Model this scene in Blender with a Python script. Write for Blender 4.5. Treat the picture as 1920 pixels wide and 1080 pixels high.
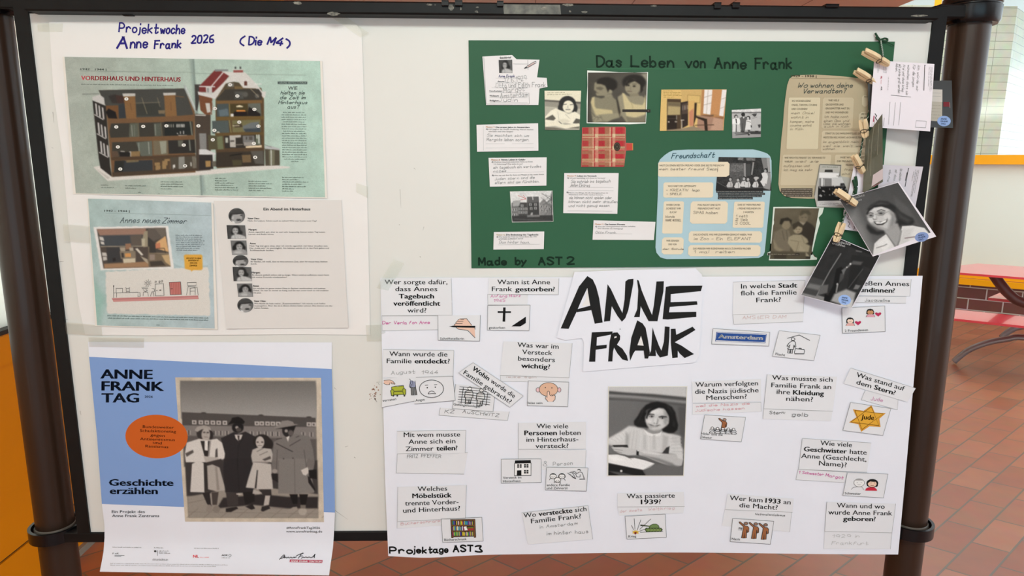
import bpy, math, random
import numpy as np
from mathutils import Vector, Matrix

random.seed(7)
SC = bpy.context.scene
COL = SC.collection
for _o in list(bpy.data.objects):
    bpy.data.objects.remove(_o)

# ------------------------------------------------------------------ camera
F = 1250.0                                  # focal length in photo pixels (1920 wide)
CAM = np.array([.0253, -1.3293, 1.600])
_p, _y, _r = .1823, .0195, .0058
_w = np.array([math.sin(_y) * math.cos(_p), math.cos(_y) * math.cos(_p), -math.sin(_p)])
_ri = np.array([math.cos(_y), -math.sin(_y), 0.])
_up = np.cross(_ri, _w)
RI = _ri * math.cos(_r) + _up * math.sin(_r)
UP = -_ri * math.sin(_r) + _up * math.cos(_r)
WD = _w
cam_d = bpy.data.cameras.new('camera')
cam_d.sensor_width = 36.0
cam_d.lens = F / 1920 * 36
cam_d.clip_start = .01
cam = bpy.data.objects.new('camera', cam_d)
COL.objects.link(cam)
cam.matrix_world = Matrix(((RI[0], UP[0], -WD[0], CAM[0]), (RI[1], UP[1], -WD[1], CAM[1]),
                           (RI[2], UP[2], -WD[2], CAM[2]), (0, 0, 0, 1)))
SC.camera = cam

# ------------------------------------------------------------------ light, sky, exposure
world = bpy.data.worlds.new('daylight')
SC.world = world
world.use_nodes = True
_bg = world.node_tree.nodes['Background']
_bg.inputs[0].default_value = (.86, .95, 1.0, 1)
_bg.inputs[1].default_value = 2.5

def area(name, loc, target, sx, sy, power, color):
    d = bpy.data.lights.new(name, 'AREA')
    d.shape = 'RECTANGLE'; d.size = sx; d.size_y = sy; d.energy = power; d.color = color
    o = bpy.data.objects.new(name, d)
    COL.objects.link(o)
    o.location = loc
    o.rotation_euler = (Vector(target) - Vector(loc)).to_track_quat('-Z', 'Y').to_euler()
    return o
area('hall_ceiling_light', (.2, -1.95, 2.82), (.1, 0, 1.3), 1.5, .35, 39.5, (.90, 1, .93))
area('board_fill_light', (.6, -4.6, 1.2), (0, 0, .9), 3.4, 1.8, 38, (.50, .82, 1.0))  # cool fill added behind the camera for the board; no window stands there

SC.view_settings.view_transform = 'Standard'
SC.view_settings.look = 'None'
SC.view_settings.gamma = 1
SC.view_settings.use_curve_mapping = False
SC.view_settings.exposure = 0.0

# ------------------------------------------------------------------ helpers: photo pixel -> place in the world
def ray(x, y):
    return WD + RI * ((x - 960) / F) + UP * ((540 - y) / F)

def on_board(x, y, off):
    d = ray(x, y)
    return CAM + d * ((-off - CAM[1]) / d[1])

def on_level(x, y, z):
    d = ray(x, y)
    return CAM + d * ((z - CAM[2]) / d[2])

def on_plane(x, y, P, n):
    d = ray(x, y); P = np.array(P); n = np.array(n)
    return CAM + d * (((P - CAM) @ n) / (d @ n))

def pp(s, ox=0., oy=0., k=1.):
    return [(ox + float(a.split(',')[0]) / k, oy + float(a.split(',')[1]) / k) for a in s.split()]

def rgb(c):
    if isinstance(c, int): return (c, c, c)
    if isinstance(c, str):
        c = c.lstrip('#')
        return tuple(int(c[i:i + 2], 16) for i in (0, 2, 4))
    return tuple(c)

def lin1(v):
    v /= 255.
    return v / 12.92 if v <= .04045 else ((v + .055) / 1.055) ** 2.4

def lin(c): return tuple(lin1(v) for v in rgb(c))

GAIN = .87                                   # light reaching the board: seen colour = ink colour * GAIN
def ink(c): return tuple(min(.92, v / GAIN) for v in lin(c))

# ------------------------------------------------------------------ materials
MATS = {}
def mat(name, col, rough=.6, metal=0., spec=.5, noise=0., nscale=20., bump=0., bscale=60., coat=0., col2=None):
    if name in MATS: return MATS[name]
    m = bpy.data.materials.new(name); m.use_nodes = True
    nt = m.node_tree; b = nt.nodes['Principled BSDF']
    b.inputs['Base Color'].default_value = (*col, 1)
    b.inputs['Roughness'].default_value = rough
    b.inputs['Metallic'].default_value = metal
    b.inputs['Specular IOR Level'].default_value = spec
    b.inputs['Coat Weight'].default_value = coat
    tc = nt.nodes.new('ShaderNodeTexCoord')
    if noise or col2:
        n = nt.nodes.new('ShaderNodeTexNoise'); n.inputs['Scale'].default_value = nscale; n.inputs['Detail'].default_value = 5
        nt.links.new(tc.outputs['Object'], n.inputs['Vector'])
        r = nt.nodes.new('ShaderNodeValToRGB')
        c2 = col2 or tuple(v * (1 - noise) for v in col)
        r.color_ramp.elements[0].color = (*c2, 1); r.color_ramp.elements[1].color = (*col, 1)
        r.color_ramp.elements[0].position = .3; r.color_ramp.elements[1].position = .65
        nt.links.new(n.outputs['Fac'], r.inputs['Fac']); nt.links.new(r.outputs['Color'], b.inputs['Base Color'])
    if bump:
        n2 = nt.nodes.new('ShaderNodeTexNoise'); n2.inputs['Scale'].default_value = bscale; n2.inputs['Detail'].default_value = 3
        nt.links.new(tc.outputs['Object'], n2.inputs['Vector'])
        bp = nt.nodes.new('ShaderNodeBump'); bp.inputs['Strength'].default_value = bump; bp.inputs['Distance'].default_value = .01
        nt.links.new(n2.outputs['Fac'], bp.inputs['Height']); nt.links.new(bp.outputs['Normal'], b.inputs['Normal'])
    MATS[name] = m
    return m

def paper_mat(name, col, rough=.55, spec=.25):
    return mat(name, col, rough, spec=spec, noise=.025, nscale=9, bump=.10, bscale=16)

def print_mat():
    if 'printed ink' in MATS: return MATS['printed ink']
    m = bpy.data.materials.new('printed ink'); m.use_nodes = True
    nt = m.node_tree; b = nt.nodes['Principled BSDF']
    a = nt.nodes.new('ShaderNodeAttribute'); a.attribute_name = 'Col'
    nt.links.new(a.outputs['Color'], b.inputs['Base Color'])
    b.inputs['Roughness'].default_value = .5; b.inputs['Specular IOR Level'].default_value = .08
    MATS['printed ink'] = m
    return m

# ------------------------------------------------------------------ objects
def tag(o, label=None, cat=None, group=None, kind=None):
    if label: o['label'] = label
    if cat: o['category'] = cat
    if group: o['group'] = group
    if kind: o['kind'] = kind
    return o

def empty(name, loc=(0, 0, 0)):
    o = bpy.data.objects.new(name, None); COL.objects.link(o)
    o.location = tuple(float(v) for v in loc); o.empty_display_size = .02
    return o

def mesh_obj(name, verts, faces, material, parent=None, smooth=False, cols=None, colmode='CORNER', solid=0.):
    me = bpy.data.meshes.new(name)
    verts = [tuple(float(a) for a in v) for v in verts]
    if parent is not None:
        L = parent.location
        verts = [(v[0] - L[0], v[1] - L[1], v[2] - L[2]) for v in verts]
    me.from_pydata(verts, [], [tuple(f) for f in faces])
    if cols is not None:
        at = me.color_attributes.new('Col', 'FLOAT_COLOR', colmode)
        buf = np.ones((len(at.data), 4), np.float32)
        buf[:, :3] = np.asarray(cols, np.float32)
        at.data.foreach_set('color', buf.ravel())
    if material: me.materials.append(material)
    if smooth: me.polygons.foreach_set('use_smooth', [True] * len(me.polygons))
    me.update()
    o = bpy.data.objects.new(name, me); COL.objects.link(o)
    if parent is not None: o.parent = parent
    if solid:
        md = o.modifiers.new('thickness', 'SOLIDIFY'); md.thickness = solid; md.offset = -1
    return o

class MB:
    """collects boxes, tubes and lathes into one mesh"""
    def __init__(s): s.v = []; s.f = []
    def add(s, v, f):
        n = len(s.v); s.v += [tuple(a) for a in v]; s.f += [tuple(i + n for i in q) for q in f]; return s
    def box(s, x0, x1, y0, y1, z0, z1, M=None):
        v = [(x, y, z) for x in (x0, x1) for y in (y0, y1) for z in (z0, z1)]
        if M is not None: v = [tuple(M @ Vector(a)) for a in v]
        return s.add(v, [(0, 1, 3, 2), (4, 6, 7, 5), (0, 4, 5, 1), (2, 3, 7, 6), (0, 2, 6, 4), (1, 5, 7, 3)])
    def bbox(s, x0, x1, y0, y1, z0, z1, b=.003, M=None):
        """box with chamfered edges: three nested rings"""
        def ring(z, i): return [(x0 + i, y0 + i, z), (x1 - i, y0 + i, z), (x1 - i, y1 - i, z), (x0 + i, y1 - i, z)]
        v = ring(z0, b) + ring(z0 + b, 0) + ring(z1 - b, 0) + ring(z1, b)
        if M is not None: v = [tuple(M @ Vector(a)) for a in v]
        f = [(3, 2, 1, 0), (12, 13, 14, 15)]
        for k in range(3):
            for i in range(4): f.append((k * 4 + i, k * 4 + (i + 1) % 4, k * 4 + 4 + (i + 1) % 4, k * 4 + 4 + i))
        return s.add(v, f)
    def lathe(s, prof, cx, cy, n=40, axis='z', caps=True):
        v = []; f = []
        for r, z in prof:
            for i in range(n):
                a = 2 * math.pi * i / n
                v.append((cx + r * math.cos(a), cy + r * math.sin(a), z))
        for k in range(len(prof) - 1):
            for i in range(n): f.append((k * n + i, k * n + (i + 1) % n, (k + 1) * n + (i + 1) % n, (k + 1) * n + i))
        if caps:
            f.append(tuple(range(n - 1, -1, -1))); f.append(tuple((len(prof) - 1) * n + i for i in range(n)))
        return s.add(v, f)
    def tube(s, pts, r, n=10, flat=1.):
        pts = [np.array(p, float) for p in pts]; v = []; f = []
        up = np.array([0, 0, 1.])
        for k, p in enumerate(pts):
            t = pts[min(k + 1, len(pts) - 1)] - pts[max(k - 1, 0)]; t /= np.linalg.norm(t) + 1e-12
            a = np.cross(t, up)
            if np.linalg.norm(a) < 1e-3: a = np.cross(t, np.array([0, 1., 0]))
            a /= np.linalg.norm(a); b = np.cross(a, t)
            rr = r[k] if isinstance(r, (list, tuple)) else r
            for i in range(n):
                q = 2 * math.pi * i / n
                v.append(p + a * rr * math.cos(q) + b * rr * flat * math.sin(q))
        for k in range(len(pts) - 1):
            for i in range(n): f.append((k * n + i, k * n + (i + 1) % n, (k + 1) * n + (i + 1) % n, (k + 1) * n + i))
        f.append(tuple(range(n - 1, -1, -1))); f.append(tuple((len(pts) - 1) * n + i for i in range(n)))
        return s.add(v, f)
    def prism(s, outline, z0, z1):
        n = len(outline)
        v = [(x, y, z0) for x, y in outline] + [(x, y, z1) for x, y in outline]
        f = [tuple(range(n - 1, -1, -1)), tuple(range(n, 2 * n))]
        for i in range(n): f.append((i, (i + 1) % n, n + (i + 1) % n, n + i))
        return s.add(v, f)
    def build(s, name, material, parent=None, smooth=False):
        return mesh_obj(name, s.v, s.f, material, parent, smooth)

def smooth_angle(o, deg=40):
    for p in o.data.polygons: p.use_smooth = True
    try:
        o.data.set_sharp_from_angle(angle=math.radians(deg))
    except Exception: pass
    return o

def sstep(a, b, x):
    t = min(1., max(0., (x - a) / (b - a)))
    return t * t * (3 - 2 * t)

def cat_rom(pts, n=6, closed=False):
    pts = [np.array(p, float) for p in pts]; out = []
    m = len(pts)
    rng = range(m if closed else m - 1)
    for i in rng:
        p1, p2 = pts[i], pts[(i + 1) % m]
        p0 = pts[i - 1] if (closed or i > 0) else p1
        p3 = pts[(i + 2) % m] if (closed or i + 2 < m) else p2
        for k in range(n):
            t = k / n
            out.append(.5 * (2 * p1 + (p2 - p0) * t + (2 * p0 - 5 * p1 + 4 * p2 - p3) * t * t + (3 * p1 - p0 - 3 * p2 + p3) * t ** 3))
    if not closed: out.append(pts[-1])
    return [tuple(q) for q in out]

# ------------------------------------------------------------------ paper: a sheet knows how far it stands off the board at each point
def flat(h): return lambda x, y: h

class Sheet:
    def __init__(s, name, label, cat, outline, off, material, group=None, nu=8, nv=6, wav=.0004, lifts=(), thick=0, base=None):
        """outline: 4 corners (TL TR BR BL) -> a grid; more points -> a cut-out. off: stand-off above the base sheet (m)"""
        s.pts = outline
        s.seed = random.random() * 10
        s.base = base
        s.h = off; s.wav = wav; s.lifts = lifts
        big = max(p[0] for p in outline) - min(p[0] for p in outline) > 200
        s.kx, s.ky = (.011, .013) if big else (.045, .07)
        cx = sum(p[0] for p in outline) / len(outline); cy = sum(p[1] for p in outline) / len(outline)
        s.cx, s.cy = cx, cy
        if len(outline) == 4:
            v = []; f = []
            tl, tr, br, bl = [np.array(p, float) for p in outline]
            for j in range(nv + 1):
                for i in range(nu + 1):
                    a, b = i / nu, j / nv
                    q = tl * (1 - a) * (1 - b) + tr * a * (1 - b) + br * a * b + bl * (1 - a) * b
                    v.append(on_board(q[0], q[1], s.off(*q)))
            for j in range(nv):
                for i in range(nu):
                    k = j * (nu + 1) + i
                    f.append((k, k + nu + 1, k + nu + 2, k + 1))
        else:
            v, f = s.cut_grid(outline, nu, nv)
        L = on_board(cx, cy, s.off(cx, cy))
        me_v = [tuple(np.array(q) - L) for q in v]
        s.o = mesh_obj(name, me_v, f, material, None, True, solid=thick)
        s.o.location = tuple(float(a) for a in L)
        tag(s.o, label, cat, group)
        s.k = 0
    def cut_grid(s, outline, nu, nv):
        """a cut-out: rows of a fan between the outline and its centre keep it bendable"""
        n = len(outline); v = []; f = []
        rings = 4
        for r in range(rings):
            t = 1 - r / rings
            for x, y in outline:
                q = (s.cx + (x - s.cx) * t, s.cy + (y - s.cy) * t)
                v.append(on_board(q[0], q[1], s.off(*q)))
        v.append(on_board(s.cx, s.cy, s.off(s.cx, s.cy)))
        for r in range(rings - 1):
            for i in range(n):
                f.append((r * n + i, (r + 1) * n + i, (r + 1) * n + (i + 1) % n, r * n + (i + 1) % n))
        for i in range(n): f.append(((rings - 1) * n + i, len(v) - 1, (rings - 1) * n + (i + 1) % n))
        return v, f
    def off(s, x, y):
        h = s.h(x, y) if callable(s.h) else s.h
        if s.base: h += s.base.off(x, y)
        if s.wav:
            h += s.wav * (1 + math.sin(x * s.kx + s.seed * 3) * math.cos(y * s.ky + s.seed * 5)) 
        for lx, ly, r, hh in s.lifts:
            h += hh * math.exp(-((x - lx) ** 2 + (y - ly) ** 2) / (r * r))
        return h

EPS0, EPS = .00035, .000016
class Art:
    """printed or written marks on a sheet, given in photo pixels, laid on the sheet's own surface"""
    def __init__(s, sheet, name):
        s.sh = sheet; s.name = name; s.v = []; s.f = []; s.c = []; s.n = 0
    def _push(s, pts, faces, col, step=True):
        if step: s.n += 1
        h = EPS0 + EPS * (s.sh.k + s.n)
        b = len(s.v)
        for x, y in pts: s.v.append(on_board(x, y, s.sh.off(x, y) + h))
        for q in faces:
            s.f.append(tuple(i + b for i in q)); s.c += [ink(col)] * len(q)
    def poly(s, pts, col):
        a = sum(pts[i][0] * pts[(i + 1) % len(pts)][1] - pts[(i + 1) % len(pts)][0] * pts[i][1] for i in range(len(pts)))
        if a > 0: pts = pts[::-1]
        s._push(pts, [tuple(range(len(pts)))], col); return s
    def rect(s, x0, y0, x1, y1, col): return s.poly([(x0, y0), (x1, y0), (x1, y1), (x0, y1)], col)
    def ell(s, cx, cy, rx, ry, col, n=20, rot=0.):
        c, d = math.cos(rot), math.sin(rot)
        return s.poly([(cx + rx * math.cos(a) * c - ry * math.sin(a) * d, cy + rx * math.cos(a) * d + ry * math.sin(a) * c)
                       for a in [2 * math.pi * i / n for i in range(n)]], col)
    def arc(s, cx, cy, rx, ry, a0, a1, w, col, n=14):
        return s.line([(cx + rx * math.cos(math.radians(a0 + (a1 - a0) * i / n)), cy + ry * math.sin(math.radians(a0 + (a1 - a0) * i / n))) for i in range(n + 1)], w, col)
    def ring(s, cx, cy, rx, ry, w, col): return s.arc(cx, cy, rx, ry, 0, 360, w, col, 28)
    def line(s, pts, w, col, closed=False, step=True):
        if closed: pts = list(pts) + [pts[0]]
        s.n += 1 if step else 0
        n = len(pts); L = []; R = []
        for i, (x, y) in enumerate(pts):
            ax, ay = pts[max(i - 1, 0)]; bx, by = pts[min(i + 1, n - 1)]
            if closed and i in (0, n - 1): ax, ay = pts[-2]; bx, by = pts[1]
            dx, dy = bx - ax, by - ay
            l = math.hypot(dx, dy) or 1.
            m = 1.
            if 0 < i < n - 1:
                l1 = math.hypot(x - ax, y - ay) or 1.; l2 = math.hypot(bx - x, by - y) or 1.
                cs = ((x - ax) * (bx - x) + (y - ay) * (by - y)) / (l1 * l2)
                m = min(1.8, 1 / max(.35, math.sqrt(max(0., (1 + cs) / 2))))
            nx, ny = -dy / l * w / 2 * m, dx / l * w / 2 * m
            e = .3 * w if i == 0 else (-.3 * w if i == n - 1 else 0)
            ex, ey = -dx / l * e, -dy / l * e
            L.append((x + nx + ex, y + ny + ey)); R.append((x - nx + ex, y - ny + ey))
        s._push(L + R, [(i, i + 1, n + i + 1, n + i) for i in range(n - 1)], col, step=False); return s
    def build(s, material=None):
        if not s.v: return None
        o = mesh_obj(s.name, s.v, s.f, material or print_mat(), s.sh.o, False, s.c)
        s.sh.k += s.n
        return o
    # ---- type set in the built-in sans, fitted between two baseline points; *...* is bold
    def text(s, t, x0, y0, x1, y1, h, col=25, bold=False, shear=0.):
        V, Fc, W = set_type(t, bold, shear)
        if not V: return s
        dx, dy = (x1 - x0) / W, (y1 - y0) / W
        l = math.hypot(x1 - x0, y1 - y0); ux, uy = (y1 - y0) / l * h / CAP, -(x1 - x0) / l * h / CAP
        s._push([(x0 + a * dx + b * ux, y0 + a * dy + b * uy) for a, b in V], [q[::-1] for q in Fc] if False else Fc, col)
        return s
    def textw(s, t, x0, y0, h, col=25, bold=False, wide=1., slope=0., shear=0.):
        V, Fc, W = set_type(t, bold, shear)
        w = W * h / CAP * wide
        return s.text(t, x0, y0, x0 + w, y0 + slope * w, h, col, bold, shear)
    # ---- handwriting from single pen strokes
    def hand(s, t, x0, y0, x1, y1, h, w, col, jit=.25, shear=0.):
        cur = 0.; strokes = []
        for ch in t:
            if ch == ' ': cur += 3.2; continue
            g, dots = GL.get(ch, (None, None)) if ch in GL else (GL.get(ch.lower(), ([], []))[0], [])
            mx = 0; r = random.Random(len(strokes) * 31 + ord(ch))
            ox, oy = r.uniform(-1, 1) * jit * .6, r.uniform(-1, 1) * jit * .8
            for st in (g or []):
                q = [(cur + a + ox + r.uniform(-1, 1) * jit * .5 + shear * (b - 2), b - 2 + oy + r.uniform(-1, 1) * jit * .5) for a, b in st]
                mx = max([mx] + [a for a, b in st]); strokes.append(chaikin(q))
            cur += mx + 1.5
        W = max(cur - 1.5, 1.) + max(0., shear) * 5.
        dx, dy = (x1 - x0) / W, (y1 - y0) / W
        l = math.hypot(x1 - x0, y1 - y0); ux, uy = (y1 - y0) / l * h / 7., -(x1 - x0) / l * h / 7.
        s.n += 1
        for q in strokes:
            s.line([(x0 + a * dx + b * ux, y0 + a * dy + b * uy) for a, b in q], w, col, step=False)
        return s
    # ---- lines too small to read: rows of word-long dashes
    def micro(s, x0, y0, x1, y1, w, col, frac=1., seed=0):
        r = random.Random(int(x0 * 7 + y0 * 13) + seed)
        L = math.hypot(x1 - x0, y1 - y0) * frac; t = 0.
        T = math.hypot(x1 - x0, y1 - y0)
        s.n += 1
        ux, uy = (x1 - x0) / T, (y1 - y0) / T
        pts = []; fs = []
        while t < L:
            e = min(L, t + r.uniform(3, 9))
            while t < e:                     # letter-sized upright ticks
                h = w * r.choice((.9, 1.1, 1.2, 1.7)); q = min(r.uniform(.45, .8), e - t + .2)
                bx, by = x0 + ux * t, y0 + uy * t + w * .6; n = len(pts)
                pts += [(bx, by), (bx + ux * q, by + uy * q), (bx + ux * q + uy * h, by + uy * q - ux * h), (bx + uy * h, by - ux * h)]
                fs.append((n, n + 1, n + 2, n + 3)); t += q + .35
            t = e + 1.3
        if fs: s._push(pts, fs, col, step=False)
        return s

def chaikin(p, it=2):
    for _ in range(it):
        if len(p) < 3: return p
        q = [p[0]]
        for i in range(len(p) - 1):
            a, b = p[i], p[i + 1]
            if i > 0: q.append((a[0] * .75 + b[0] * .25, a[1] * .75 + b[1] * .25))
            if i < len(p) - 2: q.append((a[0] * .25 + b[0] * .75, a[1] * .25 + b[1] * .75))
        q.append(p[-1]); p = q
    return p

_G = '''A 02292942 1535|B 0209 092938372606 063645433202|C 483919070403123243|D 0209 092947442202|E 490909020242 0636|F 49090902 0636
G 483919070403123243 434525|H 0209 4249 0646|I 0209|J 3933221203|K 0209 4906 1642|L 09020242|M 0209092424494942|N 020909424249
O 2919070403123244473929|P 0209 092938473505|Q 2919070403123244473929 2541|R 0209 092938473505 2542|S 483919080726354443321203|T 0949 2922
U 090312324349|V 09222249|W 0912122626323249|X 0942 4902|Y 0926 4912|Z 094949020242|a 3526160503122234 36333242|b 0902 0416263533221203
c 3526160503122233|d 3526160503122233 3932|e 04343526160503122233|f 3829181702 0626|g 3526160503122233 3631201001|h 0902 0416263532
i 0602 0809|j 161100 1819|k 0902 3604 1432|l 0902|m 0602 0415262522 2435464542|n 0602 0416263532|o 261605031222333526|p 0600 0416263533221203
q 3526160503122233 3630|r 0602 04162635|s 352616052433221203|t 1913122233 0636|u 0603122233 3632|v 06222246|w 0612122525323246|x 0632 3602
y 0613 3600|z 063636020232|0 2919070403123244473929|1 07292922|2 08193947020242|3 081939382643321203|4 39040444 3632|5 49090906364543321203
6 3918070403123243352505|7 09494912|8 261708192938372635433212030526|9 473919080615354733|. 0212|, 1200|? 0819393826252524 2223|! 0904 0203
( 29070422|) 09272402|- 0535|: 0203 0506|/ 0239'''
GL = {}
for _ln in _G.replace('\n', '|').split('|'):
    _k, _s = _ln[0], _ln[2:].split()
    GL[_k] = ([[(int(q[i]), int(q[i + 1])) for i in range(0, len(q), 2)] for q in _s], [])
for _u, _b in (('ä', 'a'), ('ö', 'o'), ('ü', 'u')):
    GL[_u] = (GL[_b][0] + [[(1, 8), (1, 8.6)], [(3, 8), (3, 8.6)]], [])
GL['ß'] = ([[(0, 2), (0, 8), (1, 9), (2, 9), (3, 8), (2, 6), (3, 5), (3, 3), (2, 2), (1, 2)]], [])

_TC = {}
def _glyphs(t, bold):
    key = (t, bold)
    if key in _TC: return _TC[key]
    cu = bpy.data.curves.new('type', 'FONT')
    cu.body = t; cu.resolution_u = 2; cu.fill_mode = 'FRONT'
    ob = bpy.data.objects.new('type', cu); COL.objects.link(ob)
    dg = bpy.context.evaluated_depsgraph_get(); dg.update()
    me = bpy.data.meshes.new_from_object(ob.evaluated_get(dg))
    V = [(v.co.x, v.co.y) for v in me.vertices]; Fc = [tuple(p.vertices) for p in me.polygons]
    bpy.data.objects.remove(ob); bpy.data.curves.remove(cu); bpy.data.meshes.remove(me)
    n = len(V); V2 = []; F2 = []              # weight: the outline printed a few times, slightly shifted
    for k, (sx, sy) in enumerate(((-.030, -.006), (.030, .006), (-.010, .008), (.012, -.008)) if bold is True else [(t * .036, ((i % 2) - .5) * .02) for i, t in enumerate((-1, -.6, -.2, .2, .6, 1))] if bold == 2 else ((-.008, 0), (.008, .004))):
        V2 += [(x + sx, y + sy) for x, y in V]; F2 += [tuple(i + k * n for i in f) for f in Fc]
    V, Fc = V2, F2
    _TC[key] = (V, Fc)
    return V, Fc
CAP = max(b for a, b in _glyphs('H', False)[0])
def set_type(t, bold=False, shear=0.):
    V = []; Fc = []; cur = 0.
    for i, seg in enumerate(t.split('*')):
        if not seg: continue
        bd = bold or i % 2 == 1
        lead = len(seg) - len(seg.lstrip()); trail = len(seg) - len(seg.rstrip())
        cur += .27 * lead
        v, f = _glyphs(seg.strip(), bd)
        if v:
            n = len(V); x0 = min(a for a, b in v)
            V += [(a - x0 + cur + shear * b, b) for a, b in v]; Fc += [tuple(k + n for k in q) for q in f]
            cur += max(a for a, b in v) - x0 + .05
        cur += .27 * trail
    return V, Fc, max(cur - .05, .01)

# ------------------------------------------------------------------ printed photographs: tones laid down on a fine grid
def cover(X, Y, op):
    k = op[0]
    if k == 'p':
        pts = op[1]; soft = op[3] if len(op) > 3 else .8
        ins = np.zeros(X.shape, bool); d = np.full(X.shape, 1e9)
        n = len(pts)
        for i in range(n):
            x0, y0 = pts[i]; x1, y1 = pts[(i + 1) % n]
            c = ((y0 > Y) != (y1 > Y))
            with np.errstate(divide='ignore', invalid='ignore'):
                xi = (x1 - x0) * (Y - y0) / ((y1 - y0) if y1 != y0 else 1e-9) + x0
            ins ^= c & (X < xi)
            t = np.clip(((X - x0) * (x1 - x0) + (Y - y0) * (y1 - y0)) / ((x1 - x0) ** 2 + (y1 - y0) ** 2 + 1e-9), 0, 1)
            d = np.minimum(d, np.hypot(X - x0 - t * (x1 - x0), Y - y0 - t * (y1 - y0)))
        sd = np.where(ins, -d, d)
        return np.clip(.5 - sd / soft, 0, 1)
    if k == 'e':
        _, cx, cy, rx, ry = op[:5]; soft = op[6] if len(op) > 6 else .8; rot = op[7] if len(op) > 7 else 0.
        c, s_ = math.cos(rot), math.sin(rot)
        u = ((X - cx) * c + (Y - cy) * s_) / rx; w = (-(X - cx) * s_ + (Y - cy) * c) / ry
        r = np.hypot(u, w)
        return np.clip(.5 - (r - 1) * min(rx, ry) / soft, 0, 1)
    if k == 'l':
        pts, wd = op[1], op[2]; soft = op[4] if len(op) > 4 else .8
        d = np.full(X.shape, 1e9)
        for (x0, y0), (x1, y1) in zip(pts[:-1], pts[1:]):
            t = np.clip(((X - x0) * (x1 - x0) + (Y - y0) * (y1 - y0)) / ((x1 - x0) ** 2 + (y1 - y0) ** 2 + 1e-9), 0, 1)
            d = np.minimum(d, np.hypot(X - x0 - t * (x1 - x0), Y - y0 - t * (y1 - y0)))
        return np.clip(.5 - (d - wd / 2) / soft, 0, 1)

def picture(sheet, quad, ops, step=1.0, name='printed_photo', grain=.018):
    tl, tr, br, bl = [np.array(p, float) for p in quad]
    w = max(np.linalg.norm(tr - tl), np.linalg.norm(br - bl)); h = max(np.linalg.norm(bl - tl), np.linalg.norm(br - tr))
    nu, nv = max(2, int(w / step)), max(2, int(h / step))
    A, B = np.meshgrid(np.linspace(0, 1, nu + 1), np.linspace(0, 1, nv + 1))
    q = [tl[i] * (1 - A) * (1 - B) + tr[i] * A * (1 - B) + br[i] * A * B + bl[i] * (1 - A) * B for i in (0, 1)]
    X, Y = q
    C = np.zeros(X.shape + (3,))
    rs = np.random.RandomState(int(quad[0][0] * 3 + quad[0][1]))
    for op in ops:
        if op[0] == 'f': C[:] = rgb(op[1])
        elif op[0] == 'g':
            _, x0, y0, c0, x1, y1, c1 = op
            t = np.clip(((X - x0) * (x1 - x0) + (Y - y0) * (y1 - y0)) / ((x1 - x0) ** 2 + (y1 - y0) ** 2), 0, 1)[..., None]
            C[:] = np.array(rgb(c0)) * (1 - t) + np.array(rgb(c1)) * t
        elif op[0] == 'b':
            for _ in range(op[1]):
                Pd = np.pad(C, ((1, 1), (1, 1), (0, 0)), 'edge')
                C = (Pd[:-2, 1:-1] + Pd[2:, 1:-1] + 2 * Pd[1:-1, 1:-1]) / 4
                Pd = np.pad(C, ((1, 1), (1, 1), (0, 0)), 'edge')
                C = (Pd[1:-1, :-2] + Pd[1:-1, 2:] + 2 * Pd[1:-1, 1:-1]) / 4
        elif op[0] == 'n':
            lo = rs.rand(int(nv / op[2]) + 3, int(nu / op[2]) + 3)
            yi = np.linspace(0, lo.shape[0] - 1.01, nv + 1); xi = np.linspace(0, lo.shape[1] - 1.01, nu + 1)
            y0 = yi.astype(int); x0 = xi.astype(int); fy = (yi - y0)[:, None]; fx = (xi - x0)[None]
            m = lo[y0][:, x0] * (1 - fy) * (1 - fx) + lo[y0 + 1][:, x0] * fy * (1 - fx) + lo[y0][:, x0 + 1] * (1 - fy) * fx + lo[y0 + 1][:, x0 + 1] * fy * fx
            C *= (1 + op[1] * (m - .5) * 2)[..., None]
        else:
            a = cover(X, Y, op)[..., None]
            col = op[2] if op[0] == 'p' else (op[5] if op[0] == 'e' else op[3])
            C = C * (1 - a) + np.array(rgb(col), float) * a
    if grain: C *= (1 + grain * rs.randn(nv + 1, nu + 1))[..., None]
    C = np.clip(C, 0, 255) / 255.
    LN = np.where(C <= .04045, C / 12.92, ((C + .055) / 1.055) ** 2.4) / GAIN
    LN = np.clip(LN, 0, .92)
    sheet.k += 1
    e = EPS0 + EPS * sheet.k
    # rays for all grid points at once
    D = WD[None, None] + RI[None, None] * ((X - 960) / F)[..., None] + UP[None, None] * ((540 - Y) / F)[..., None]
    off = np.vectorize(sheet.off)(X, Y) + e
    P = CAM + D * ((-off - CAM[1]) / D[..., 1])[..., None]
    v = (P - np.array(sheet.o.location)).reshape(-1, 3)
    me = bpy.data.meshes.new(name)
    idx = np.arange((nu + 1) * (nv + 1)).reshape(nv + 1, nu + 1)
    f = np.stack([idx[:-1, :-1], idx[1:, :-1], idx[1:, 1:], idx[:-1, 1:]], -1).reshape(-1, 4)
    me.vertices.add(len(v)); me.vertices.foreach_set('co', v.astype(np.float32).ravel())
    me.loops.add(f.size); me.loops.foreach_set('vertex_index', f.ravel().astype(np.int32))
    me.polygons.add(len(f)); me.polygons.foreach_set('loop_start', np.arange(0, f.size, 4, dtype=np.int32))
    me.update(calc_edges=True)
    at = me.color_attributes.new('Col', 'FLOAT_COLOR', 'POINT')
    buf = np.ones((len(v), 4), np.float32); buf[:, :3] = LN.reshape(-1, 3)
    at.data.foreach_set('color', buf.ravel())
    me.materials.append(print_mat())
    o = bpy.data.objects.new(name, me); COL.objects.link(o); o.parent = sheet.o
    return o

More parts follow.
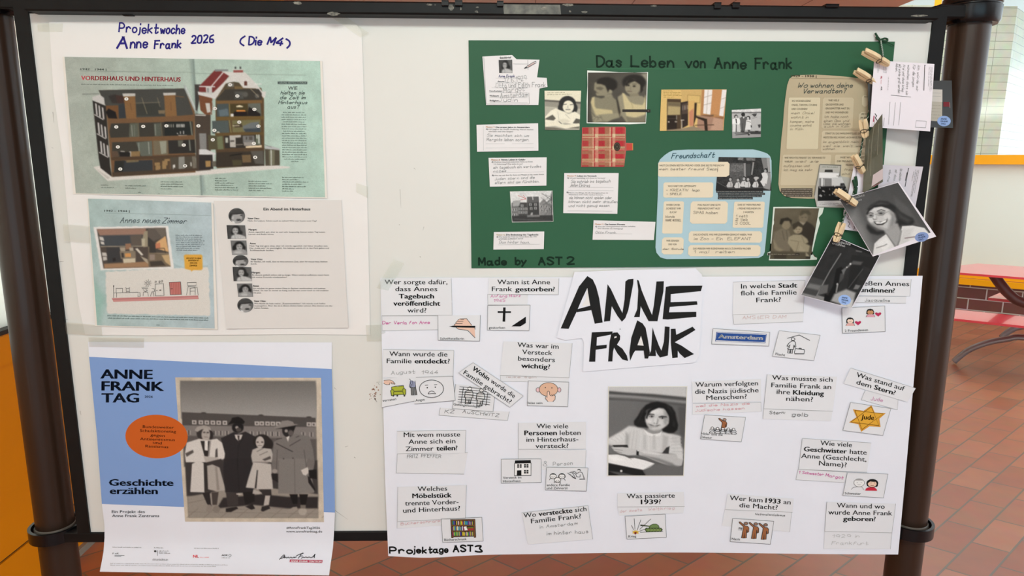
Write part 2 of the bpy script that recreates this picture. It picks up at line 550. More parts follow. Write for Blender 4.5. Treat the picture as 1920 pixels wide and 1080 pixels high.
# ================================================================== the hall
def brick_mat(name, ub, vb, u0, v0, bw, rh, mortar, c1, c2, cm, rough=.6, offset=.5, spec=.5, bump=.25, coat=0.):
    """courses measured along two world directions (dot products with the position)"""
    m = bpy.data.materials.new(name); m.use_nodes = True
    nt = m.node_tree; b = nt.nodes['Principled BSDF']
    g = nt.nodes.new('ShaderNodeNewGeometry')
    def dot(vec, add):
        d = nt.nodes.new('ShaderNodeVectorMath'); d.operation = 'DOT_PRODUCT'; d.inputs[1].default_value = vec
        nt.links.new(g.outputs['Position'], d.inputs[0])
        a = nt.nodes.new('ShaderNodeMath'); a.operation = 'ADD'; a.inputs[1].default_value = add
        nt.links.new(d.outputs['Value'], a.inputs[0]); return a
    cb = nt.nodes.new('ShaderNodeCombineXYZ')
    nt.links.new(dot(ub, -u0).outputs[0], cb.inputs[0]); nt.links.new(dot(vb, -v0).outputs[0], cb.inputs[1])
    t = nt.nodes.new('ShaderNodeTexBrick')
    t.offset = offset; t.inputs['Scale'].default_value = 1
    t.inputs['Brick Width'].default_value = bw; t.inputs['Row Height'].default_value = rh
    t.inputs['Mortar Size'].default_value = mortar; t.inputs['Mortar Smooth'].default_value = .15; t.inputs['Bias'].default_value = 0.
    t.inputs['Color1'].default_value = (*c1, 1); t.inputs['Color2'].default_value = (*c2, 1); t.inputs['Mortar'].default_value = (*cm, 1)
    nt.links.new(cb.outputs[0], t.inputs['Vector'])
    n = nt.nodes.new('ShaderNodeTexNoise'); n.inputs['Scale'].default_value = 9; n.inputs['Detail'].default_value = 6
    nt.links.new(g.outputs['Position'], n.inputs['Vector'])
    mx = nt.nodes.new('ShaderNodeMix'); mx.data_type = 'RGBA'; mx.blend_type = 'MULTIPLY'; mx.inputs[0].default_value = .35
    nt.links.new(t.outputs['Color'], mx.inputs[6]); nt.links.new(n.outputs['Color'], mx.inputs[7])
    nt.links.new(mx.outputs[2], b.inputs['Base Color'])
    b.inputs['Roughness'].default_value = rough; b.inputs['Specular IOR Level'].default_value = spec
    b.inputs['Coat Weight'].default_value = coat; b.inputs['Coat Roughness'].default_value = .2
    bp = nt.nodes.new('ShaderNodeBump'); bp.inputs['Strength'].default_value = bump; bp.inputs['Distance'].default_value = .004; bp.invert = True
    nt.links.new(t.outputs['Fac'], bp.inputs['Height']); nt.links.new(bp.outputs['Normal'], b.inputs['Normal'])
    return m

def struct(name, mb, m, parent=None, smooth=False):
    o = mb.build(name, m, parent, smooth)
    if parent is None: tag(o, kind='structure')
    return o

M_floor = brick_mat('clay floor tiles', (.6214, .8285, 0), (.638, -.816, 0), .053, .003, .307, .138, .0045,
                    lin('#c07a56'), lin('#aa6446'), lin('#7d6b58'), rough=.34, spec=.65)
M_brick = brick_mat('glazed brown bricks', (.829, -.559, 0), (0, 0, 1), .10 + .829 * 4.92 - .559 * 5.57, -.005, .30, .12, .006,
                    lin('#7a4a40'), lin('#6d4038'), lin('#c9c4ba'), rough=.3)
M_yellow = mat('yellow painted steel', lin('#ffb000'), .4, spec=.35, noise=.06, nscale=5)
M_orange = mat('orange lacquered panel', lin('#ea8c00'), .38, spec=.35, noise=.05, nscale=4)
M_ceil = mat('clay coloured ceiling boards', lin('#c79c8a'), .7, noise=.06, nscale=3)
M_black = mat('black lacquered steel', (.006, .0065, .007), .5, spec=.22, noise=.3, nscale=30, bump=.03)
M_blackpl = mat('black plastic', (.005, .005, .006), .26, spec=.35, noise=.2, nscale=40)
M_pole = mat('brown lacquered steel tube', lin('#35241a'), .36, spec=.3, noise=.15, nscale=7, coat=.08)
M_groove = mat('dark joint', lin('#4a3208'), .7, noise=.2)
M_steel = mat('grey lacquered steel', lin('#9a989a'), .35, metal=.4, noise=.08)
M_red = mat('red lacquered slab', lin('#e4424c'), .17, spec=.6, noise=.05, nscale=12, coat=.5)
M_legdark = mat('brown lacquered leg', lin('#6b4a46'), .35, noise=.1)

def pane_mat():
    m = bpy.data.materials.new('frosted glass'); m.use_nodes = True
    nt = m.node_tree; nt.nodes.remove(nt.nodes['Principled BSDF'])
    out = nt.nodes['Material Output']
    tr = nt.nodes.new('ShaderNodeBsdfTranslucent'); tr.inputs[0].default_value = (.94, .95, .88, 1)
    df = nt.nodes.new('ShaderNodeBsdfDiffuse'); df.inputs[0].default_value = (.92, .94, .88, 1)
    n = nt.nodes.new('ShaderNodeTexNoise'); n.inputs['Scale'].default_value = 1.2
    mx = nt.nodes.new('ShaderNodeMixShader'); mx.inputs[0].default_value = .3
    gl = nt.nodes.new('ShaderNodeBsdfGlossy'); gl.inputs['Roughness'].default_value = .25
    m2 = nt.nodes.new('ShaderNodeMixShader'); m2.inputs[0].default_value = .06
    nt.links.new(tr.outputs[0], mx.inputs[1]); nt.links.new(df.outputs[0], mx.inputs[2])
    nt.links.new(mx.outputs[0], m2.inputs[1]); nt.links.new(gl.outputs[0], m2.inputs[2]); nt.links.new(m2.outputs[0], out.inputs[0])
    return m
M_frost = pane_mat()
def clear_mat(name, fac, tint=(1, 1, 1), dif=0.):
    m = bpy.data.materials.new(name); m.use_nodes = True
    nt = m.node_tree; nt.nodes.remove(nt.nodes['Principled BSDF'])
    out = nt.nodes['Material Output']
    tr = nt.nodes.new('ShaderNodeBsdfTransparent'); tr.inputs[0].default_value = (*tint, 1)
    gl = nt.nodes.new('ShaderNodeBsdfGlossy'); gl.inputs['Roughness'].default_value = .08
    lw = nt.nodes.new('ShaderNodeLayerWeight'); lw.inputs[0].default_value = .3
    ml = nt.nodes.new('ShaderNodeMath'); ml.operation = 'MULTIPLY'; ml.inputs[1].default_value = fac
    nt.links.new(lw.outputs['Fresnel'], ml.inputs[0])
    mx = nt.nodes.new('ShaderNodeMixShader')
    nt.links.new(ml.outputs[0], mx.inputs[0]); nt.links.new(tr.outputs[0], mx.inputs[1]); nt.links.new(gl.outputs[0], mx.inputs[2])
    last = mx
    if dif:
        d = nt.nodes.new('ShaderNodeBsdfDiffuse'); d.inputs[0].default_value = (.85, .83, .74, 1)
        m2 = nt.nodes.new('ShaderNodeMixShader'); m2.inputs[0].default_value = dif
        nt.links.new(mx.outputs[0], m2.inputs[1]); nt.links.new(d.outputs[0], m2.inputs[2]); last = m2
    nt.links.new(last.outputs[0], out.inputs[0])
    return m
M_glass = clear_mat('window glass', .5)
M_tape = clear_mat('clear sticky tape', .8, (.99, .98, .95), .10)

# wall at the right: brick base, yellow rail, frosted pane, yellow sill, clear glazing
WP = np.array([4.92, 5.57, 0.]); WDIR = np.array([.829, -.559, 0.]); WN = np.array([.559, .829, 0.])
def wbox(mb, s0, s1, d0, d1, z0, z1):
    c = []
    M = Matrix(((WDIR[0], WN[0], 0, WP[0]), (WDIR[1], WN[1], 0, WP[1]), (0, 0, 1, 0), (0, 0, 0, 1)))
    return mb.box(s0, s1, d0, d1, z0, z1, M)
S0, S1 = -7.9, 6.0
struct('wall_back', MB().box(-2.2, 11, -5.2, -5.0, 0, 2.9), mat('plastered back wall', (.55, .52, .48), .8, noise=.08, nscale=3))
floor = MB().box(-1.72, 11, -6, 14, -.1, 0)
struct('floor', floor, M_floor)
struct('wall_right', wbox(MB(), S0, S1, 0, .2, 0, .385), M_brick)
struct('trim_1', wbox(MB(), S0, S1, -.035, .16, .385, .448), M_yellow)
struct('trim_2', wbox(MB(), S0, S1, -.015, .16, .456, .515), M_yellow)
struct('trim_3', wbox(MB(), S0, S1, .0, .14, .448, .456), mat('pale seal', lin('#efe0a0'), .6))
w1 = wbox(MB(), S0, S1, .05, .075, .515, 1.635); o = struct('window_1', w1, M_frost)
struct('trim_4', wbox(MB(), S0, S1, -.02, .14, 1.635, 1.73), M_yellow)
w2 = wbox(MB(), S0, S1, .06, .066, 1.73, 3.34); o = struct('window_2', w2, M_glass)
struct('trim_5', wbox(MB(), -.515, -.455, -.02, .12, 1.73, 3.4), M_yellow)
struct('trim_6', wbox(MB(), S0, S1, -.02, .12, 3.34, 3.42), M_steel)
# tiled facade across the yard, seen through the clear glazing
M_tile = brick_mat('white glazed facade tiles', (1, 0, 0), (0, 0, 1), 0., .0, .42, .113, .0035, lin('#c9c7ab'), lin('#bfbda2'), lin('#77765e'), rough=.16, offset=0., bump=.1)
M_tile2 = brick_mat('white glazed facade tiles, side', (.755, .656, 0), (0, 0, 1), 0., .0, .42, .113, .0035, lin('#c9c7ab'), lin('#bfbda2'), lin('#77765e'), rough=.14, offset=0., bump=.1)
FY = 8.6
fx = on_plane(1888, 160, (0, FY, 0), (0, 1, 0))[0]
ztop = on_plane(1860, 11, (0, FY, 0), (0, 1, 0))[2]
struct('wall_yard', MB().box(fx - 5, fx, FY, FY + .2, 0, ztop), M_tile)
sd = MB(); sd.prism([(fx, FY), (fx + 9 * .755, FY + 9 * .656), (fx + 9 * .755, FY + 9 * .656 + .3), (fx, FY + .2)], 0, ztop - .02)
struct('wall_yard_side', sd, M_tile2)

struct('yard_sky_blocker', MB().box(fx - .6, fx + 10, 5.6, 16, 4.3, 4.5), mat('pale sky blocker', lin('#cfe2e4'), .6, noise=.05))  # solid slab added over the yard to keep sky light off the side wall

# wall at the left: orange panels under a window
LX = -1.72
lw = MB()
lw.box(LX - .25, LX, -3, 10.2, 0, .212); lw.box(LX - .25, LX, -3, 10.2, .222, .90); lw.box(LX - .25, LX + .012, -3, 10.2, .90, 1.0); lw.box(LX - .25, LX, -3, 10.2, 2.15, 2.9)
struct('wall_left', lw, M_orange)
struct('trim_7', MB().box(LX - .2, LX - .008, -3, 10.2, .210, .224), M_groove)
struct('trim_8', MB().box(LX - .2, LX - .004, -3, 10.2, 1.0, 1.016), mat('black window seal', (.012, .01, .008), .5, noise=.2))
struct('window_3', MB().box(LX - .06, LX - .04, -3, 10.2, 1.016, 2.15), M_frost)
struct('baseboard_left', MB().box(LX, LX + .018, -3, 10.2, 0, .03), mat('grey floor edging', lin('#8c8578'), .6, noise=.15))
ce = MB()
ce.prism([(-3, -5.2), (3.2, -5.2), (3.30, 4.43), (3.05, 8.0), (-3, 10.2)], 2.9, 3.0)
struct('ceiling', ce, M_ceil)
cj = MB()
for x0, x1 in ((.31, .30), (1.10, 1.09), (1.9, 1.89), (2.5, 2.47)):
    cj.box(x0, x0 + .006, 2.0, 8, 2.8985, 2.9)
struct('trim_9', cj, mat('ceiling joint', lin('#7d5145'), .7))

# ------------------------------------------------------------------ the picnic table by the window
def tab(o2, s, t): return (o2[0] + WDIR[0] * s + WN[0] * t, o2[1] + WDIR[1] * s + WN[1] * t)
tr_ = empty('picnic_table', (4.2, 4.2, 0))
tag(tr_, 'red picnic table with attached benches standing by the window wall', 'table')
O1 = (3.86, 4.09); O2 = (3.546, 3.65)
t = MB().prism([tab(O1, *q) for q in ((-.06, 0), (1.9, 0), (1.9, .745), (.146, .745), (-.13, .24), (-.13, .06))], .722, .74); t.build('tabletop', M_red, tr_)
t = MB().prism([tab(O2, *q) for q in ((-.13, 0), (1.9, 0), (1.9, .41), (-.1, .41))], .432, .45); t.build('bench_seat', M_red, tr_)
q = [on_level(*k, .45) for k in ((1853, 558), (1910, 563.5), (1884, 548.5), (1876, 548.5))]
t = MB().prism([(a[0], a[1]) for a in q], .425, .45); t.build('bench_seat', M_red, tr_)
def onp(x, y, P): return on_plane(x, y, (*P, 0), WN)
PF = (3.80, 3.92)
arc = [onp(x, y, PF) for x, y in ((1789, 679), (1800, 668), (1815, 657), (1836, 647.5), (1862, 640), (1890, 635.5), (1920, 633))]
e0 = arc[-1]
arc += [np.array([e0[0] + WDIR[0] * .45, e0[1] + WDIR[1] * .45, e0[2]]), np.array([e0[0] + WDIR[0] * 1.0, e0[1] + WDIR[1] * 1.0, .02])]
arc[0][2] = .022
lg = MB().tube(cat_rom(arc, 5), [.05] * 0 or .042, 12, .55); o = lg.build('leg', M_steel, tr_, True)
ft = MB().lathe([(.055, 0), (.055, .012), (.045, .016)], arc[0][0], arc[0][1], 20); ft.build('foot_pad', mat('pale foot pad', lin('#d8dde0'), .4), o)
PB = tab(O1, .0, .37)
a2 = [onp(x, y, PB) for x, y in ((1862, 513), (1876, 533), (1893, 552), (1920, 568))]
e0 = a2[-1]; a2 += [np.array([e0[0] + WDIR[0] * .3, e0[1] + WDIR[1] * .3, e0[2] - .04])]
MB().tube(cat_rom(a2, 5), .052, 12, .8).build('brace', M_legdark, tr_, True)
a3 = [onp(x, y, tab(O1, 0, .2)) for x, y in ((1878, 633), (1888, 624), (1904, 615), (1925, 611))]
MB().tube(cat_rom(a3, 4), .035, 10, .7).build('leg', M_steel, tr_, True)

# ------------------------------------------------------------------ the display board
BX0, BX1, BZ0, BZ1 = -.85, .85, .82, 1.8724
bd = empty('display_board', (0, 0, 0))
tag(bd, 'white display board in a black frame between two brown round poles', 'display board')
M_panel = mat('white enamelled board', tuple(v * .80 / .87 for v in (.83, .82, .78)), .38, spec=.3, noise=.05, nscale=2.2, bump=.02, bscale=5)
MB().box(BX0, BX1, 0, .018, BZ0, BZ1).build('panel', M_panel, bd)
def zb(y, x=900, off=0.): return on_board(x, y, off)[2]
fw = .0262
fr = MB(); fr.bbox(BX0 - fw, BX0, -.004, .03, BZ0 - .022, BZ1 + .03, .002); fr.build('frame_rail', M_black, bd)
fr = MB(); fr.bbox(BX1, BX1 + fw, -.004, .03, BZ0 - .022, BZ1 + .03, .002); fr.build('frame_rail', M_black, bd)
fr = MB(); fr.bbox(BX0 - fw - .03, BX1 + fw + .03, -.0045, .028, BZ0 - .0225, BZ0, .002); fr.build('frame_rail', M_black, bd)
zt0, zt1 = zb(29, 960, .034), zb(4.5, 960, .034)
xa, xb = on_board(44, 10, .034)[0], on_board(1762, 22, .034)[0]
fr = MB(); fr.bbox(xa, xb, -.034, .03, zt0, zt1, .003); o = fr.build('top_rail', M_black, bd)
# worn patches and tape residue on the rail
def on_face(y_off, pts): return [on_board(x, y, y_off) for x, y in pts]
M_res = mat('dried tape residue', lin('#8d8b80'), .7, noise=.45, nscale=160, col2=lin('#2e2e2c'))
rs_ = random.Random(5)
mb = MB()
def blob(x0, y0, x1, y1, n=14):
    cx, cy = (x0 + x1) / 2, (y0 + y1) / 2
    p = [(cx + (x1 - x0) / 2 * math.cos(a) * rs_.uniform(.55, 1), cy + (y1 - y0) / 2 * math.sin(a) * rs_.uniform(.55, 1)) for a in [2 * math.pi * i / n for i in range(n)]]
    v = on_face(.0343, p); mb.add(v, [tuple(range(n - 1, -1, -1))])
for q in ((797, 6, 812, 11), (814, 7, 818, 11), (838, 6, 852, 21), (889, 19, 898, 25), (892, 12, 898, 15), (1012, 12, 1026, 19), (1053, 6, 1078, 12), (1066, 19, 1072, 24), (1089, 20, 1103, 25),
          (1219, 9, 1234, 13), (1704, 27, 1742, 32), (546, 2, 570, 9), (611, 21, 640, 30), (862, 12, 866, 20), (1372, 9, 1385, 15)): blob(*q)
mb.build('tape_residue', M_res, o)
v = on_face(.0342, [(943, 8), (1050, 9), (1052, 27), (945, 26)])
MB().add(v, [(3, 2, 1, 0)]).build('tape_strip', mat('old grey tape', lin('#6d6c62'), .5, noise=.5, nscale=60, col2=lin('#3b3b38')), o)
# hooks clamped over the rail
def hook(x0, x1, ytop, ybot):
    a = on_board(x0, ytop, .038); b = on_board(x1, ybot, .038)
    h = MB(); h.bbox(a[0], b[0], -.0385, -.0335, b[2], a[2], .001); h.box(a[0], b[0], -.0385, .034, a[2] - .002, a[2]); h.build('hook', M_blackpl, bd)
for q in ((828, 841, 0, 11), (853, 867, 0, 11), (932, 944, 1, 12), (1340, 1352, 4, 16), (1374, 1387, 4, 15), (1549, 1573, 7, 14)): hook(*q)
for x, y in ((230, 27), (1558, 38)):
    a = on_board(x, y - 3, .006); b = on_board(x + (25 if x > 300 else 20), y + 2, .006)
    MB().bbox(a[0], b[0], -.008, .0, b[2] - .001, a[2], .001).build('clip', M_blackpl, bd)
PY = .034
def polex(x, y): return on_board(x, y, -PY)
for side in (0, 1):
    pts = [(1818, 45), (1783, 360), (1688.5, 1069)] if side else [(-13.5, 40), (54.5, 605), (103.5, 998)]
    X = sum(polex(*q)[0] for q in pts) / 3
    R_ = .0366
    ztp = polex(1818, 46)[2] + .004
    pl = MB().lathe([(R_, .02), (R_, ztp)], X, PY, 48).build('pole', M_pole, bd, False); smooth_angle(pl)
    cp = MB()
    rc = .0505
    z = ztp - .006
    cp.lathe([(R_ - .002, z), (rc - .004, z), (rc, z + .006), (rc + .001, z + .032), (rc - .001, z + .034), (rc - .001, z + .036), (rc + .0005, z + .038), (rc - .0005, z + .050), (rc - .006, z + .054), (rc - .014, z + .055), (rc - .016, z + .058), (.002, z + .06)], X, PY, 48)
    smooth_angle(cp.build('pole_cap', M_blackpl, pl), 35)
    sg = -1 if side else 1
    ar = MB(); ar.bbox(min(X, X + sg * .085), max(X, X + sg * .085), -.0025, .0255, z + .006, z + .032, .003); ar.build('cap_arm', M_black, pl)
    # loose clamp ring near the foot of the frame, with an arm to the bottom rail
    zc = zb(1004 if side else 1010, 1690 if side else 104, -.0) + .0
    zc = (zb(1012) + zb(994)) / 2 + (.001)
    zr0, zr1 = zc - .012, zc + .014
    rg = MB(); ri, ro = .0455, .0515; n = 40; v = []; f = []
    Xr = X + sg * .004
    for i in range(n):
        a = 2 * math.pi * i / n; c, s_ = math.cos(a), math.sin(a)
        for r, zz in ((ri, zr0), (ro, zr0), (ro, zr1), (ri, zr1)): v.append((Xr + r * c, PY - .004 + r * s_, zz))
    for i in range(n):
        for k in range(4): f.append((i * 4 + k, ((i + 1) % n) * 4 + k, ((i + 1) % n) * 4 + (k + 1) % 4, i * 4 + (k + 1) % 4))
    rg.add(v, f)
    smooth_angle(rg.build('clamp_ring', M_blackpl, pl))
    MB().lathe([(R_ + .0005, zr0 + .006), (R_ + .0028, zr0 + .008), (R_ + .0028, zr1 - .004), (R_ + .0005, zr1 - .002)], X, PY, 40, caps=False).build('sleeve', mat('grey rubber sleeve', lin('#5a554e'), .5), pl, True)
    fo = MB().lathe([(.09, 0), (.09, .012), (.06, .022), (R_, .03)], X, PY, 40); smooth_angle(fo.build('foot', M_blackpl, pl))
# paint chips and smears on the panel
mb = MB()
for i in range(26):
    x, y = 703 + rs_.gauss(0, 4.5), 736 + rs_.gauss(0, 8); r = rs_.uniform(.5, 1.6)
    mb.add([on_board(x + r * math.cos(a), y + r * 1.2 * math.sin(a), .0004) for a in [2 * math.pi * k / 7 for k in range(7)]], [tuple(range(7))])
mb.build('paint_smear', mat('brown paint remains', lin('#b08a78'), .7, noise=.3, nscale=200), bd)
mb = MB()
def scratch(x0, y0, x1, y1, w=.9):
    dx, dy = x1 - x0, y1 - y0; l = math.hypot(dx, dy); nx, ny = -dy / l * w / 2, dx / l * w / 2
    mb.add([on_board(*q, .0004) for q in ((x0 + nx, y0 + ny), (x1 + nx * .3, y1 + ny * .3), (x1 - nx * .3, y1 - ny * .3), (x0 - nx, y0 - ny))], [(0, 1, 2, 3)])
for q in ((702, 747, 707, 754, 2), (706, 717, 713, 716), (709, 719, 712, 722), (647, 838, 653, 836), (664, 857, 667, 859, 1.4), (627, 727, 631, 731), (787, 481, 789.5, 482.5, 1.6), (748, 421, 750, 422, 1.2), (776, 315, 779, 318),
          (795, 425, 793, 432, .7), (111, 491, 120, 490), (120, 600, 128, 599), (99, 210, 101, 230), (97, 277, 100, 278), (628, 957, 652, 974, .7), (150, 770, 152, 778), (162, 993, 168, 992, 1.4), (101, 42, 99, 44), (750, 355, 752, 390, .6)): scratch(*q)
mb.build('scuff_marks', mat('grey scuffs', lin('#a09d95'), .7, noise=.2), bd)

# ================================================================== the big sheets taped to the board
P_WHITE = paper_mat('white paper', tuple(v / GAIN for v in lin('#dfdcda')))
P_SLIP = paper_mat('printer paper', tuple(v / GAIN for v in lin('#d7d8dc')))
P_COOL = paper_mat('cool white paper', tuple(v / GAIN for v in lin('#dcdee7')))
P_CREAM = paper_mat('cream paper', tuple(v / GAIN for v in lin('#dcd6cc')))
P_GREEN = mat('green card', tuple(v / GAIN for v in lin('#27573a')), .5, spec=.3, noise=.14, nscale=3.2, bump=.05, bscale=7)
P_GLOSSY = mat('glossy postcard stock', tuple(v / GAIN for v in lin('#d9d6d8')), .25, spec=.45, noise=.02, nscale=8, bump=.04, bscale=9)

def left_off(x, y): return .0015 + .004 * math.exp(-((x - 118) / 22) ** 2) * sstep(60, 200, y)
left_sheet = Sheet('poster_sheet', 'large white sheet with blue handwritten heading, taped top left on the board', 'paper sheet',
    pp('92,41 200,40 400,41 600,43 668,46 678,60 680,105 684,250 690,420 694,628 560,627 420,628 280,629 160,628 148,575 129,430 118,300 100,170'), left_off, P_WHITE, nu=8, nv=6)
a = Art(left_sheet, 'handwriting')
BL = '#2b2577'
a.hand('Projekt', 223, 60, 297, 63, 17, 2.81, BL, .3, .06); a.hand('woche', 300, 63, 347, 63, 17, 2.93, BL, .3, .12)
a.hand('A', 219, 90, 240, 90, 21, 3.90, BL, .3, .1); a.hand('nne', 244, 90, 277, 89, 19, 3.17, BL, .3, .1)
a.hand('Frank', 289, 91, 340, 90, 15, 3.05, BL, .3, .12); a.hand('2026', 359, 81, 402, 79, 14, 3.05, BL, .35, .12)
a.hand('(', 449, 86, 459, 86, 18, 3.05, BL, .2, .1); a.hand('Die', 466, 84, 491, 84, 15, 3.05, BL, .3, .1)
a.hand('M4', 501, 83, 531, 86, 14, 3.29, BL, .3, .2); a.hand(')', 538, 90, 545, 89, 17, 3.29, BL, .2, .05)
a.build()

def post_off(x, y): return .0016 + .0085 * max(0, y - 641) / 359 + .020 * sstep(1004, 1090, y)
poster = Sheet('campaign_poster', 'blue and white poster with a black and white family photograph, bottom left of the board', 'poster',
    pp('165,641 300,640 460,641 622,642 622,690 627,860 628,960 626,1005 624,1030 620,1056 617,1079 470,1077 320,1074 187,1072 191,1052 194,1035 196,1010 196,985 191,945 182,820 167,669'), post_off, P_COOL, wav=0)
# finer body so that the curl at the foot bends smoothly
def regrid(sh, left, right, n=26, m=14):
    """rebuild the sheet as a lattice between its left and right edges (lists of points, top to bottom)"""
    def at(edge, y):
        for (x0, y0), (x1, y1) in zip(edge[:-1], edge[1:]):
            if y0 <= y <= y1: return x0 + (x1 - x0) * (y - y0) / (y1 - y0)
        return edge[-1][0] if y > edge[-1][1] else edge[0][0]
    v = []; f = []
    for j in range(n + 1):
        b = j / n
        yl = left[0][1] + (left[-1][1] - left[0][1]) * b; yr = right[0][1] + (right[-1][1] - right[0][1]) * b
        xl, xr = at(left, yl), at(right, yr)
        for i in range(m + 1):
            t = i / m; x = xl + (xr - xl) * t; y = yl + (yr - yl) * t
            if hasattr(sh, 'sag'): y += sh.sag(x) * b ** 8
            v.append(np.array(on_board(x, y, sh.off(x, y))) - np.array(sh.o.location))
    for j in range(n):
        for i in range(m):
            k = j * (m + 1) + i; f.append((k, k + m + 1, k + m + 2, k + 1))
    me = bpy.data.meshes.new(sh.o.name); me.from_pydata([tuple(map(float, q)) for q in v], [], f)
    me.polygons.foreach_set('use_smooth', [True] * len(f)); me.materials.append(sh.o.data.materials[0]); me.update()
    old = sh.o.data; sh.o.data = me; bpy.data.meshes.remove(old)
regrid(poster, pp('165,641 167,669 182,820 191,945 196,985 196,1010 194,1035 191,1052 187,1072'), pp('622,642 622,690 627,860 628,960 626,1005 624,1030 620,1056 617,1079'), 34, 14)
a = Art(poster, 'blue_field')
BLU = '#7b98c9'
for (x0, y0, x1, y1, X0, Y0, X1, Y1) in ((167, 669, 182, 820, 622, 692, 626, 828), (182, 820, 191, 945, 626, 828, 628, 961)):
    m_ = 20
    for i in range(m_):
        for j in range(8):
            def q(s, t):
                L = (x0 + (x1 - x0) * t, y0 + (y1 - y0) * t); R = (X0 + (X1 - X0) * t, Y0 + (Y1 - Y0) * t)
                return (L[0] + (R[0] - L[0]) * s, L[1] + (R[1] - L[1]) * s)
            a._push([q(i / m_, j / 8), q(i / m_, (j + 1) / 8), q((i + 1) / m_, (j + 1) / 8), q((i + 1) / m_, j / 8)], [(0, 1, 2, 3)], BLU, step=False)
a.n += 1
a.build()
K6 = lambda s, ox=340, oy=700: pp(s, ox, oy, 6.)
S6 = lambda s: pp(s, 340, 860, 6.)
def frame_ops():
    o = [('f', '#c3b7a6'), ('n', .05, 12)]
    o.append(('p', K6('-14,92 1508,90 1542,1625 84,1625'), 120, 1.5))
    return o
ph = [('f', '#bfb3a3'), ('n', .06, 10)]
inner = pp('338,714 591.5,715 597,971.5 353,971')
ph += [('p', inner, '#80796f', 1)]
# sky brightens towards the roofs
for i in range(14):
    y = 714 + i * 4.6; g = 106 + i * 3
    ph.append(('p', pp(f'{338 + i * .3},{y} 592,{y} 592,784 341,784'), (g, g - 3, g - 6), 4))
ph += [('p', K6('5,436 1510,500 1512,620 10,590'), '#4b4745', 1.2), ('p', K6('10,585 1512,605 1515,780 20,760'), '#77716e', 1.5), ('p', K6('15,700 1518,740 1524,1050 30,1050'), '#56514f', 3)]
for x in (130, 205, 272, 340, 405, 475, 835, 890, 955, 1015, 1075, 1420, 1475): ph += [('p', K6(f'{x-10},{525 + x*.018} {x+40},{526 + x*.018} {x+40},{572 + x*.018} {x-10},{570 + x*.018}'), '#b0a9a4', .8), ('p', K6(f'{x+4},{538 + x*.018} {x+26},{539 + x*.018} {x+26},{560 + x*.018} {x+4},{560 + x*.018}'), '#5c5654', .8)]
for x in (60, 345, 420, 490, 770, 850, 930, 1000, 1060, 1350, 1440): ph += [('p', K6(f'{x},{640 + x*.016} {x+45},{641 + x*.016} {x+45},{690 + x*.016} {x},{690 + x*.016}'), '#9a938e', .8), ('p', K6(f'{x+14},{640 + x*.016} {x+32},{641 + x*.016} {x+32},{690 + x*.016} {x+14},{690 + x*.016}'), '#4e4947', .8)]
for x in (250, 895, 1435): ph.append(('e', 340 + x / 6, 700 + (436 + x * .04) / 6, 5, 1.6, '#423e3c'))
ph += [('p', S6('40,20 1530,20 1540,420 60,420'), '#3c3837', 3), ('p', S6('75,430 480,350 1000,330 1540,400 1542,665 84,665'), '#8d857c', 2.5)]
ph += [('p', S6('400,560 470,440 700,420 900,400 1200,430 1540,430 1535,560 1200,560 1000,540 820,520 600,540'), '#2f2b2b', 3)]
for i in range(9): ph.append(('l', S6(f'{60 + i * 190},{665} {190 + i * 190},{560}'), .7, '#6f675f', .8))
ph += [('l', S6('80,500 300,450'), .7, '#6f675f'), ('l', S6('80,600 1540,620'), .6, '#746c64'), ('l', S6('420,570 1540,560'), .5, '#6f675f')]
# woman at the left in a pale jacket
ph += [('e', 340 + 265 / 6, 700 + 690 / 6, 11, 17, '#8d8680', 2), ('e', 340 + 225 / 6, 700 + 670 / 6, 9, 12, '#35302f', 2), ('e', 340 + 330 / 6, 700 + 690 / 6, 5, 9, '#2d2929', 2),
       ('p', K6('150,640 180,600 250,585 320,605 345,650 300,625 230,630 180,660'), '#9a938d', 1), ('e', 340 + 275 / 6, 700 + 690 / 6, 8, 12, '#a39b95', 1.5), ('e', 340 + 258 / 6, 700 + 664 / 6, 2.4, 1.4, '#4d4745', .8), ('e', 340 + 297 / 6, 700 + 666 / 6, 2.4, 1.4, '#4d4745', .8), ('l', K6('255,715 300,718'), .9, '#6a625e'), ('l', K6('282,675 288,695'), .8, '#857d78'),
       ('p', K6('60,780 200,735 290,755 400,735 470,790 505,900 480,960 400,990 300,1000 190,1000 50,1000 40,900'), '#c7c1bc', 1.2), ('p', K6('215,760 320,760 300,940 260,930'), '#2f2b2a', 1), ('p', K6('262,760 300,755 298,870 262,865'), '#d5cfca', .8),
       ('p', K6('385,860 405,840 410,940 380,950'), '#4a4543', 1), ('p', K6('45,900 130,860 140,890 60,940'), '#544e4b', 1), ('l', K6('330,760 310,930'), 1, '#4e4947'),
       ('p', K6('250,930 420,950 400,1010 270,1000'), '#aaa29c', 1), ('p', K6('290,1000 450,960 480,1100 300,1100'), '#3b3635', 1.5),
       ('p', S6('120,60 190,20 250,50 260,380 100,375'), '#c3bdb8', 1), ('p', S6('258,40 300,60 320,345 262,370'), '#34302f', 1), ('p', S6('290,80 350,65 430,100 498,355 400,368 300,345'), '#a49c95', 1), ('p', S6('380,90 400,90 430,350 400,360'), '#8a827b', 2),
       ('p', S6('235,385 330,375 345,560 290,510'), '#2d2929', 1.2), ('p', S6('340,380 420,375 400,520 350,520'), '#463f3c', 1.2), ('p', S6('320,390 335,390 350,520 335,520'), '#938a82', .8), ('e', 340 + 315 / 6, 860 + 565 / 6, 6, 8, '#857c74', 1.2), ('e', 340 + 395 / 6, 860 + 568 / 6, 7, 6.5, '#7d746c', 1.2)]
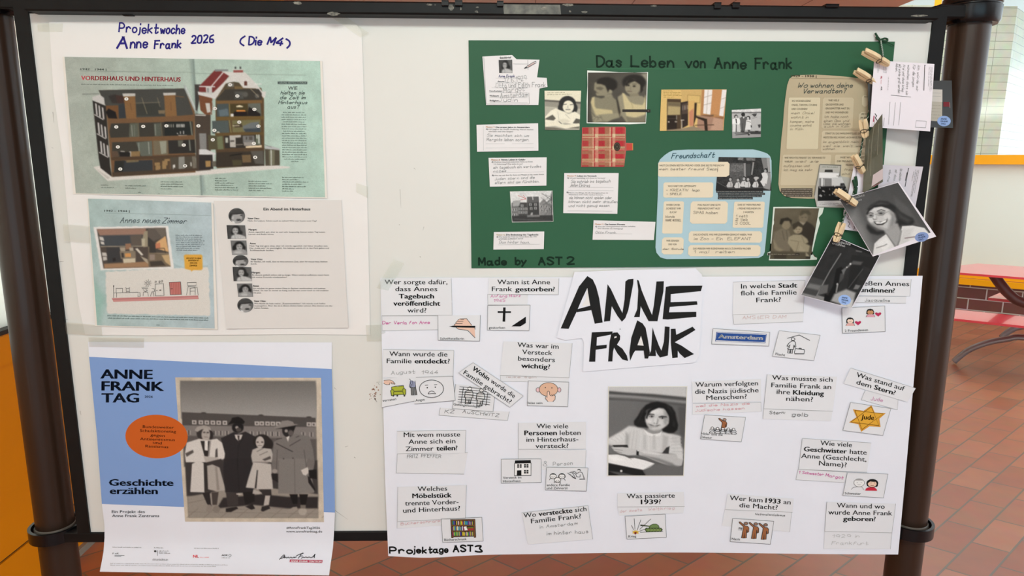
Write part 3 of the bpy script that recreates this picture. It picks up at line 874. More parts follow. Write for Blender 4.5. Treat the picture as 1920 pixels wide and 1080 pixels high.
# man in a dark suit and hat
ph += [('p', K6('445,730 590,660 650,680 720,655 850,720 850,880 800,1100 480,1100 490,900'), '#2e2b2c', 1.2), ('p', S6('480,0 790,0 820,375 660,385 495,380 470,150'), '#2c292a', 1.2),
       ('p', S6('500,380 640,380 640,520 520,540'), '#3b3635', 1.2), ('p', S6('690,375 820,370 825,480 720,520'), '#232020', 1.2), ('p', S6('500,560 620,540 640,560 560,600 500,600'), '#292525', 1), ('p', S6('720,540 800,510 830,560 790,575'), '#292525', 1), ('p', S6('620,390 690,395 660,405 620,405'), '#b9b1aa', .8),
       ('e', 340 + 635 / 6, 700 + 610 / 6, 11, 10, '#211f20', 1.5), ('p', K6('520,580 560,530 570,500 640,488 685,510 715,545 700,570 600,560'), '#1f1d1d', 1), ('e', 340 + 625 / 6, 700 + 610 / 6, 3, 3, '#9a928c', 1.5), ('e', 340 + 645 / 6, 700 + 635 / 6, 5, 4, '#4b4543', 1.5),
       ('p', K6('600,690 690,690 670,740 640,760 610,730'), '#b9b2ad', .8), ('p', K6('630,700 655,700 650,755 640,755'), '#3a3535', .8), ('l', K6('700,720 640,820 630,1080'), .7, '#221f20'), ('l', S6('630,0 650,380'), .8, '#232021')]
# girl
ph += [('e', 340 + 905 / 6, 700 + 770 / 6, 17, 14, '#2a2625', 1.5), ('e', 340 + 980 / 6, 700 + 800 / 6, 9, 11, '#2a2625', 2), ('e', 340 + 885 / 6, 700 + 775 / 6, 8, 11, '#b0a8a2', 1.2), ('e', 340 + 858 / 6, 700 + 774 / 6, 2.2, 1.4, '#4f4947', .8), ('e', 340 + 910 / 6, 700 + 774 / 6, 2.2, 1.4, '#4f4947', .8), ('l', K6('882,780 878,798'), .7, '#8a827c'), ('l', K6('860,812 905,812'), .8, '#5a5350'),
       ('p', K6('800,860 860,835 920,840 1010,850 1035,930 1020,1000 960,1010 800,1010 785,930'), '#aba49e', 1.2), ('l', K6('850,880 930,840'), .8, '#494341'), ('l', K6('880,920 970,880'), .8, '#494341'), ('l', K6('800,1000 1000,1000'), .8, '#494341'), ('p', K6('910,970 1000,930 1010,960 940,985'), '#4f4947', 1),
       ('p', S6('810,40 1010,60 1030,340 860,345 825,335 725,325 760,200'), '#b3aca6', 1.2), ('p', S6('850,130 862,130 845,335 825,332'), '#332f2e', .8), ('p', S6('868,345 1010,345 1015,415 930,420'), '#332f2e', 1.2), ('p', S6('945,415 1000,415 985,520 925,530'), '#aba39c', 1), ('p', S6('905,540 985,530 1000,560 920,595 895,585'), '#2c2828', 1), ('p', S6('810,345 910,385 870,400 800,395'), '#a59d96', 1)]
# man in a long grey coat and wide hat
ph += [('p', K6('1040,770 1160,710 1290,680 1440,710 1480,850 1500,1000 1480,1100 1100,1100 1020,980'), '#6f6a67', 1.3), ('p', S6('1090,0 1420,0 1500,360 1490,385 1300,395 1090,390'), '#77726e', 1.3), ('p', S6('1015,20 1100,20 1095,170 1015,160'), '#6b6562', 1.2), ('p', S6('1420,0 1500,20 1490,110 1400,90'), '#6b6562', 1.2),
       ('e', 340 + 1200 / 6, 700 + 640 / 6, 11, 13, '#2a2727', 1.5), ('p', K6('1040,610 1110,570 1130,535 1200,528 1255,545 1270,570 1315,572 1240,600 1150,610 1060,630'), '#807a76', 1), ('p', K6('1060,625 1150,608 1290,585 1270,640 1200,620'), '#1f1d1d', 1.2), ('e', 340 + 1180 / 6, 700 + 648 / 6, 3, 3, '#958d87', 1.4), ('e', 340 + 1230 / 6, 700 + 670 / 6, 5, 5, '#5a5452', 1.5), ('p', K6('1180,720 1220,700 1200,770'), '#c8c1bb', 1),
       ('l', K6('1070,790 1250,880'), 1.3, '#2f2b2b'), ('l', K6('1220,815 1340,745'), 1.2, '#3d3837'), ('l', K6('1290,720 1325,705'), 1, '#3d3837'), ('l', K6('1070,740 1130,730'), 1, '#2f2b2b'), ('l', S6('1272,0 1280,390'), .8, '#55504d'), ('e', 340 + 1255 / 6, 700 + 955 / 6, 1.2, 1.2, '#3a3534'), ('e', 340 + 1150 / 6, 700 + 960 / 6, 1.2, 1.2, '#3a3534'),
       ('l', K6('1080,860 1070,1080'), 1, '#4f4a48'), ('l', K6('1380,860 1410,1080'), 1, '#4f4a48'), ('p', S6('1345,130 1420,95 1440,150 1400,190 1370,180'), '#c0b8b1', 1.2), ('p', S6('1430,130 1520,120 1525,230 1440,220'), '#211e1e', 1.2), ('p', S6('1420,190 1450,220 1510,350 1500,365 1430,270'), '#252222', 1), ('p', S6('1010,170 1085,170 1090,270 1020,230'), '#282424', 1.2), ('e', 340 + 1050 / 6, 860 + 140 / 6, 5, 4, '#938b85', 1.2),
       ('p', S6('1215,400 1310,400 1305,510 1255,510'), '#1f1c1c', 1), ('p', S6('1325,400 1425,400 1400,520 1345,520'), '#1f1c1c', 1), ('p', S6('1170,605 1255,545 1300,540 1310,570 1240,610 1190,618'), '#90877e', 1), ('e', 340 + 1365 / 6, 860 + 595 / 6, 8, 7, '#a1988e', 1), ('p', S6('1340,520 1400,520 1400,560 1340,560'), '#6e665f', 1)]
ph += [('b', 1)]
picture(poster, pp('328.5,707.5 602,708.5 607.5,979 347,978'), ph, .95, 'family_photograph')
a = Art(poster, 'orange_badge'); a.ell(293.5, 818.5, 58.5, 41, '#bf5b24', 48, .03); a.build()
a = Art(poster, 'lettering')
NV = '#1a2436'
for t, x0, x1, y, yb in (('ANNE', 188, 286.5, 709.5, 710.5), ('FRANK', 190, 308, 732, 733), ('TAG', 190, 261, 754.5, 754.5)): a.text(t, x0, y, x1, yb, 17, NV, 2)
a.text('2026', 271, 745.5, 286.5, 745.7, 4, NV, True)
for t, x0, x1, y in (('Bundesweiter', 267.5, 326, 803), ('Schulaktionstag', 262, 330, 810.5), ('gegen', 282, 309, 818.5), ('Antisemitismus', 262.5, 328, 826), ('und', 286.5, 303, 832.5), ('Rassismus', 272.5, 315.5, 839.5)):
    a.text(t, x0, y - .8, x1, y + 1, 5, '#2a150a')
a.text('Geschichte', 204, 910.5, 325.5, 911, 12, NV, 2); a.text('erzählen', 205.5, 926, 296, 926.5, 12, NV, 2)
a.text('Ein Projekt des', 209.5, 961.8, 271.5, 962, 5, 30); a.text('Anne Frank Zentrums', 210, 969.5, 298.5, 969.7, 5, 30)
a.text('#AnneFrankTag2026', 537, 991.5, 600, 991.7, 4, 40); a.text('www.annefranktag.de', 536.5, 998.5, 604, 998.5, 4, 40)
a.build()
a = Art(poster, 'sponsor_marks')
G1 = 120
a.micro(211, 1026, 265, 1026.8, .9, G1); a.micro(289, 1027, 306, 1027.5, .9, G1); a.micro(364, 1028, 410, 1028.5, .9, G1)
a.text('F eK', 211, 1039, 223, 1039, 2.6, 90); a.line(pp('215,1041.3 233,1041.5'), .8, 110); a.line(pp('215,1043.2 227,1043.4'), .8, 110)
a.ell(291, 1033.5, 2.4, 1.9, 70); a.line(pp('295.5,1032 295,1042'), .7, 90)
for i, l in enumerate((19, 14, 21)): a.micro(298, 1033 + i * 2.2, 298 + l, 1033.2 + i * 2.2, .8, 110)
a.micro(286, 1048.5, 315, 1048.7, .8, 100); a.micro(286, 1050.6, 315, 1050.8, .8, 100)
a.text('NL', 362, 1045.5, 373, 1045.5, 5, '#d5474f', True); a.micro(375, 1045, 392, 1045.3, .8, '#e38a8a')
a.text('AOK', 415, 1042.5, 427, 1042.5, 3, 95, True, .2); a.ring(431, 1041.5, 2.2, 2, .8, 120); a.micro(415, 1046, 431, 1046.2, .9, 130)
for i in range(2): a.micro(207, 1056.5 + i * 3.2, 432, 1059.5 + i * 3.2, .75, 150, .98 - i * .1)
sg = [pp('524,1049 530,1042 533,1040 534,1042 529,1047 526,1047'), pp('534,1042 532,1047 536,1044 537,1047 541,1044 542,1047 546,1044 547,1047 552,1044 551,1046 556,1044'), pp('556,1042 562,1039 570,1037 566,1037 562,1043 559,1047'), pp('562,1043 567,1042'), pp('565,1047 568,1044 570,1046 574,1044 576,1046 580,1044 582,1046 586,1045 592,1037 588,1045 590,1043 589,1046')]
for s_ in sg: a.line(chaikin(s_), 1.2, 25)
a.poly(pp('543.5,1049 605,1050.5 604,1055.5 543,1054'), '#b03a55'); a.text('ANNE FRANK ZENTRUM', 545, 1053.4, 603, 1054.8, 3, 235, True)
a.build()

green = Sheet('green_poster', 'large dark green poster with pasted photographs and notes, upper right of the board', 'poster',
    pp('878.5,75.5 1678,78 1640,498 884,503'), lambda x, y: .0014 + .0010 * sstep(430, 500, y) * (1 + math.sin(x * .012)), P_GREEN, nu=40, nv=24, wav=.0001)
a = Art(green, 'handwriting')
DK = '#162a1e'
for t, x0, x1, y, y1 in (('Das', 1119, 1166, 125.5, 125.5), ('Leben', 1184, 1262, 125, 126), ('von', 1285, 1322, 126, 127), ('Anne', 1340, 1399, 128, 129), ('Frank', 1416, 1484, 129, 129)):
    a.hand(t, x0, y, x1, y1, 20, 3.5, DK, .35)
for t, x0, x1, y in (('Made', 898, 949, 497), ('by', 967, 987, 496.5), ('AST', 1010, 1053, 496.5), ('2', 1064, 1077, 495.5)): a.hand(t, x0, y, x1, y - .5, 13.5, 3.4, DK, .35)
a.line(pp('1100,129 1380,130'), .6, '#4a8560')
a.build()

def q_off(x, y):
    return .0016 + .0088 * (y - 519) / 479 + .0068 * (x - 713) / 990
qsheet = Sheet('question_sheet', 'large white sheet with pasted questions, answers and picture cards, lower right of the board', 'paper sheet',
    pp('713,521 1730,517 1684,1040 728,1041'), q_off, P_COOL, nu=10, nv=10, wav=0.)
qsheet.sag = lambda x: 5.0 * math.exp(-((x - 800) / 70) ** 2) - 4.5 * math.exp(-((x - 1250) / 260) ** 2)
regrid(qsheet, pp('713,521 717,700 722,900 728,1041'), pp('1730,517 1712,730 1697,900 1684,1040'), 40, 60)
a = Art(qsheet, 'handwriting')
for t, x0, x1, y, y1, w in (('Pro', 731, 773, 1037.5, 1038, 3), ('jek', 775, 800, 1036.5, 1037, 2.8), ('tage', 804, 840, 1037, 1035.5, 2.8), ('AST', 850, 886, 1034.5, 1034, 3), ('3', 892, 905, 1035, 1035, 3)): a.hand(t, x0, y, x1, y1, 11.5, w, 22, .4)
a.build()

# the painted name on its own cut-out
name = Sheet('title_cutout', 'white cut-out with huge black painted capital letters, top centre of the question sheet', 'paper cut-out',
    pp('1077,510 1180,506 1304,503 1316,515 1318,545 1315,585 1313,640 1311,667 1303,680 1200,688 1093,697 1095,643 1091,634 1060,638 1044,633 1050,608 1064,560'), .0022, P_COOL, base=qsheet, wav=0)
a = Art(name, 'painted_letters')
N5 = lambda s: pp(s, 1030, 500, 5.4)
BK = 33
for s_ in ('115,625 235,350 300,200 385,95 440,130 475,205 505,320 540,565 460,578 425,440 400,330 385,215 330,330 270,470 195,630', '285,430 415,395 425,440 275,462',
           '553,557 575,330 590,178 625,230 690,370 740,470 762,330 770,150 800,128 852,122 850,170 835,250 800,440 770,520 735,558 690,500 632,400 615,550',
           '857,510 890,430 900,240 888,132 905,140 935,240 1000,400 1040,490 1060,380 1085,150 1160,147 1155,250 1120,430 1095,553 1005,552 960,470 925,400 915,510',
           '1147,532 1180,205 1225,195 1550,192 1535,248 1230,278 1228,360 1495,350 1500,385 1220,408 1212,462 1488,457 1488,508 1200,535',
           '402,962 430,665 640,655 640,685 482,715 478,800 582,790 580,825 470,842 465,962', '595,960 610,760 625,690 650,668 690,665 718,700 715,740 685,790 740,830 785,900 798,955 740,940 690,880 655,820 645,860 638,960',
           '818,955 810,870 830,720 890,543 945,575 975,620 1000,750 1018,870 1000,930 965,930 955,850 870,850 850,880', '1005,905 1030,850 1045,615 1065,680 1110,800 1135,850 1160,760 1170,605 1218,610 1215,720 1200,900 1120,920 1090,880 1075,840 1080,905',
           '1245,925 1230,770 1230,630 1278,628 1285,690 1450,608 1480,640 1400,690 1270,765 1340,800 1465,885 1370,925 1320,880 1300,850 1300,920'):
    p = N5(s_); a.poly(p, BK)
a.poly(N5('365,335 385,220 412,390 330,402'), '#dcdad9'); a.poly(N5('657,725 660,708 682,704 680,718'), '#dcdad9'); a.poly(N5('892,795 928,700 955,800'), '#dcdad9')
a.ell(1030 + 716 / 5.4, 500 + 632 / 5.4, 1, .8, 90)
a.build()

# ------------------------------------------------------------------ magazine pages on the left sheet
M1 = paper_mat('magazine paper', tuple(v / GAIN for v in lin('#dad4cc')), .4, .35)
spread = Sheet('magazine_spread', 'open magazine double page with a cutaway house, under the blue handwritten heading', 'magazine page',
    pp('117,106.5 604,114 613.5,372 137,364'), lambda x, y: .0022 + .0016 * math.exp(-((x - (363 + (y - 107) * .05)) / 9) ** 2), M1, nu=40, nv=14, base=left_sheet, wav=.0001)
A6 = lambda s: pp(s, 100, 100, 6.); B6 = lambda s: pp(s, 340, 100, 6.); Cc6 = lambda s: pp(s, 100, 200, 6.); D6 = lambda s: pp(s, 340, 200, 6.)
BR = '#6a5039'; BRD = '#4c3c2e'; DKR = '#3a3833'; WHT = '#c2bfbb'
o = [('g', 120, 240, '#9da39b', 610, 240, '#a7c1b6'), ('n', .05, 22), ('n', .025, 5)]
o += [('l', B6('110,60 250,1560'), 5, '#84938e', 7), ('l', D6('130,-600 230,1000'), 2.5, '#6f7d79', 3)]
o += [('l', A6('310,200 1560,215'), .7, '#6f7a73'), ('l', B6('130,225 1400,245'), .6, '#7c8a82')]
# plinth
o += [('p', Cc6('450,680 520,665 660,790 1640,720 1700,715 2380,650 2660,675 2660,690 1660,770 610,835'), '#c9c5c0', 1), ('p', Cc6('470,690 640,800 610,815'), '#b3afaa', 1)]
# front house
o += [('p', A6('440,530 590,590 640,1270 660,1390 530,1290 510,1180'), '#2d2a28', 1), ('p', A6('510,415 1480,395 1590,650 1600,1340 660,1390 590,590 575,560'), BR, 1), ('p', A6('510,415 1480,395 1575,690 1380,705 1280,710 930,720 720,735 620,735 590,590'), '#42423f', 1),
      ('p', A6('435,490 520,465 570,500 580,585 445,530'), '#b5b3b1', 1), ('l', A6('330,460 510,455'), 1.4, '#6f746f'), ('l', A6('1480,375 1600,640'), 5, '#98a09f', 1.2), ('l', A6('1490,380 1605,640'), 2, '#b7bdbb', 1)]
for k, dy in enumerate((0, 215, 425)):
    for i, x in enumerate((470, 505, 545)):
        o.append(('p', A6(f'{x + k*27},{560 + dy + i*22} {x + 17 + k*27},{568 + dy + i*22} {x + 30 + k*27},{700 + dy + i*22} {x + 12 + k*27},{690 + dy + i*22}'), '#b9b6b5', .8))
    o.append(('l', A6(f'{465 + k*27},{690 + dy} {595 + k*27 - 35},{745 + dy}'), 1.5, '#cbc8c5'))
o += [('p', A6('590,590 730,585 735,735 620,735'), '#694a30', 1), ('p', A6('590,660 620,620 700,660 720,735 620,730'), '#1e1c1d', 1), ('p', A6('735,580 800,560 820,730 740,730'), '#33373b', 1.2), ('p', A6('620,480 700,460 780,560 660,560'), '#33302e', 2), ('p', A6('700,470 800,480 800,560 720,560'), '#40302c', 2)]
o += [('p', A6('790,480 920,480 935,735 820,735'), '#7a5b3c', 1), ('p', A6('778,452 922,450 922,482 785,486'), '#b2b0ac', .8), ('p', A6('1245,470 1370,465 1390,705 1260,712'), '#7a5b3c', 1), ('p', A6('1235,444 1376,442 1376,470 1240,474'), '#b2b0ac', .8),
      ('l', A6('865,560 880,640'), 1, '#5e4630'), ('l', A6('1320,550 1325,640'), 1, '#5e4630'), ('l', A6('1370,480 1470,492'), 1.5, '#6b5138'), ('p', A6('930,570 1180,560 1240,660 1250,700 940,700'), '#393a36', 2), ('l', A6('995,500 1055,680'), 1.1, '#7e7560'), ('l', A6('930,560 1200,550'), 1, '#77705c'), ('l', A6('1170,500 1200,600'), 1, '#77705c'), ('p', A6('1180,640 1260,640 1250,680 1185,680'), '#6f6350', 1)]
o += [('p', A6('650,790 1570,765 1575,920 1400,930 650,975 630,880'), DKR, 1), ('p', A6('860,790 950,785 965,945 850,950'), '#55584e', 1), ('l', A6('880,810 890,930'), 1.2, '#8d9088'), ('l', A6('910,810 915,930'), .8, '#7b7f76'), ('p', A6('1130,790 1210,785 1215,930 1140,935'), '#50544c', 1), ('l', A6('1145,800 1150,920'), 1.4, '#858a80'), ('l', A6('955,785 965,950'), 1.2, '#6f6552'), ('l', A6('1210,780 1225,935'), 1.2, '#6f6552'), ('p', A6('1250,770 1545,765 1550,920 1250,930'), '#262827', 1.4), ('l', A6('1540,770 1560,920'), 2, '#767a70')]
for x in (1300, 1325, 1350, 1390, 1405, 1422, 1440, 1455, 1470): o.append(('l', A6(f'{x},{800} {x},{828}'), 1.6, '#9d9a90' if x < 1380 else '#c7c7c2', .8))
o += [('l', A6('1430,880 1430,905'), 1.2, '#c9cac6'), ('l', A6('1465,875 1465,905'), 1.4, '#c9cac6'), ('l', A6('1395,900 1400,905'), 1.5, '#c9cac6'), ('l', A6('1410,927 1500,925'), 2, '#c7c7c2', .8)]
o += [('p', A6('640,950 1590,920 1595,960 645,1000'), BR, 1), ('p', Cc6('660,400 1110,385 1115,560 980,575 680,580 660,500'), '#3d3a34', 1), ('p', Cc6('930,400 1110,385 1115,555 990,560'), '#5a5e56', 1), ('l', Cc6('960,410 965,540'), 2, '#798078'), ('l', Cc6('1070,400 1080,530'), 1.6, '#8d928a'), ('p', Cc6('1120,385 1290,380 1290,540 1130,545'), '#6a6251', 1), ('p', Cc6('1195,390 1270,385 1270,520 1215,535'), '#8a8c7e', 1), ('p', Cc6('1290,380 1590,370 1600,520 1300,530'), '#2f2d2b', 1), ('p', Cc6('1400,380 1460,378 1455,450 1405,450'), '#5a5a51', 1.2), ('l', Cc6('1530,380 1540,490'), 2.5, '#6c7068'),
      ('p', Cc6('650,500 720,500 740,560 660,570'), '#55463a', 1), ('l', Cc6('760,503 800,505'), 1.5, '#c9c6c0'), ('p', Cc6('740,510 860,510 860,560 750,560'), '#22201f', 1), ('p', Cc6('870,505 975,500 975,572 865,578'), '#7f6849', 1), ('l', Cc6('855,510 870,506 870,560'), 1.2, '#c7c4be')]
o += [('p', Cc6('650,570 1600,535 1605,575 655,605'), BRD, 1), ('p', Cc6('690,610 1115,600 1120,735 680,755'), '#34373a', 1.2), ('p', Cc6('690,610 800,605 780,745 690,745'), '#2b2c2a', 1.5), ('p', Cc6('820,605 960,600 960,620 820,630'), '#6d614a', 1), ('p', Cc6('1125,580 1310,575 1310,715 1130,725'), '#4d3f31', 1)]
for q in ((1140, 630, 60, 30), (1225, 610, 60, 50), (1150, 665, 55, 40), (1225, 660, 45, 40), (1150, 700, 40, 20), (1250, 590, 60, 20)): o.append(('p', Cc6(f'{q[0]},{q[1]} {q[0]+q[2]},{q[1]-4} {q[0]+q[2]},{q[1]+q[3]} {q[0]},{q[1]+q[3]+3}'), '#8c7350', .8))
o += [('p', Cc6('1315,570 1600,555 1610,705 1320,715'), '#4a443b', 1), ('p', Cc6('1410,565 1475,560 1480,700 1410,705'), '#80807a', 1), ('p', Cc6('1345,655 1370,650 1370,685 1345,690'), '#c9c8c4', .8), ('l', Cc6('1350,690 1350,715'), 1, '#c0bfba'), ('l', Cc6('1548,630 1550,665'), 2, '#c4c4be'), ('p', Cc6('1560,560 1600,558 1605,700 1570,700'), '#6b665c', 1), ('p', Cc6('660,740 1630,690 1640,720 670,790'), '#463a30', 1)]
# link between the houses
o += [('p', B6('150,350 215,350 210,470 180,650 160,640'), '#3c3a38', 1), ('p', B6('150,680 330,690 330,1312 170,1325'), '#453c35', 1), ('p', B6('200,900 280,900 285,1090 210,1090'), '#7b7a78', 1), ('p', D6('200,480 280,480 390,525 380,540 200,540'), '#c4c3c3', .8), ('l', D6('360,530 362,605'), 2.2, '#c4c3c3'), ('p', D6('200,545 350,540 360,700 200,710'), '#302c2b', 1), ('p', D6('270,610 330,608 330,675 275,680'), '#97794f', 1), ('p', D6('345,615 415,610 415,670 350,675'), '#5f5b50', 1), ('p', B6('195,470 350,500 345,690 270,690 215,640'), '#6a4430', 1), ('p', B6('270,560 320,560 330,660 290,670'), '#b7b4b0', 1), ('l', B6('345,540 360,600 330,690'), 1.2, '#8f8a84'), ('p', B6('155,690 280,690 270,705 160,700'), '#b9b7b2', .8)]
# rear house
o += [('p', B6('385,370 560,330 900,390 930,520 935,1262 400,1292 385,700'), '#54432f', 1), ('p', B6('200,370 380,185 560,230 380,440 200,435'), '#6c3130', 1), ('l', B6('470,215 340,370'), 2, '#c9c6c5'), ('l', B6('205,372 375,375'), 2, '#c5c2c1'), ('p', B6('375,180 527,180 527,200 380,205'), '#7a7d7e', 1), ('p', B6('455,205 720,215 850,350 910,430 955,430 940,500 920,500 840,395 690,390 640,320 580,320 500,340 390,510 330,470 545,260'), WHT, 1), ('p', B6('185,430 380,470 385,515 190,465'), '#c1bebd', 1), ('p', B6('275,380 345,378 345,460 280,450'), '#b5b3b2', 1), ('p', B6('290,390 308,390 308,440 292,440'), '#77797a', .8),
      ('p', B6('585,190 695,190 695,215 585,215'), '#8a4a45', .8), ('l', B6('580,182 700,182'), 1.4, '#b9bdb8'), ('p', B6('600,150 617,150 617,175 600,175'), '#3f3f3e', .7), ('p', B6('655,150 672,150 672,175 655,175'), '#3f3f3e', .7), ('p', B6('708,325 740,325 740,362 708,362'), '#59372f', .8), ('e', 460.5, 154, 2.7, 2, '#59372f'), ('l', B6('830,345 900,345'), 1.6, '#d4d3d0'),
      ('p', B6('500,340 590,320 650,330 690,385 600,405 480,400'), '#4e4434', 1), ('p', B6('520,340 590,335 590,375 520,380'), '#6d6c66', 1.2), ('p', B6('600,370 690,375 690,405 600,408'), '#6d5a3c', 1), ('p', B6('395,500 470,405 870,400 905,450 905,525 400,530'), '#3a3732', 1), ('p', B6('600,430 700,430 700,510 600,515'), '#4d4d4a', 3), ('e', 460, 177, 5, 5, '#54534e', 3), ('e', 482, 180, 4, 4, '#5a5854', 2), ('l', B6('410,490 480,410'), 1.3, '#776248'), ('l', B6('780,400 870,490'), 1.3, '#857a68'), ('p', B6('390,535 910,525 910,560 395,570'), '#6d5436', 1)]
o += [('p', B6('400,570 530,565 540,715 400,715'), '#444c4d', 1), ('p', B6('420,640 520,620 535,700 430,710'), '#59666c', 2), ('l', B6('540,570 545,715'), 1.5, '#7a6d42'), ('p', B6('550,570 745,565 750,715 555,715'), '#453c26', 1), ('p', B6('615,595 655,583 695,595 690,605 620,605'), '#d8cdb0', .8), ('p', B6('620,640 715,640 725,655 620,655'), '#e08d45', 1), ('p', B6('600,655 740,655 740,705 560,705'), '#201a1a', 1), ('p', B6('555,680 588,680 588,715 555,715'), '#c7c6c2', .8), ('p', B6('750,565 890,560 900,710 755,710'), '#5e6058', 1), ('p', B6('760,600 890,680 890,712 740,705'), '#24201f', 1.5), ('p', B6('390,715 930,705 930,745 395,755'), '#64502f', 1)]
o += [('p', B6('345,760 530,755 540,895 350,905'), '#4b5352', 1.2), ('l', B6('540,755 560,895'), 2, '#7a744f'), ('p', B6('570,755 890,745 895,880 575,890'), '#6a6547', 1), ('p', B6('590,800 680,795 690,830 600,835'), '#443a2e', 1), ('l', B6('580,815 650,812'), 1.6, '#b3ab94'), ('p', B6('690,820 780,780 870,770 880,870 700,870'), '#64696a', 2), ('p', B6('700,850 890,840 890,890 720,885'), '#3b4248', 2), ('e', 344 + 65, 100 + 893 / 6, 3, 2, '#c4c2b6'), ('p', B6('380,895 930,885 930,920 380,925'), '#5c4a2e', 1)]
o += [('p', D6('300,320 470,330 480,480 310,485'), '#4f4a38', 1), ('p', D6('400,340 460,330 475,480 410,480'), '#666b50', 1), ('p', D6('480,330 890,315 905,460 490,470'), '#332f2b', 1), ('p', D6('495,350 525,348 525,405 497,408'), '#a7aaa0', .8), ('p', D6('540,325 670,318 670,345 610,350 612,455 548,455'), '#a9a59f', .8), ('p', D6('550,380 595,378 595,395 550,398'), '#4f4b47', .8), ('p', D6('690,328 820,325 825,410 695,412'), '#6f6e6c', 1), ('p', D6('725,340 740,338 740,370 725,370'), '#46423f', .8), ('p', D6('760,335 800,335 800,375 760,375'), '#504b47', 1), ('p', D6('700,400 840,395 840,440 705,440'), '#8c8782', 1), ('p', D6('722,445 905,432 905,458 725,465'), '#d3c0a2', .8), ('p', D6('835,320 885,315 895,430 835,430'), '#5d6355', 1), ('l', D6('850,320 852,355'), 2, '#c6c8c2', .8), ('l', D6('872,320 873,410'), 2.2, '#c6c8c2', .8), ('l', D6('600,430 690,425'), 1.2, '#8d857a')]
o += [('p', D6('385,485 935,465 935,510 390,515'), '#4d3d2d', 1), ('p', D6('390,515 930,500 935,665 390,680'), '#37312a', 1), ('p', D6('680,545 780,540 785,625 690,630'), '#6a5840', 1), ('p', D6('780,500 920,495 930,650 830,640'), '#55524c', 2), ('p', D6('570,600 680,600 680,660 580,665'), '#474331', 2), ('l', D6('550,550 680,530'), 2, '#1f1d1c'), ('p', D6('940,475 1105,485 1108,660 945,665'), '#4c463a', 1), ('p', D6('985,490 1050,490 1050,655 990,655'), '#6b6a58', 1), ('l', D6('1010,490 1013,658'), 1.6, '#c8cbc4', .8), ('p', D6('940,450 1000,440 1110,475 1105,490 940,470'), '#a9aaab', 1), ('l', D6('940,430 1015,455'), 1, '#6c736f')]
o += [('p', B6('1085,318 1415,318 1415,347 1085,345'), '#3b4343', .8)]
o.append(('b', 1))
picture(spread, pp('121,106.5 600,114.5 609.5,370 142,362.5'), o, 1.0, 'cutaway_house_print', .02)
a = Art(spread, 'lettering')
TX = '#454d48'
a.text('1942', 151, 131.5, 168.5, 131.5, 3.6, TX, True); a.text('1944 |', 178, 132, 199.5, 132, 3.6, TX, True)
a.text('VORDERHAUS UND HINTERHAUS', 152, 150, 339, 153, 8, '#c0464f', 2)
a.micro(152, 158, 325, 160.5, 1.2, '#59625c')
a.text('HÄUFIG GESTELLTE FRAGE', 523.5, 156.7, 574, 156.7, 2.6, '#b5cdc4', True)
a.text('WIE', 540, 168.5, 558, 168.5, 6.5, '#7b8783', True)
for t, x0, x1, y in (('hielten sie', 526, 572, 177), ('die Zeit im', 525, 573.5, 186), ('Hinterhaus', 522, 577, 195), ('aus?', 539, 561, 203.5)): a.hand(t, x0, y, x1, y, 6.6, 1.05, '#3f4946', .12, .25)
for i in range(22):
    w = 46 if i not in (0, 4, 8, 20, 21) else (40 if i < 21 else 14); y = 211 + i * 4.37; cx = 550.5 + i * .1
    a.micro(cx - w / 2, y, cx + w / 2, y + .4, 1.1, '#5a665f')
for x, y, n, ws in ((189, 347, 2, (14, 24)), (235, 348.5, 2, (38, 20)), (301, 341, 4, (40, 42, 42, 22)), (403, 334.5, 6, (20, 22, 36, 34, 42, 43)), (466, 340, 5, (36, 43, 32, 44, 28)), (529, 332.5, 7, (40, 30, 49, 36, 44, 22, 20))):
    for i in range(n): a.micro(x, y + i * 4.3, x + ws[i] * 1.0, y + i * 4.3 + .3, 1.1, '#5a665f')
a.micro(259, 360.5, 265, 360.6, 1, '#4c5651'); a.micro(297, 363, 299, 363, 1, '#4c5651')
a.build()
a = Art(spread, 'number_marks')
for x, y, t in ((237, 185.5, '7'), (218, 238, '6'), (268.5, 237, '6'), (312, 236, '6'), (221, 275.5, '5'), (344.5, 272, '4'), (225.5, 317, '2'), (347, 311, '1'), (372, 236, '3'), (402, 244.5, '9'), (399, 262, '3'), (431.5, 159, '15'), (445, 180, '14'), (403, 203.5, '13'), (477, 205, '12'), (448.5, 229, '10'), (484.5, 236.5, '11'), (476, 269, '7'), (478.5, 295, '1')):
    a.ell(x, y, 3.9, 3.1, '#d9d7d2', 16); a.text(t, x - (1.2 if len(t) < 2 else 2.2), y + 1.2, x + (1.2 if len(t) < 2 else 2.2), y + 1.2, 2.6, '#55524e', True)
a.build()

page = Sheet('magazine_page', 'pale blue magazine page with a photographed room above a child\'s pencil drawing', 'magazine page',
    pp('162.5,373 399.5,381 408,618 178.5,611.5'), .0020, M1, nu=14, nv=14, base=left_sheet)
A7 = lambda s: pp(s, 140, 360, 6.75); B7 = lambda s: pp(s, 140, 490, 6.75)
o = [('g', 170, 500, '#a1b4b2', 400, 480, '#aab9bf'), ('n', .05, 18), ('p', pp('172,520 198,560 184,615 165,612'), '#8fb0a8', 14), ('n', .02, 4)]
jag = random.Random(3)
def torn(p, k=4, amp=.8):
    out = []
    for (x0, y0), (x1, y1) in zip(p, p[1:] + p[:1]):
        n = max(1, int(math.hypot(x1 - x0, y1 - y0) / k))
        for i in range(n): out.append((x0 + (x1 - x0) * i / n + jag.uniform(-amp, amp), y0 + (y1 - y0) * i / n + jag.uniform(-amp, amp)))
    return out
o += [('p', torn(A7('238,440 700,428 1180,430 1260,990 1700,930 1690,1170')[:4] + A7('1260,960 1690,930 1690,1100'), 5, .4), '#9fb0b4', 1)]
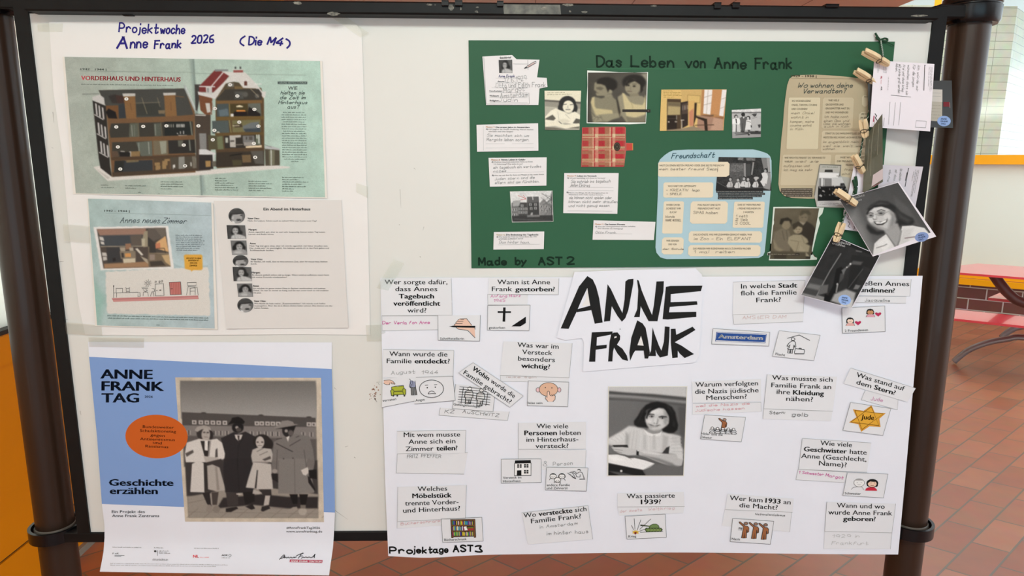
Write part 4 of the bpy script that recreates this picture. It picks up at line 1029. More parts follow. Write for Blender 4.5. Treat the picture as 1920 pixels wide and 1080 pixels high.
o += [('p', torn(B7('390,130 1690,70 1700,190 1715,690 410,660 400,400'), 5, 1), '#cdc9c3', 1), ('p', torn(A7('240,442 1185,430 1255,970 330,992'), 5, .7), '#d6d3d0', 1)]
o += [('p', A7('280,470 1150,452 1215,945 365,970'), '#4a4440', .8), ('p', A7('280,470 900,460 905,545 320,555 300,520'), '#8f7163', 2), ('p', A7('320,550 860,540 880,685 330,685'), '#43464a', 3), ('p', A7('700,550 850,540 850,680 720,680'), '#5b534c', 3), ('p', A7('330,690 920,685 940,930 370,955'), '#4d4540', 1), ('p', A7('400,700 580,700 590,880 420,900'), '#3b3a3b', 3), ('l', A7('335,690 915,685'), 1.4, '#99917f', .8), ('p', A7('880,500 925,490 930,900 930,690 870,700 855,600'), '#8e8571', 1.2), ('p', A7('845,590 890,590 890,680 850,690'), '#aaa18c', 1.2),
      ('p', A7('925,455 1150,455 1160,560 1000,620 925,560'), '#5b544e', 1), ('p', A7('1010,455 1150,455 1160,545 1100,570'), '#675f57', 2), ('p', A7('1030,640 1150,555 1190,760 1045,720'), '#c59d70', 1), ('p', A7('1020,655 1080,640 1085,720 1025,715'), '#b5765a', 1), ('p', A7('925,570 1020,650 1030,770 930,790'), '#3c3936', 1), ('l', A7('940,775 1190,775'), 1.4, '#8f8069'), ('l', A7('1045,715 1135,712 1150,770'), 1, '#38322d'), ('p', A7('940,785 1190,780 1215,940 950,945'), '#6d6050', 1), ('p', A7('1100,800 1195,790 1215,935 1150,890'), '#b39a74', 1.5), ('p', A7('945,790 1015,790 1015,860 950,865'), '#8a7c72', 1), ('p', A7('950,880 1100,870 1150,930 960,940'), '#443d37', 1.5),
      ('p', A7('310,565 360,570 375,620 320,610'), '#bdb8b2', .8), ('p', A7('325,625 370,630 378,668 335,660'), '#bdb8b2', .8), ('p', A7('345,765 400,768 410,812 350,810'), '#b5b0aa', .8), ('p', A7('355,820 405,818 410,860 362,870'), '#b5b0aa', .8), ('p', A7('370,910 940,880 940,950 375,965'), '#94755a', 2.5), ('p', A7('570,700 640,700 640,750 580,750'), '#9d9281', 1), ('p', A7('640,655 710,650 720,720 645,730'), '#8a6a55', 1), ('p', A7('690,705 740,700 745,745 695,745'), '#a39a8c', 1), ('p', A7('570,750 770,745 775,840 585,845'), '#7d7263', 1), ('p', A7('590,770 620,770 625,830 595,830'), '#3e3835', 1), ('p', A7('635,778 710,775 712,822 640,825'), '#c08b56', .8), ('p', A7('610,845 770,838 770,890 618,900'), '#bdb29c', .8), ('p', A7('765,720 795,710 870,795 845,805'), '#c4beb2', .8), ('p', A7('830,810 920,850 930,910 880,870'), '#a09684', 1), ('p', A7('480,840 515,830 520,870 485,880'), '#2a2726', 1.2), ('p', A7('930,690 945,690 945,940 935,940'), '#6d6353', 1)]
o += [('p', A7('1382,805 1400,792 1600,792 1616,806 1620,970 1605,988 1500,990 1478,1008 1470,990 1395,972'), '#cf9c42', .8)]
o.append(('b', 1))
picture(page, pp('165,372.5 396,380 402.5,616 182,610'), o, 1.0, 'printed_page', .012)
a = Art(page, 'lettering')
a.text('1942 -', 195.5, 397, 217, 397.2, 3.6, TX, True); a.text('1944 |', 222, 397.5, 243, 397.8, 3.6, TX, True); a.line(pp('198,399.5 395,404'), .6, '#7d8c8c')
for t, x0, x1, y, y1 in (('Annes', 225, 263.5, 418, 417.5), ('neues', 267, 301, 417.5, 418.5), ('Zimmer', 304, 351.5, 418.5, 419.5)): a.hand(t, x0, y, x1, y1, 10, 1.2, '#454f53', .15, .3)
for i in range(9): a.micro(329 + i * .2, 441 + i * 3.5, 329 + (49, 51, 48, 54, 52, 54, 48, 46, 41)[i], 441.5 + i * 3.5, 1.1, '#5b666b')
for t, x0, x1, y in (('MÖCHTEST DU MEHR', 349.5, 377, 486), ('ERFAHREN? IST', 353, 373, 490), ('DIR DAS', 356, 370, 494.5), ('ZIMMER', 355, 370, 499.5)): a.text(t, x0, y, x1, y, 3, '#7d5a1e', True)
a.micro(201, 592, 392, 596.5, 1.2, '#54625f'); a.micro(202, 596.5, 390, 600.5, 1.2, '#54625f'); a.micro(293, 609.5, 299, 609.8, 1.1, '#4c5a59')
a.build()
a = Art(page, 'pencil_drawing')
PK = '#bd8683'
a.poly(B7('470,465 1560,432 1570,478 900,500 490,512'), PK); a.line(B7('480,480 900,470 1560,445'), 1.4, '#a86f6f'); a.poly(B7('1195,265 1340,260 1352,420 1210,425'), '#a9655f')
for i in range(6): a.line(B7(f'{1215 + i*22},270 {1225 + i*20},418'), 1.2, '#b87670')
a.line(B7('1195,265 1340,260 1352,420 1210,425'), .9, 90, True); a.line(B7('1218,348 1240,346'), 1, 50)
PC = '#6e6a68'
for s_ in ('490,310 492,460', '492,400 800,392 800,440', '525,340 605,340 605,398', '525,340 525,398', '530,400 530,455', '790,395 825,395 828,445 800,447', '860,330 920,325 925,345 855,345 850,328', '865,435 868,390 925,390 932,440', '870,360 890,385 920,370 900,355', '960,440 972,395 1000,395 1002,440', '975,345 1005,345 1010,380 975,385', '1018,290 1122,280 1130,432 1022,437 1018,290', '1015,275 1018,250 1035,250 1030,270', '1065,270 1070,245 1082,250 1075,275', '1095,270 1095,245 1112,240 1110,265', '1425,268 1540,266 1535,310 1430,310 1425,268', '1415,425 1435,320 1550,330 1562,430', '1460,425 1460,340 1525,335 1525,425', '1465,378 1520,376', '650,345 690,340 692,380 655,382 650,345', '650,340 645,330', '690,340 697,330', '655,382 650,390', '690,382 697,390'):
    a.line(B7(s_), .8, PC)
a.ring(140 + 925 / 6.75, 490 + 275 / 6.75, 2.4, 2.2, .7, PC)
for i in range(9):
    c, s_ = math.cos(i * .7), math.sin(i * .7); a.line([(277 + 3.4 * c, 530.8 + 3.2 * s_), (277 + 7 * c, 530.8 + 6.6 * s_)], .7, PC)
a.ell(140 + 493 / 6.75, 490 + 312 / 6.75, 1.1, 1.1, 40); a.line(B7('1035,370 1045,370'), 1, 40); a.line(B7('1075,366 1092,364'), 1.4, 40)
a.build()

script = Sheet('script_page', 'white printed page with a column of seven small portraits, right of the magazine page', 'printed page',
    pp('401.5,377 640,375 653,614.5 425,616.5'), .0020, mat('copy paper', tuple(v / GAIN for v in lin('#d2cecb')), .55, spec=.25, noise=.02, nscale=9, bump=.1, bscale=14), nu=10, nv=10, base=left_sheet, lifts=[(425, 612, 20, .002), (650, 610, 20, .002)])
a = Art(script, 'lettering')
a.text('Ein Abend im Hinterhaus', 494, 394.5, 582, 394.5, 5, 45, True)
for nm, x, y, ln in (('Vater Otto:', 464, 411, ((464.5, 594, 'Hallo ihr Lieben. Schön euch zu sehen! Wie war heute euer Tag?'),)),
                     ('Margot:', 466, 432, ((466, 610, 'Anne, eigentlich gut, aber es war sehr langweilig. Immer jeden Tag Lesen,'), (466, 514, 'Lernen und Radio hören.'))),
                     ('Anne:', 468, 458, ((468, 615, 'Mein Tag war ganz okay, aber ich würde eigentlich viel lieber draußen sein.'), (468, 617, 'Das „Leise sein“ ist unerträglich. Am liebsten würde ich in den Park gehen und'), (468.5, 514, 'Schlittschuh laufen.'))),
                     ('Vater Otto:', 470, 487.5, ((470, 614, 'Ihr Beiden, ich weiß, dass es eine schwere Zeit, aber ihr müsst leise bleiben'), (470, 482, 'durch.'))),
                     ('Margot:', 472, 512.5, ((473, 617, 'Es dauert einfach schon viel zu lange. Wann wird es aufhören, wann kann'), (473, 538, 'ich meine Freunde wiedersehen?'))),
                     ('Anne:', 474, 537.5, ((474.5, 610, 'Ich möchte so gerne meine Oma in Aachen wiedersehen und meinen'), (474.5, 616, 'Onkel. Sie war so immer so lustig und Sie war unser noch so viel erzählen'), (475, 490, 'wie jetzt.'))),
                     ('Vater Otto:', 476, 566, ((476.5, 610, 'Wie Recht du hast meine „Zusammenhalten“. Ich würde euch helfen'), (477, 623, 'rauszugehen. Aber das ist in diesen Zeiten leider schwer. Das können uns das'), (477, 504, 'Leben kosten.')))):
    w = {'Vater Otto:': 22.5, 'Margot:': 16, 'Anne:': 12}[nm]
    a.text(nm, x, y, x + w, y, 3.1, 50, True)
    for i, (x0, x1, t) in enumerate(ln): a.text(t, x0, y + 4.3 + i * 4.2, x1, y + 4.3 + i * 4.2, 2.5, 105)
a.build()
A4 = lambda x, y: (400 + x / 6.75, 370 + y / 6.75)
def man_in_cap(sh, cx, cy, rx, ry):
    q = [(cx - rx, cy - ry), (cx + rx, cy - ry), (cx + rx, cy + ry), (cx - rx, cy + ry)]
    o = [('f', 100), ('e', cx + .05 * rx, cy + .3 * ry, .62 * rx, .72 * ry, 150, 2), ('p', [(cx - rx, cy - .2 * ry), (cx - .5 * rx, cy - .8 * ry), (cx + .3 * rx, cy - .95 * ry), (cx + .8 * rx, cy - .5 * ry), (cx + .75 * rx, cy - .25 * ry), (cx - .3 * rx, cy - .15 * ry)], 66, 1.2), ('l', [(cx - .7 * rx, cy - .2 * ry), (cx + .8 * rx, cy - .35 * ry)], 1.6, 45), ('e', cx - .75 * rx, cy + .1 * ry, .2 * rx, .35 * ry, 45, 1.5),
         ('e', cx + .25 * rx, cy + .55 * ry, .3 * rx, .14 * ry, 50, 1.2), ('e', cx + .55 * rx, cy - .02 * ry, .14 * rx, .08 * ry, 60, 1), ('p', [(cx - .6 * rx, cy + .6 * ry), (cx - .1 * rx, cy + .95 * ry), (cx - .5 * rx, cy + ry)], 215, 1), ('e', cx - .5 * rx, cy + .25 * ry, .12 * rx, .2 * ry, 175, 1)]
    return q, o
def round_picture(sh, cx, cy, rx, ry, ops):
    """a disc: concentric rings of toned points"""
    n, m = 36, 9; s_ = .99
    pts = [(cx, cy)] + [(cx + rx * r / m * math.cos(2 * math.pi * i / n), cy + ry * r / m * math.sin(2 * math.pi * i / n)) for r in range(1, m + 1) for i in range(n)]
    X = np.array([p[0] for p in pts]); Y = np.array([p[1] for p in pts]); C = np.zeros((len(pts), 3))
    for op in ops:
        if op[0] == 'f': C[:] = rgb(op[1]); continue
        a_ = cover(X, Y, op)[..., None]; col = op[2] if op[0] == 'p' else (op[5] if op[0] == 'e' else op[3]); C = C * (1 - a_) + np.array(rgb(col), float) * a_
    f = [(0, 1 + i, 1 + (i + 1) % n) for i in range(n)] + [(1 + r * n + i, 1 + (r + 1) * n + i, 1 + (r + 1) * n + (i + 1) % n, 1 + r * n + (i + 1) % n) for r in range(m - 1) for i in range(n)]
    sh.k += 1; h = EPS0 + EPS * sh.k
    mesh_obj('portrait_print', [on_board(x, y, sh.off(x, y) + h) for x, y in pts], f, print_mat(), sh.o, False, [ink(c) for c in C], 'POINT')
for x, y, rx, ry in ((296, 233, 15.5, 14.4), (344, 807, 14.7, 11.5), (405, 1365, 15.2, 13.3)):
    cx, cy = A4(x, y); q, o = man_in_cap(script, cx, cy, rx, ry); round_picture(script, cx, cy, rx, ry, o)
def girl_print(sh, quad, kind, step=.8, nm='portrait_print'):
    (x0, y0), (x1, y1), (x2, y2), (x3, y3) = quad; w = x1 - x0; h = y3 - y0; cx, cy = (x0 + x1 + x2 + x3) / 4, (y0 + y1 + y2 + y3) / 4
    def E(u, v, ru, rv, c, s=1.5): return ('e', cx + u * w, cy + v * h, ru * w, rv * h, c, s)
    if kind == 0:   # facing, pale blouse
        o = [('g', x0, cy, 60, x1, cy, 95), E(-.02, -.12, .24, .36, 40), E(.2, .05, .13, .16, 40), E(-.2, .05, .1, .14, 40), ('p', [(cx - .3 * w, cy + .5 * h), (cx - .26 * w, cy + .28 * h), (cx - .05 * w, cy + .14 * h), (cx + .2 * w, cy + .18 * h), (cx + .5 * w, cy + .35 * h), (cx + .5 * w, cy + .5 * h)], 178, 1.2), E(-.06, -.1, .15, .25, 168), E(-.12, -.13, .04, .04, 80, 1), E(.01, -.13, .04, .04, 80, 1), E(-.06, .03, .06, .025, 90, 1), ('p', [(cx - .22 * w, cy - .28 * h), (cx - .02 * w, cy - .4 * h), (cx + .12 * w, cy - .24 * h), (cx - .05 * w, cy - .3 * h)], 45, 1), ('l', [(cx - .1 * w, cy + .2 * h), (cx - .06 * w, cy + .5 * h)], .8, 120)]
    else:           # head tilted, arms folded
        o = [('f', 108), E(.0, -.1, .33, .34, 34), E(.28, .02, .14, .18, 34), E(-.3, .02, .12, .2, 34), ('p', [(x3, y3), (cx - .45 * w, cy + .25 * h), (cx - .15 * w, cy + .12 * h), (cx + .3 * w, cy + .1 * h), (cx + .5 * w, cy + .3 * h), (x2, y2)], 140, 1.4), E(.02, -.06, .19, .27, 158), E(-.06, -.1, .05, .035, 70, 1), E(.1, -.1, .05, .035, 70, 1), E(.04, .07, .07, .025, 85, 1), ('p', [(cx - .3 * w, cy - .15 * h), (cx - .1 * w, cy - .36 * h), (cx + .2 * w, cy - .36 * h), (cx + .24 * w, cy - .12 * h), (cx + .05 * w, cy - .28 * h)], 32, 1.2), E(-.05, .33, .25, .1, 172, 1.5)]
    picture(sh, quad, o + [('b', 2)], step, nm, .04)
P4 = lambda s: pp(s, 400, 370, 6.75); Q4 = lambda s: pp(s, 400, 490, 6.75)
girl_print(script, P4('167,352 402,354 418,524 182,526'), 0); girl_print(script, P4('217,547 418,547 430,727 237,728'), 1)
girl_print(script, P4('243,880 480,884 488,1059 256,1060'), 0); girl_print(script, Q4('297,282 490,280 504,450 316,450'), 1)

# ================================================================== pasted on the green poster
P_NOTE = paper_mat('note paper', tuple(v / GAIN for v in lin('#dad7d8')))
P_PHOTO = paper_mat('photo paper', tuple(v / GAIN for v in lin('#d5d3cb')), .4, .35)
GRP = 'notes and pictures pasted on the green poster'
def on_green(name, label, cat, pts, off=.0008, m=None, base=None, **k):
    return Sheet(name, label, cat, pts, off, m or P_NOTE, GRP, base=base or green, **k)
card = on_green('profile_card', 'white cut-out profile card with tiny portrait and pencil answers, top left of green poster', 'paper cut-out',
    pp('904.5,106 960,103 968.5,111 1011.5,112 1007,145 1025,146 1026.5,163 1011.5,166 1009.5,197 911.5,197'), .0012)
girl_print(card, pp('935,112.5 960.5,112 961,137 936,137'), 0, .8)
a = Art(card, 'lettering')
a.text('Steckbrief', 937, 109.8, 958.5, 109.3, 3.2, 40, True)
a.line(pp('907,107 912,195 992.5,195'), .6, 130); a.line(pp('989.5,113 992.5,194'), .6, 125); a.line(pp('962,119.8 989.5,120'), .5, 150)
for i, (t, w) in enumerate((('Name:', 12), ('Geburtsdatum:', 30), ('Eltern:', 12), ('Geschwister:', 25), ('Wohnort:', 18), ('Religion:', 17))):
    y = 145 + i * 9; a.text(t, 915.8 + i * .5, y, 915.8 + i * .5 + w, y + .1, 3, 90, True); a.line([(916 + i * .5, y + 1.6), (989, y + 1.9)], .45, 165)
a.line(pp('983,128 988,124 1000,116.5 1005,115 1005,118 990,126.5 983,128.3'), .8, 70, True); a.line(pp('990,125 1002,117.5'), 1.6, '#c9a7a2'); a.poly(pp('983,128.3 987,125 988.5,126.6'), 50)
a.build()
a = Art(card, 'handwriting')
a.hand('Anne Frank', 935, 145, 965, 144.6, 4.6, .7, '#3c3a6b', .3, .15)
for t, x0, x1, y, y1, h in (('12.6.1929', 946, 988, 155, 151, 10), ('Otto und Edith Frank', 930, 1023, 164.5, 163, 9), ('Margot', 944, 984, 174, 170, 10), ('Amsterdam', 938, 990, 184, 181, 9.5), ('Jüdin', 934, 971, 190, 191, 7.5)): a.hand(t, x0, y, x1, y1, h, .62, 130, .45, .05)
a.build()

# portrait at a desk, newspaper cut-out
def portrait_ops():
    """a dark-haired young person at a desk, arms folded on an open book"""
    W = lambda s: pp(s, 1120, 710, 5.684)
    def P(s, v, so=1.2): return ('p', W(s), v, so * .3)
    def E(x, y, rx, ry, v, so=1.5, rot=0.): return ('e', 1120 + x / 5.684, 710 + y / 5.684, rx / 5.684, ry / 5.684, v, so * .3, rot)
    def Ln(s, w, v, so=1.): return ('l', W(s), w / 5.684, v, so * .35)
    o = [('g', 1141, 760, 108, 1285, 790, 92), P('110,85 950,85 950,200 600,165 330,150 110,130', 186, 3), P('110,132 330,150 600,165 950,200 950,225 600,190 330,172 110,160', 66, 4), P('110,165 400,185 700,215 950,240 950,262 700,235 400,205 110,190', 140, 4), P('110,205 400,225 700,250 950,278 950,290 700,262 400,235 110,225', 70, 4)]
    o += [P('110,240 330,240 400,300 330,480 110,560', 104, 30), P('860,300 950,300 950,640 880,600', 80, 14)]
    o += [P('110,640 180,600 260,555 335,503 400,510 480,530 590,585 680,560 800,590 885,610 880,680 915,760 910,820 760,800 600,790 420,770 250,740 110,700', 196, 5), P('110,650 250,580 330,520 300,640 180,690', 206, 14), P('300,560 340,600 330,740 300,735', 160, 8), P('700,600 760,620 740,760 690,790', 172, 10)]
    o += [('b', 3)]
    # hair
    o += [P('392,450 430,400 465,335 515,282 570,255 640,243 725,262 795,300 832,360 845,430 862,495 852,545 815,578 760,583 700,565 672,540 520,520 430,512 395,490', 30, 7), E(455, 470, 60, 45, 34, 10), E(780, 520, 70, 55, 28, 10), P('480,330 500,320 460,420 435,470', 46, 12), P('740,280 780,310 800,370 750,310', 42, 12), P('810,440 830,470 830,520 800,500', 40, 10)]
    # neck and face
    o += [P('545,520 680,520 700,570 640,592 580,590 530,560', 138, 8), P('560,345 600,322 650,310 710,320 752,355 768,400 762,450 745,495 700,530 650,550 605,556 565,540 530,500 512,455 510,410 530,370', 190, 6), P('700,330 752,355 768,405 760,460 735,500 700,470 715,400', 150, 16), P('520,450 560,520 610,552 660,545 600,530 550,490', 148, 12), E(615, 350, 60, 22, 214, 22), E(555, 455, 26, 22, 208, 16), E(672, 470, 30, 22, 198, 16), E(608, 530, 28, 14, 196, 10), ('b', 2)]
    o += [P('515,420 540,340 600,300 690,285 640,315 575,345 545,385 530,430', 28, 8), P('690,285 750,320 790,400 775,470 762,400 730,340', 28, 8)]
    # features
    o += [P('536,385 560,372 605,378 612,388 565,384 540,394', 52, 3.5), P('652,404 690,394 738,402 745,414 690,406 655,414', 52, 3.5), E(578, 404, 25, 11, 122, 5), E(693, 420, 28, 11, 122, 5), P('556,404 578,396 600,406 580,412', 205, 2.5), P('668,420 694,411 718,421 694,428', 205, 2.5), E(580, 404, 9, 8, 30, 2.5), E(694, 420, 9, 8, 30, 2.5), Ln('552,402 576,394 602,404', 4, 45, 3), Ln('665,417 692,409 720,419', 4, 45, 3), P('612,420 640,425 640,470 622,482 598,475', 204, 8), P('640,420 655,440 645,478 630,484', 150, 6), E(607, 474, 7, 4, 100, 3), E(632, 479, 7, 4, 104, 3), P('548,482 570,486 610,496 660,492 664,498 640,508 600,508 565,498', 90, 3), P('568,489 610,497 645,496 610,503', 225, 3), Ln('575,512 610,520 645,512', 5, 150, 5), Ln('545,478 540,492', 4, 120, 4), Ln('664,488 672,500', 4, 120, 4), E(746, 470, 14, 16, 165, 5), ('b', 1)]
    # blouse: collar, lace panels, gathers
    o += [P('490,535 540,575 600,592 660,580 690,560 670,610 610,620 530,600', 216, 5)]
    for x in (505, 605): o += [P(f'{x - 14},600 {x + 14},600 {x + 20},760 {x - 20},755', 188, 8)] + [E(x + dx, y, 3, 3, 160, 3) for y in range(610, 750, 16) for dx in (-7, 7)]
    for q, v in (('545,600 550,760', 210), ('470,560 455,745', 206), ('640,620 650,770', 203), ('390,560 365,740', 178), ('425,560 405,745', 182), ('350,580 330,735', 180), ('700,620 715,760', 178)): o.append(Ln(q, 6, v, 10))
    o += [P('800,600 880,620 890,700 820,690 790,640', 186, 8)] + [Ln(f'{780 + i * 4},{640 + i * 34} {890 + i * 4},{625 + i * 38}', 4, 174, 7) for i in range(5)] + [Ln(f'{150 + i * 40},{640 - i * 18} {200 + i * 34},{668 - i * 12}', 4, 184, 7) for i in range(5)]
    o += [P('160,708 320,705 330,732 180,730', 42, 5), P('735,735 770,720 760,800 690,795', 52, 7)]
    # arms, hands, book, desk
    o += [P('110,805 300,812 480,845 620,890 700,905 950,920 950,1040 110,1040', 84, 10), P('440,765 560,775 690,800 800,805 912,800 915,860 900,925 850,945 760,930 640,885 520,835 440,812', 178, 6), P('480,815 640,880 780,930 850,945 800,900 660,850', 128, 12), P('840,800 912,800 905,860 860,850', 196, 8), P('440,765 560,775 700,805 640,815 500,795', 202, 8), P('150,730 270,728 380,750 425,765 420,815 330,818 240,800 180,770', 186, 5), Ln('160,748 270,765', 4, 120, 4), Ln('165,768 260,790', 4, 112, 4), Ln('190,792 300,812', 4, 100, 4), P('418,762 442,765 440,818 415,812', 34, 4), E(434, 768, 10, 7, 220, 4)]
    o += [P('110,810 210,808 290,825 340,848 400,845 500,868 615,905 560,950 490,972 350,945 230,920 110,895', 222, 4), Ln('340,848 365,862', 4, 170, 4), P('110,830 200,830 300,870 180,880', 232, 12), P('110,905 230,925 350,950 480,975 520,1040 110,1040', 34, 6), P('500,972 620,905 950,940 950,1040 530,1040', 98, 16), P('120,985 260,1000 400,1030 260,1040', 78, 8), E(255, 984, 13, 12, 205, 4), ('b', 1)]
    return o
desk = on_green('portrait_clipping', 'cream newspaper portrait of a smiling person writing at a desk, beside the profile card', 'photograph', pp('1021,170 1089.5,170 1086.5,243.5 1022,243.5'), .0008, P_PHOTO)
o = [('f', '#d8d3bd'), ('p', pp('1021,187 1091,192 1091,205 1021,200'), '#8e8b80', 2), ('p', pp('1021,187 1091,191 1091,195 1021,190'), '#5e5b55', 1.2), ('p', pp('1021,200 1091,205 1091,245 1021,245'), '#a9a699', 2),
     ('e', 1064, 195, 16, 15, 48, 1.6), ('e', 1077, 203, 6, 9, 48, 2), ('e', 1051, 203, 5, 8, 52, 2), ('e', 1065.5, 200, 10.5, 11.5, '#dcd7c4', 1.4), ('p', pp('1052,196 1056,184 1066,180 1076,186 1078,197 1074,190 1066,187 1058,190 1055,200'), 45, 1.2), ('l', pp('1057,196 1062,195.5'), 1.1, 60), ('l', pp('1069,196.5 1074,196'), 1.1, 60), ('l', pp('1061,205.5 1069,205.5'), 1.3, 90), ('l', pp('1065,198 1064,202 1066,202.5'), .8, 150),
     ('p', pp('1022,219 1032,208 1042,203 1056,209 1066,214 1078,209 1088,216 1088,236 1060,230 1040,236 1022,230'), '#dfdac8', 1.2), ('p', pp('1023,222 1036,215 1042,222 1038,226 1022,224'), '#5b5952', 1.2), ('p', pp('1080,222 1088,224 1087,233 1074,231'), '#57554e', 1.4), ('l', pp('1046,210 1048,226'), .8, '#a9a698'), ('l', pp('1060,214 1068,222'), .8, '#a9a698'), ('e', 1056, 227, 12, 3.5, '#cfcab8', 1.2), ('p', pp('1022,231 1040,228 1060,234 1086,231 1086,238 1060,241 1040,236 1022,238'), '#dcd7c3', 1), ('l', pp('1048,228 1053,232'), 1, 60), ('p', pp('1022,238 1040,239 1062,243 1022,244'), '#6d6a5f', 1.2), ('p', pp('1066,240 1086,237 1086,241'), '#6d6a5f', 1)]
o.append(('b', 1))
picture(desk, pp('1021,170 1089.5,170 1086.5,243.5 1022,243.5'), o, .8)
a = Art(desk, 'lettering'); a.micro(1026, 174, 1059, 173.5, 1, '#8c866c'); a.micro(1026, 177.5, 1071, 176.5, 1, '#8c866c'); a.build()

kids = on_green('children_photograph', 'photograph of two young children in light tops, white border, under the handwritten title', 'photograph', pp('1101,132 1130,133.5 1160,135.3 1190,136 1215,135 1214,165 1213,200 1211,231.5 1180,233 1140,232.5 1100,231 1100,190 1101.5,160'), .0009, mat('white cut edge', tuple(v / GAIN for v in lin('#dfe3dc')), .5, noise=.02))
H6 = lambda s: pp(s, 1080, 90, 6.353)
o = [('g', 1100, 130, '#43403a', 1215, 160, '#55514a'), ('n', .08, 20), ('p', H6('780,310 850,300 845,400 800,340'), '#8a8577', 4),
     ('e', 1080 + 360 / 6.353, 90 + 430 / 6.353, 21, 13, '#2b2825', 3), ('p', H6('220,420 250,390 330,410 370,480 420,500 430,540 400,545 330,570 250,570 235,545 245,520 215,500'), '#857f6b', 1.8), ('e', 1080 + 415 / 6.353, 90 + 515 / 6.353, 2.5, 4, '#8d8772', 1.2), ('p', H6('240,400 300,360 380,350 470,390 490,470 440,510 400,490 380,530 350,450 300,430 250,425'), '#292623', 2), ('p', H6('240,470 290,460 330,480 300,505 245,490'), '#5f5a4d', 2), ('l', H6('235,530 262,535'), .9, '#4b463c'), ('p', H6('340,560 420,545 440,580 380,610 340,590'), '#847e6b', 2),
     ('p', H6('180,640 215,580 300,600 420,570 480,620 500,720 540,780 520,830 440,850 380,880 200,890 180,760'), '#7f7a67', 2), ('p', H6('190,590 220,580 222,690 240,720 430,740 440,780 340,790 235,800 200,720 175,650'), '#b7ab85', 1.2), ('p', H6('300,790 530,775 540,810 430,850 360,880 320,850'), '#8d8771', 1.5), ('l', H6('200,840 260,800 300,860 220,880 250,830'), 1, '#a7a08a'), ('l', H6('180,760 230,820 300,830'), .8, '#4d483f'),
     ('e', 1080 + 690 / 6.353, 90 + 410 / 6.353, 22, 15, '#2a2724', 3), ('e', 1080 + 675 / 6.353, 90 + 465 / 6.353, 14.5, 15, '#8b8470', 1.8), ('p', H6('590,420 640,360 740,380 790,430 800,500 770,540 770,440 700,395 630,420 600,460 585,440'), '#282522', 2), ('e', 1080 + 625 / 6.353, 90 + 445 / 6.353, 2.3, 1.5, '#26231f', .9), ('e', 1080 + 693 / 6.353, 90 + 455 / 6.353, 2.8, 1.5, '#26231f', .9), ('l', H6('612,420 645,425'), .9, '#3d382f'), ('l', H6('672,430 720,430'), .9, '#3d382f'), ('l', H6('655,460 640,490 662,492'), .9, '#6d6655'), ('l', H6('615,515 665,518'), 1.3, '#57483f'), ('p', H6('640,545 740,540 760,580 700,600 640,580'), '#7f7865', 2),
     ('p', H6('500,580 560,540 640,580 780,570 830,600 830,720 825,880 600,885 540,800 490,680'), '#8a8470', 2), ('p', H6('550,535 575,540 640,640 700,670 790,680 815,640 822,560 830,570 830,790 700,830 600,810 575,700'), '#bcb08a', 1.3), ('l', H6('655,640 675,700 672,725'), .8, '#8a8060'), ('p', H6('590,810 640,830 760,830 820,800 825,885 620,885'), '#777160', 2), ('p', H6('480,600 500,620 530,760 520,820 500,740'), '#34302b', 2.5)]
o.append(('b', 2))
picture(kids, pp('1102.5,136 1213.5,136 1210.5,229.5 1101.5,229.5'), o, .9)
a = Art(kids, 'caption_strip'); a.poly(pp('1167,205 1219.5,205 1219.5,210.5 1167,210'), '#35322f'); a.micro(1169, 207.8, 1217, 207.9, .9, '#a39f96'); a.build()

shelf = on_green('bookcase_photograph', 'colour photograph of a swung-open bookcase in a bright room with tall windows', 'photograph', pp('1240,168 1362.5,167.5 1356.5,244.5 1237,245.5'), .0008, P_PHOTO)
o = [('f', '#c9a869'), ('n', .06, 12), ('p', H6('1016,494 1500,494 1510,660 1480,980 1000,985'), '#cdae70', 1), ('p', H6('1250,500 1500,495 1500,640 1260,650'), '#bfa068', 3), ('p', H6('1330,560 1480,570 1475,655 1330,640'), '#c8aa6d', .8), ('l', H6('1330,560 1480,570 1475,655 1330,640 1330,560'), .7, '#8a7044'), ('p', H6('1500,495 1800,495 1750,985 1600,980 1480,800'), '#a87a50', 1.5), ('p', H6('1530,495 1625,497 1600,795 1515,780'), '#dbd5d2', .8), ('l', H6('1525,590 1620,560'), .7, '#8a7a6c'), ('l', H6('1520,680 1612,655'), .7, '#8a7a6c'), ('l', H6('1575,497 1555,785'), .6, '#8a7a6c'), ('p', H6('1740,497 1796,497 1755,815 1705,805'), '#d9d3d2', .8), ('l', H6('1728,610 1790,590'), .7, '#9a8a7c'), ('l', H6('1718,720 1770,700'), .7, '#9a8a7c'), ('p', H6('1625,497 1735,497 1700,800 1610,780'), '#b58357', 1), ('p', H6('1490,800 1640,795 1640,815 1500,830'), '#6f5440', 1), ('p', H6('1655,820 1760,820 1755,850 1660,835'), '#8a6247', 1), ('p', H6('1450,800 1655,830 1755,850 1750,985 1440,985'), '#9b7a68', 1.5), ('p', H6('1640,830 1756,850 1748,985 1600,980'), '#b18f7a', 2),
     ('p', H6('1085,605 1250,610 1250,985 1080,985'), '#4b3c2e', 1), ('p', H6('1095,645 1245,650 1240,795 1090,800'), '#a5946c', 1), ('p', H6('1095,645 1245,650 1245,700 1095,690'), '#6b5f4a', 3), ('p', H6('1088,800 1200,805 1200,975 1085,975'), '#2c241f', 1), ('e', 1080 + 1105 / 6.353, 90 + 880 / 6.353, 1.6, 1.6, '#b0a79a', .8), ('e', 1080 + 1190 / 6.353, 90 + 878 / 6.353, 2.4, 1.6, '#8d857a', .8), ('l', H6('1090,840 1198,842'), .8, '#4f443b'), ('l', H6('1198,805 1198,850'), 1, '#b2aba2'), ('p', H6('1245,650 1340,630 1335,920 1255,960'), '#332a26', 1), ('p', H6('1262,670 1335,650 1335,780 1262,790'), '#4d4038', 1.5)]
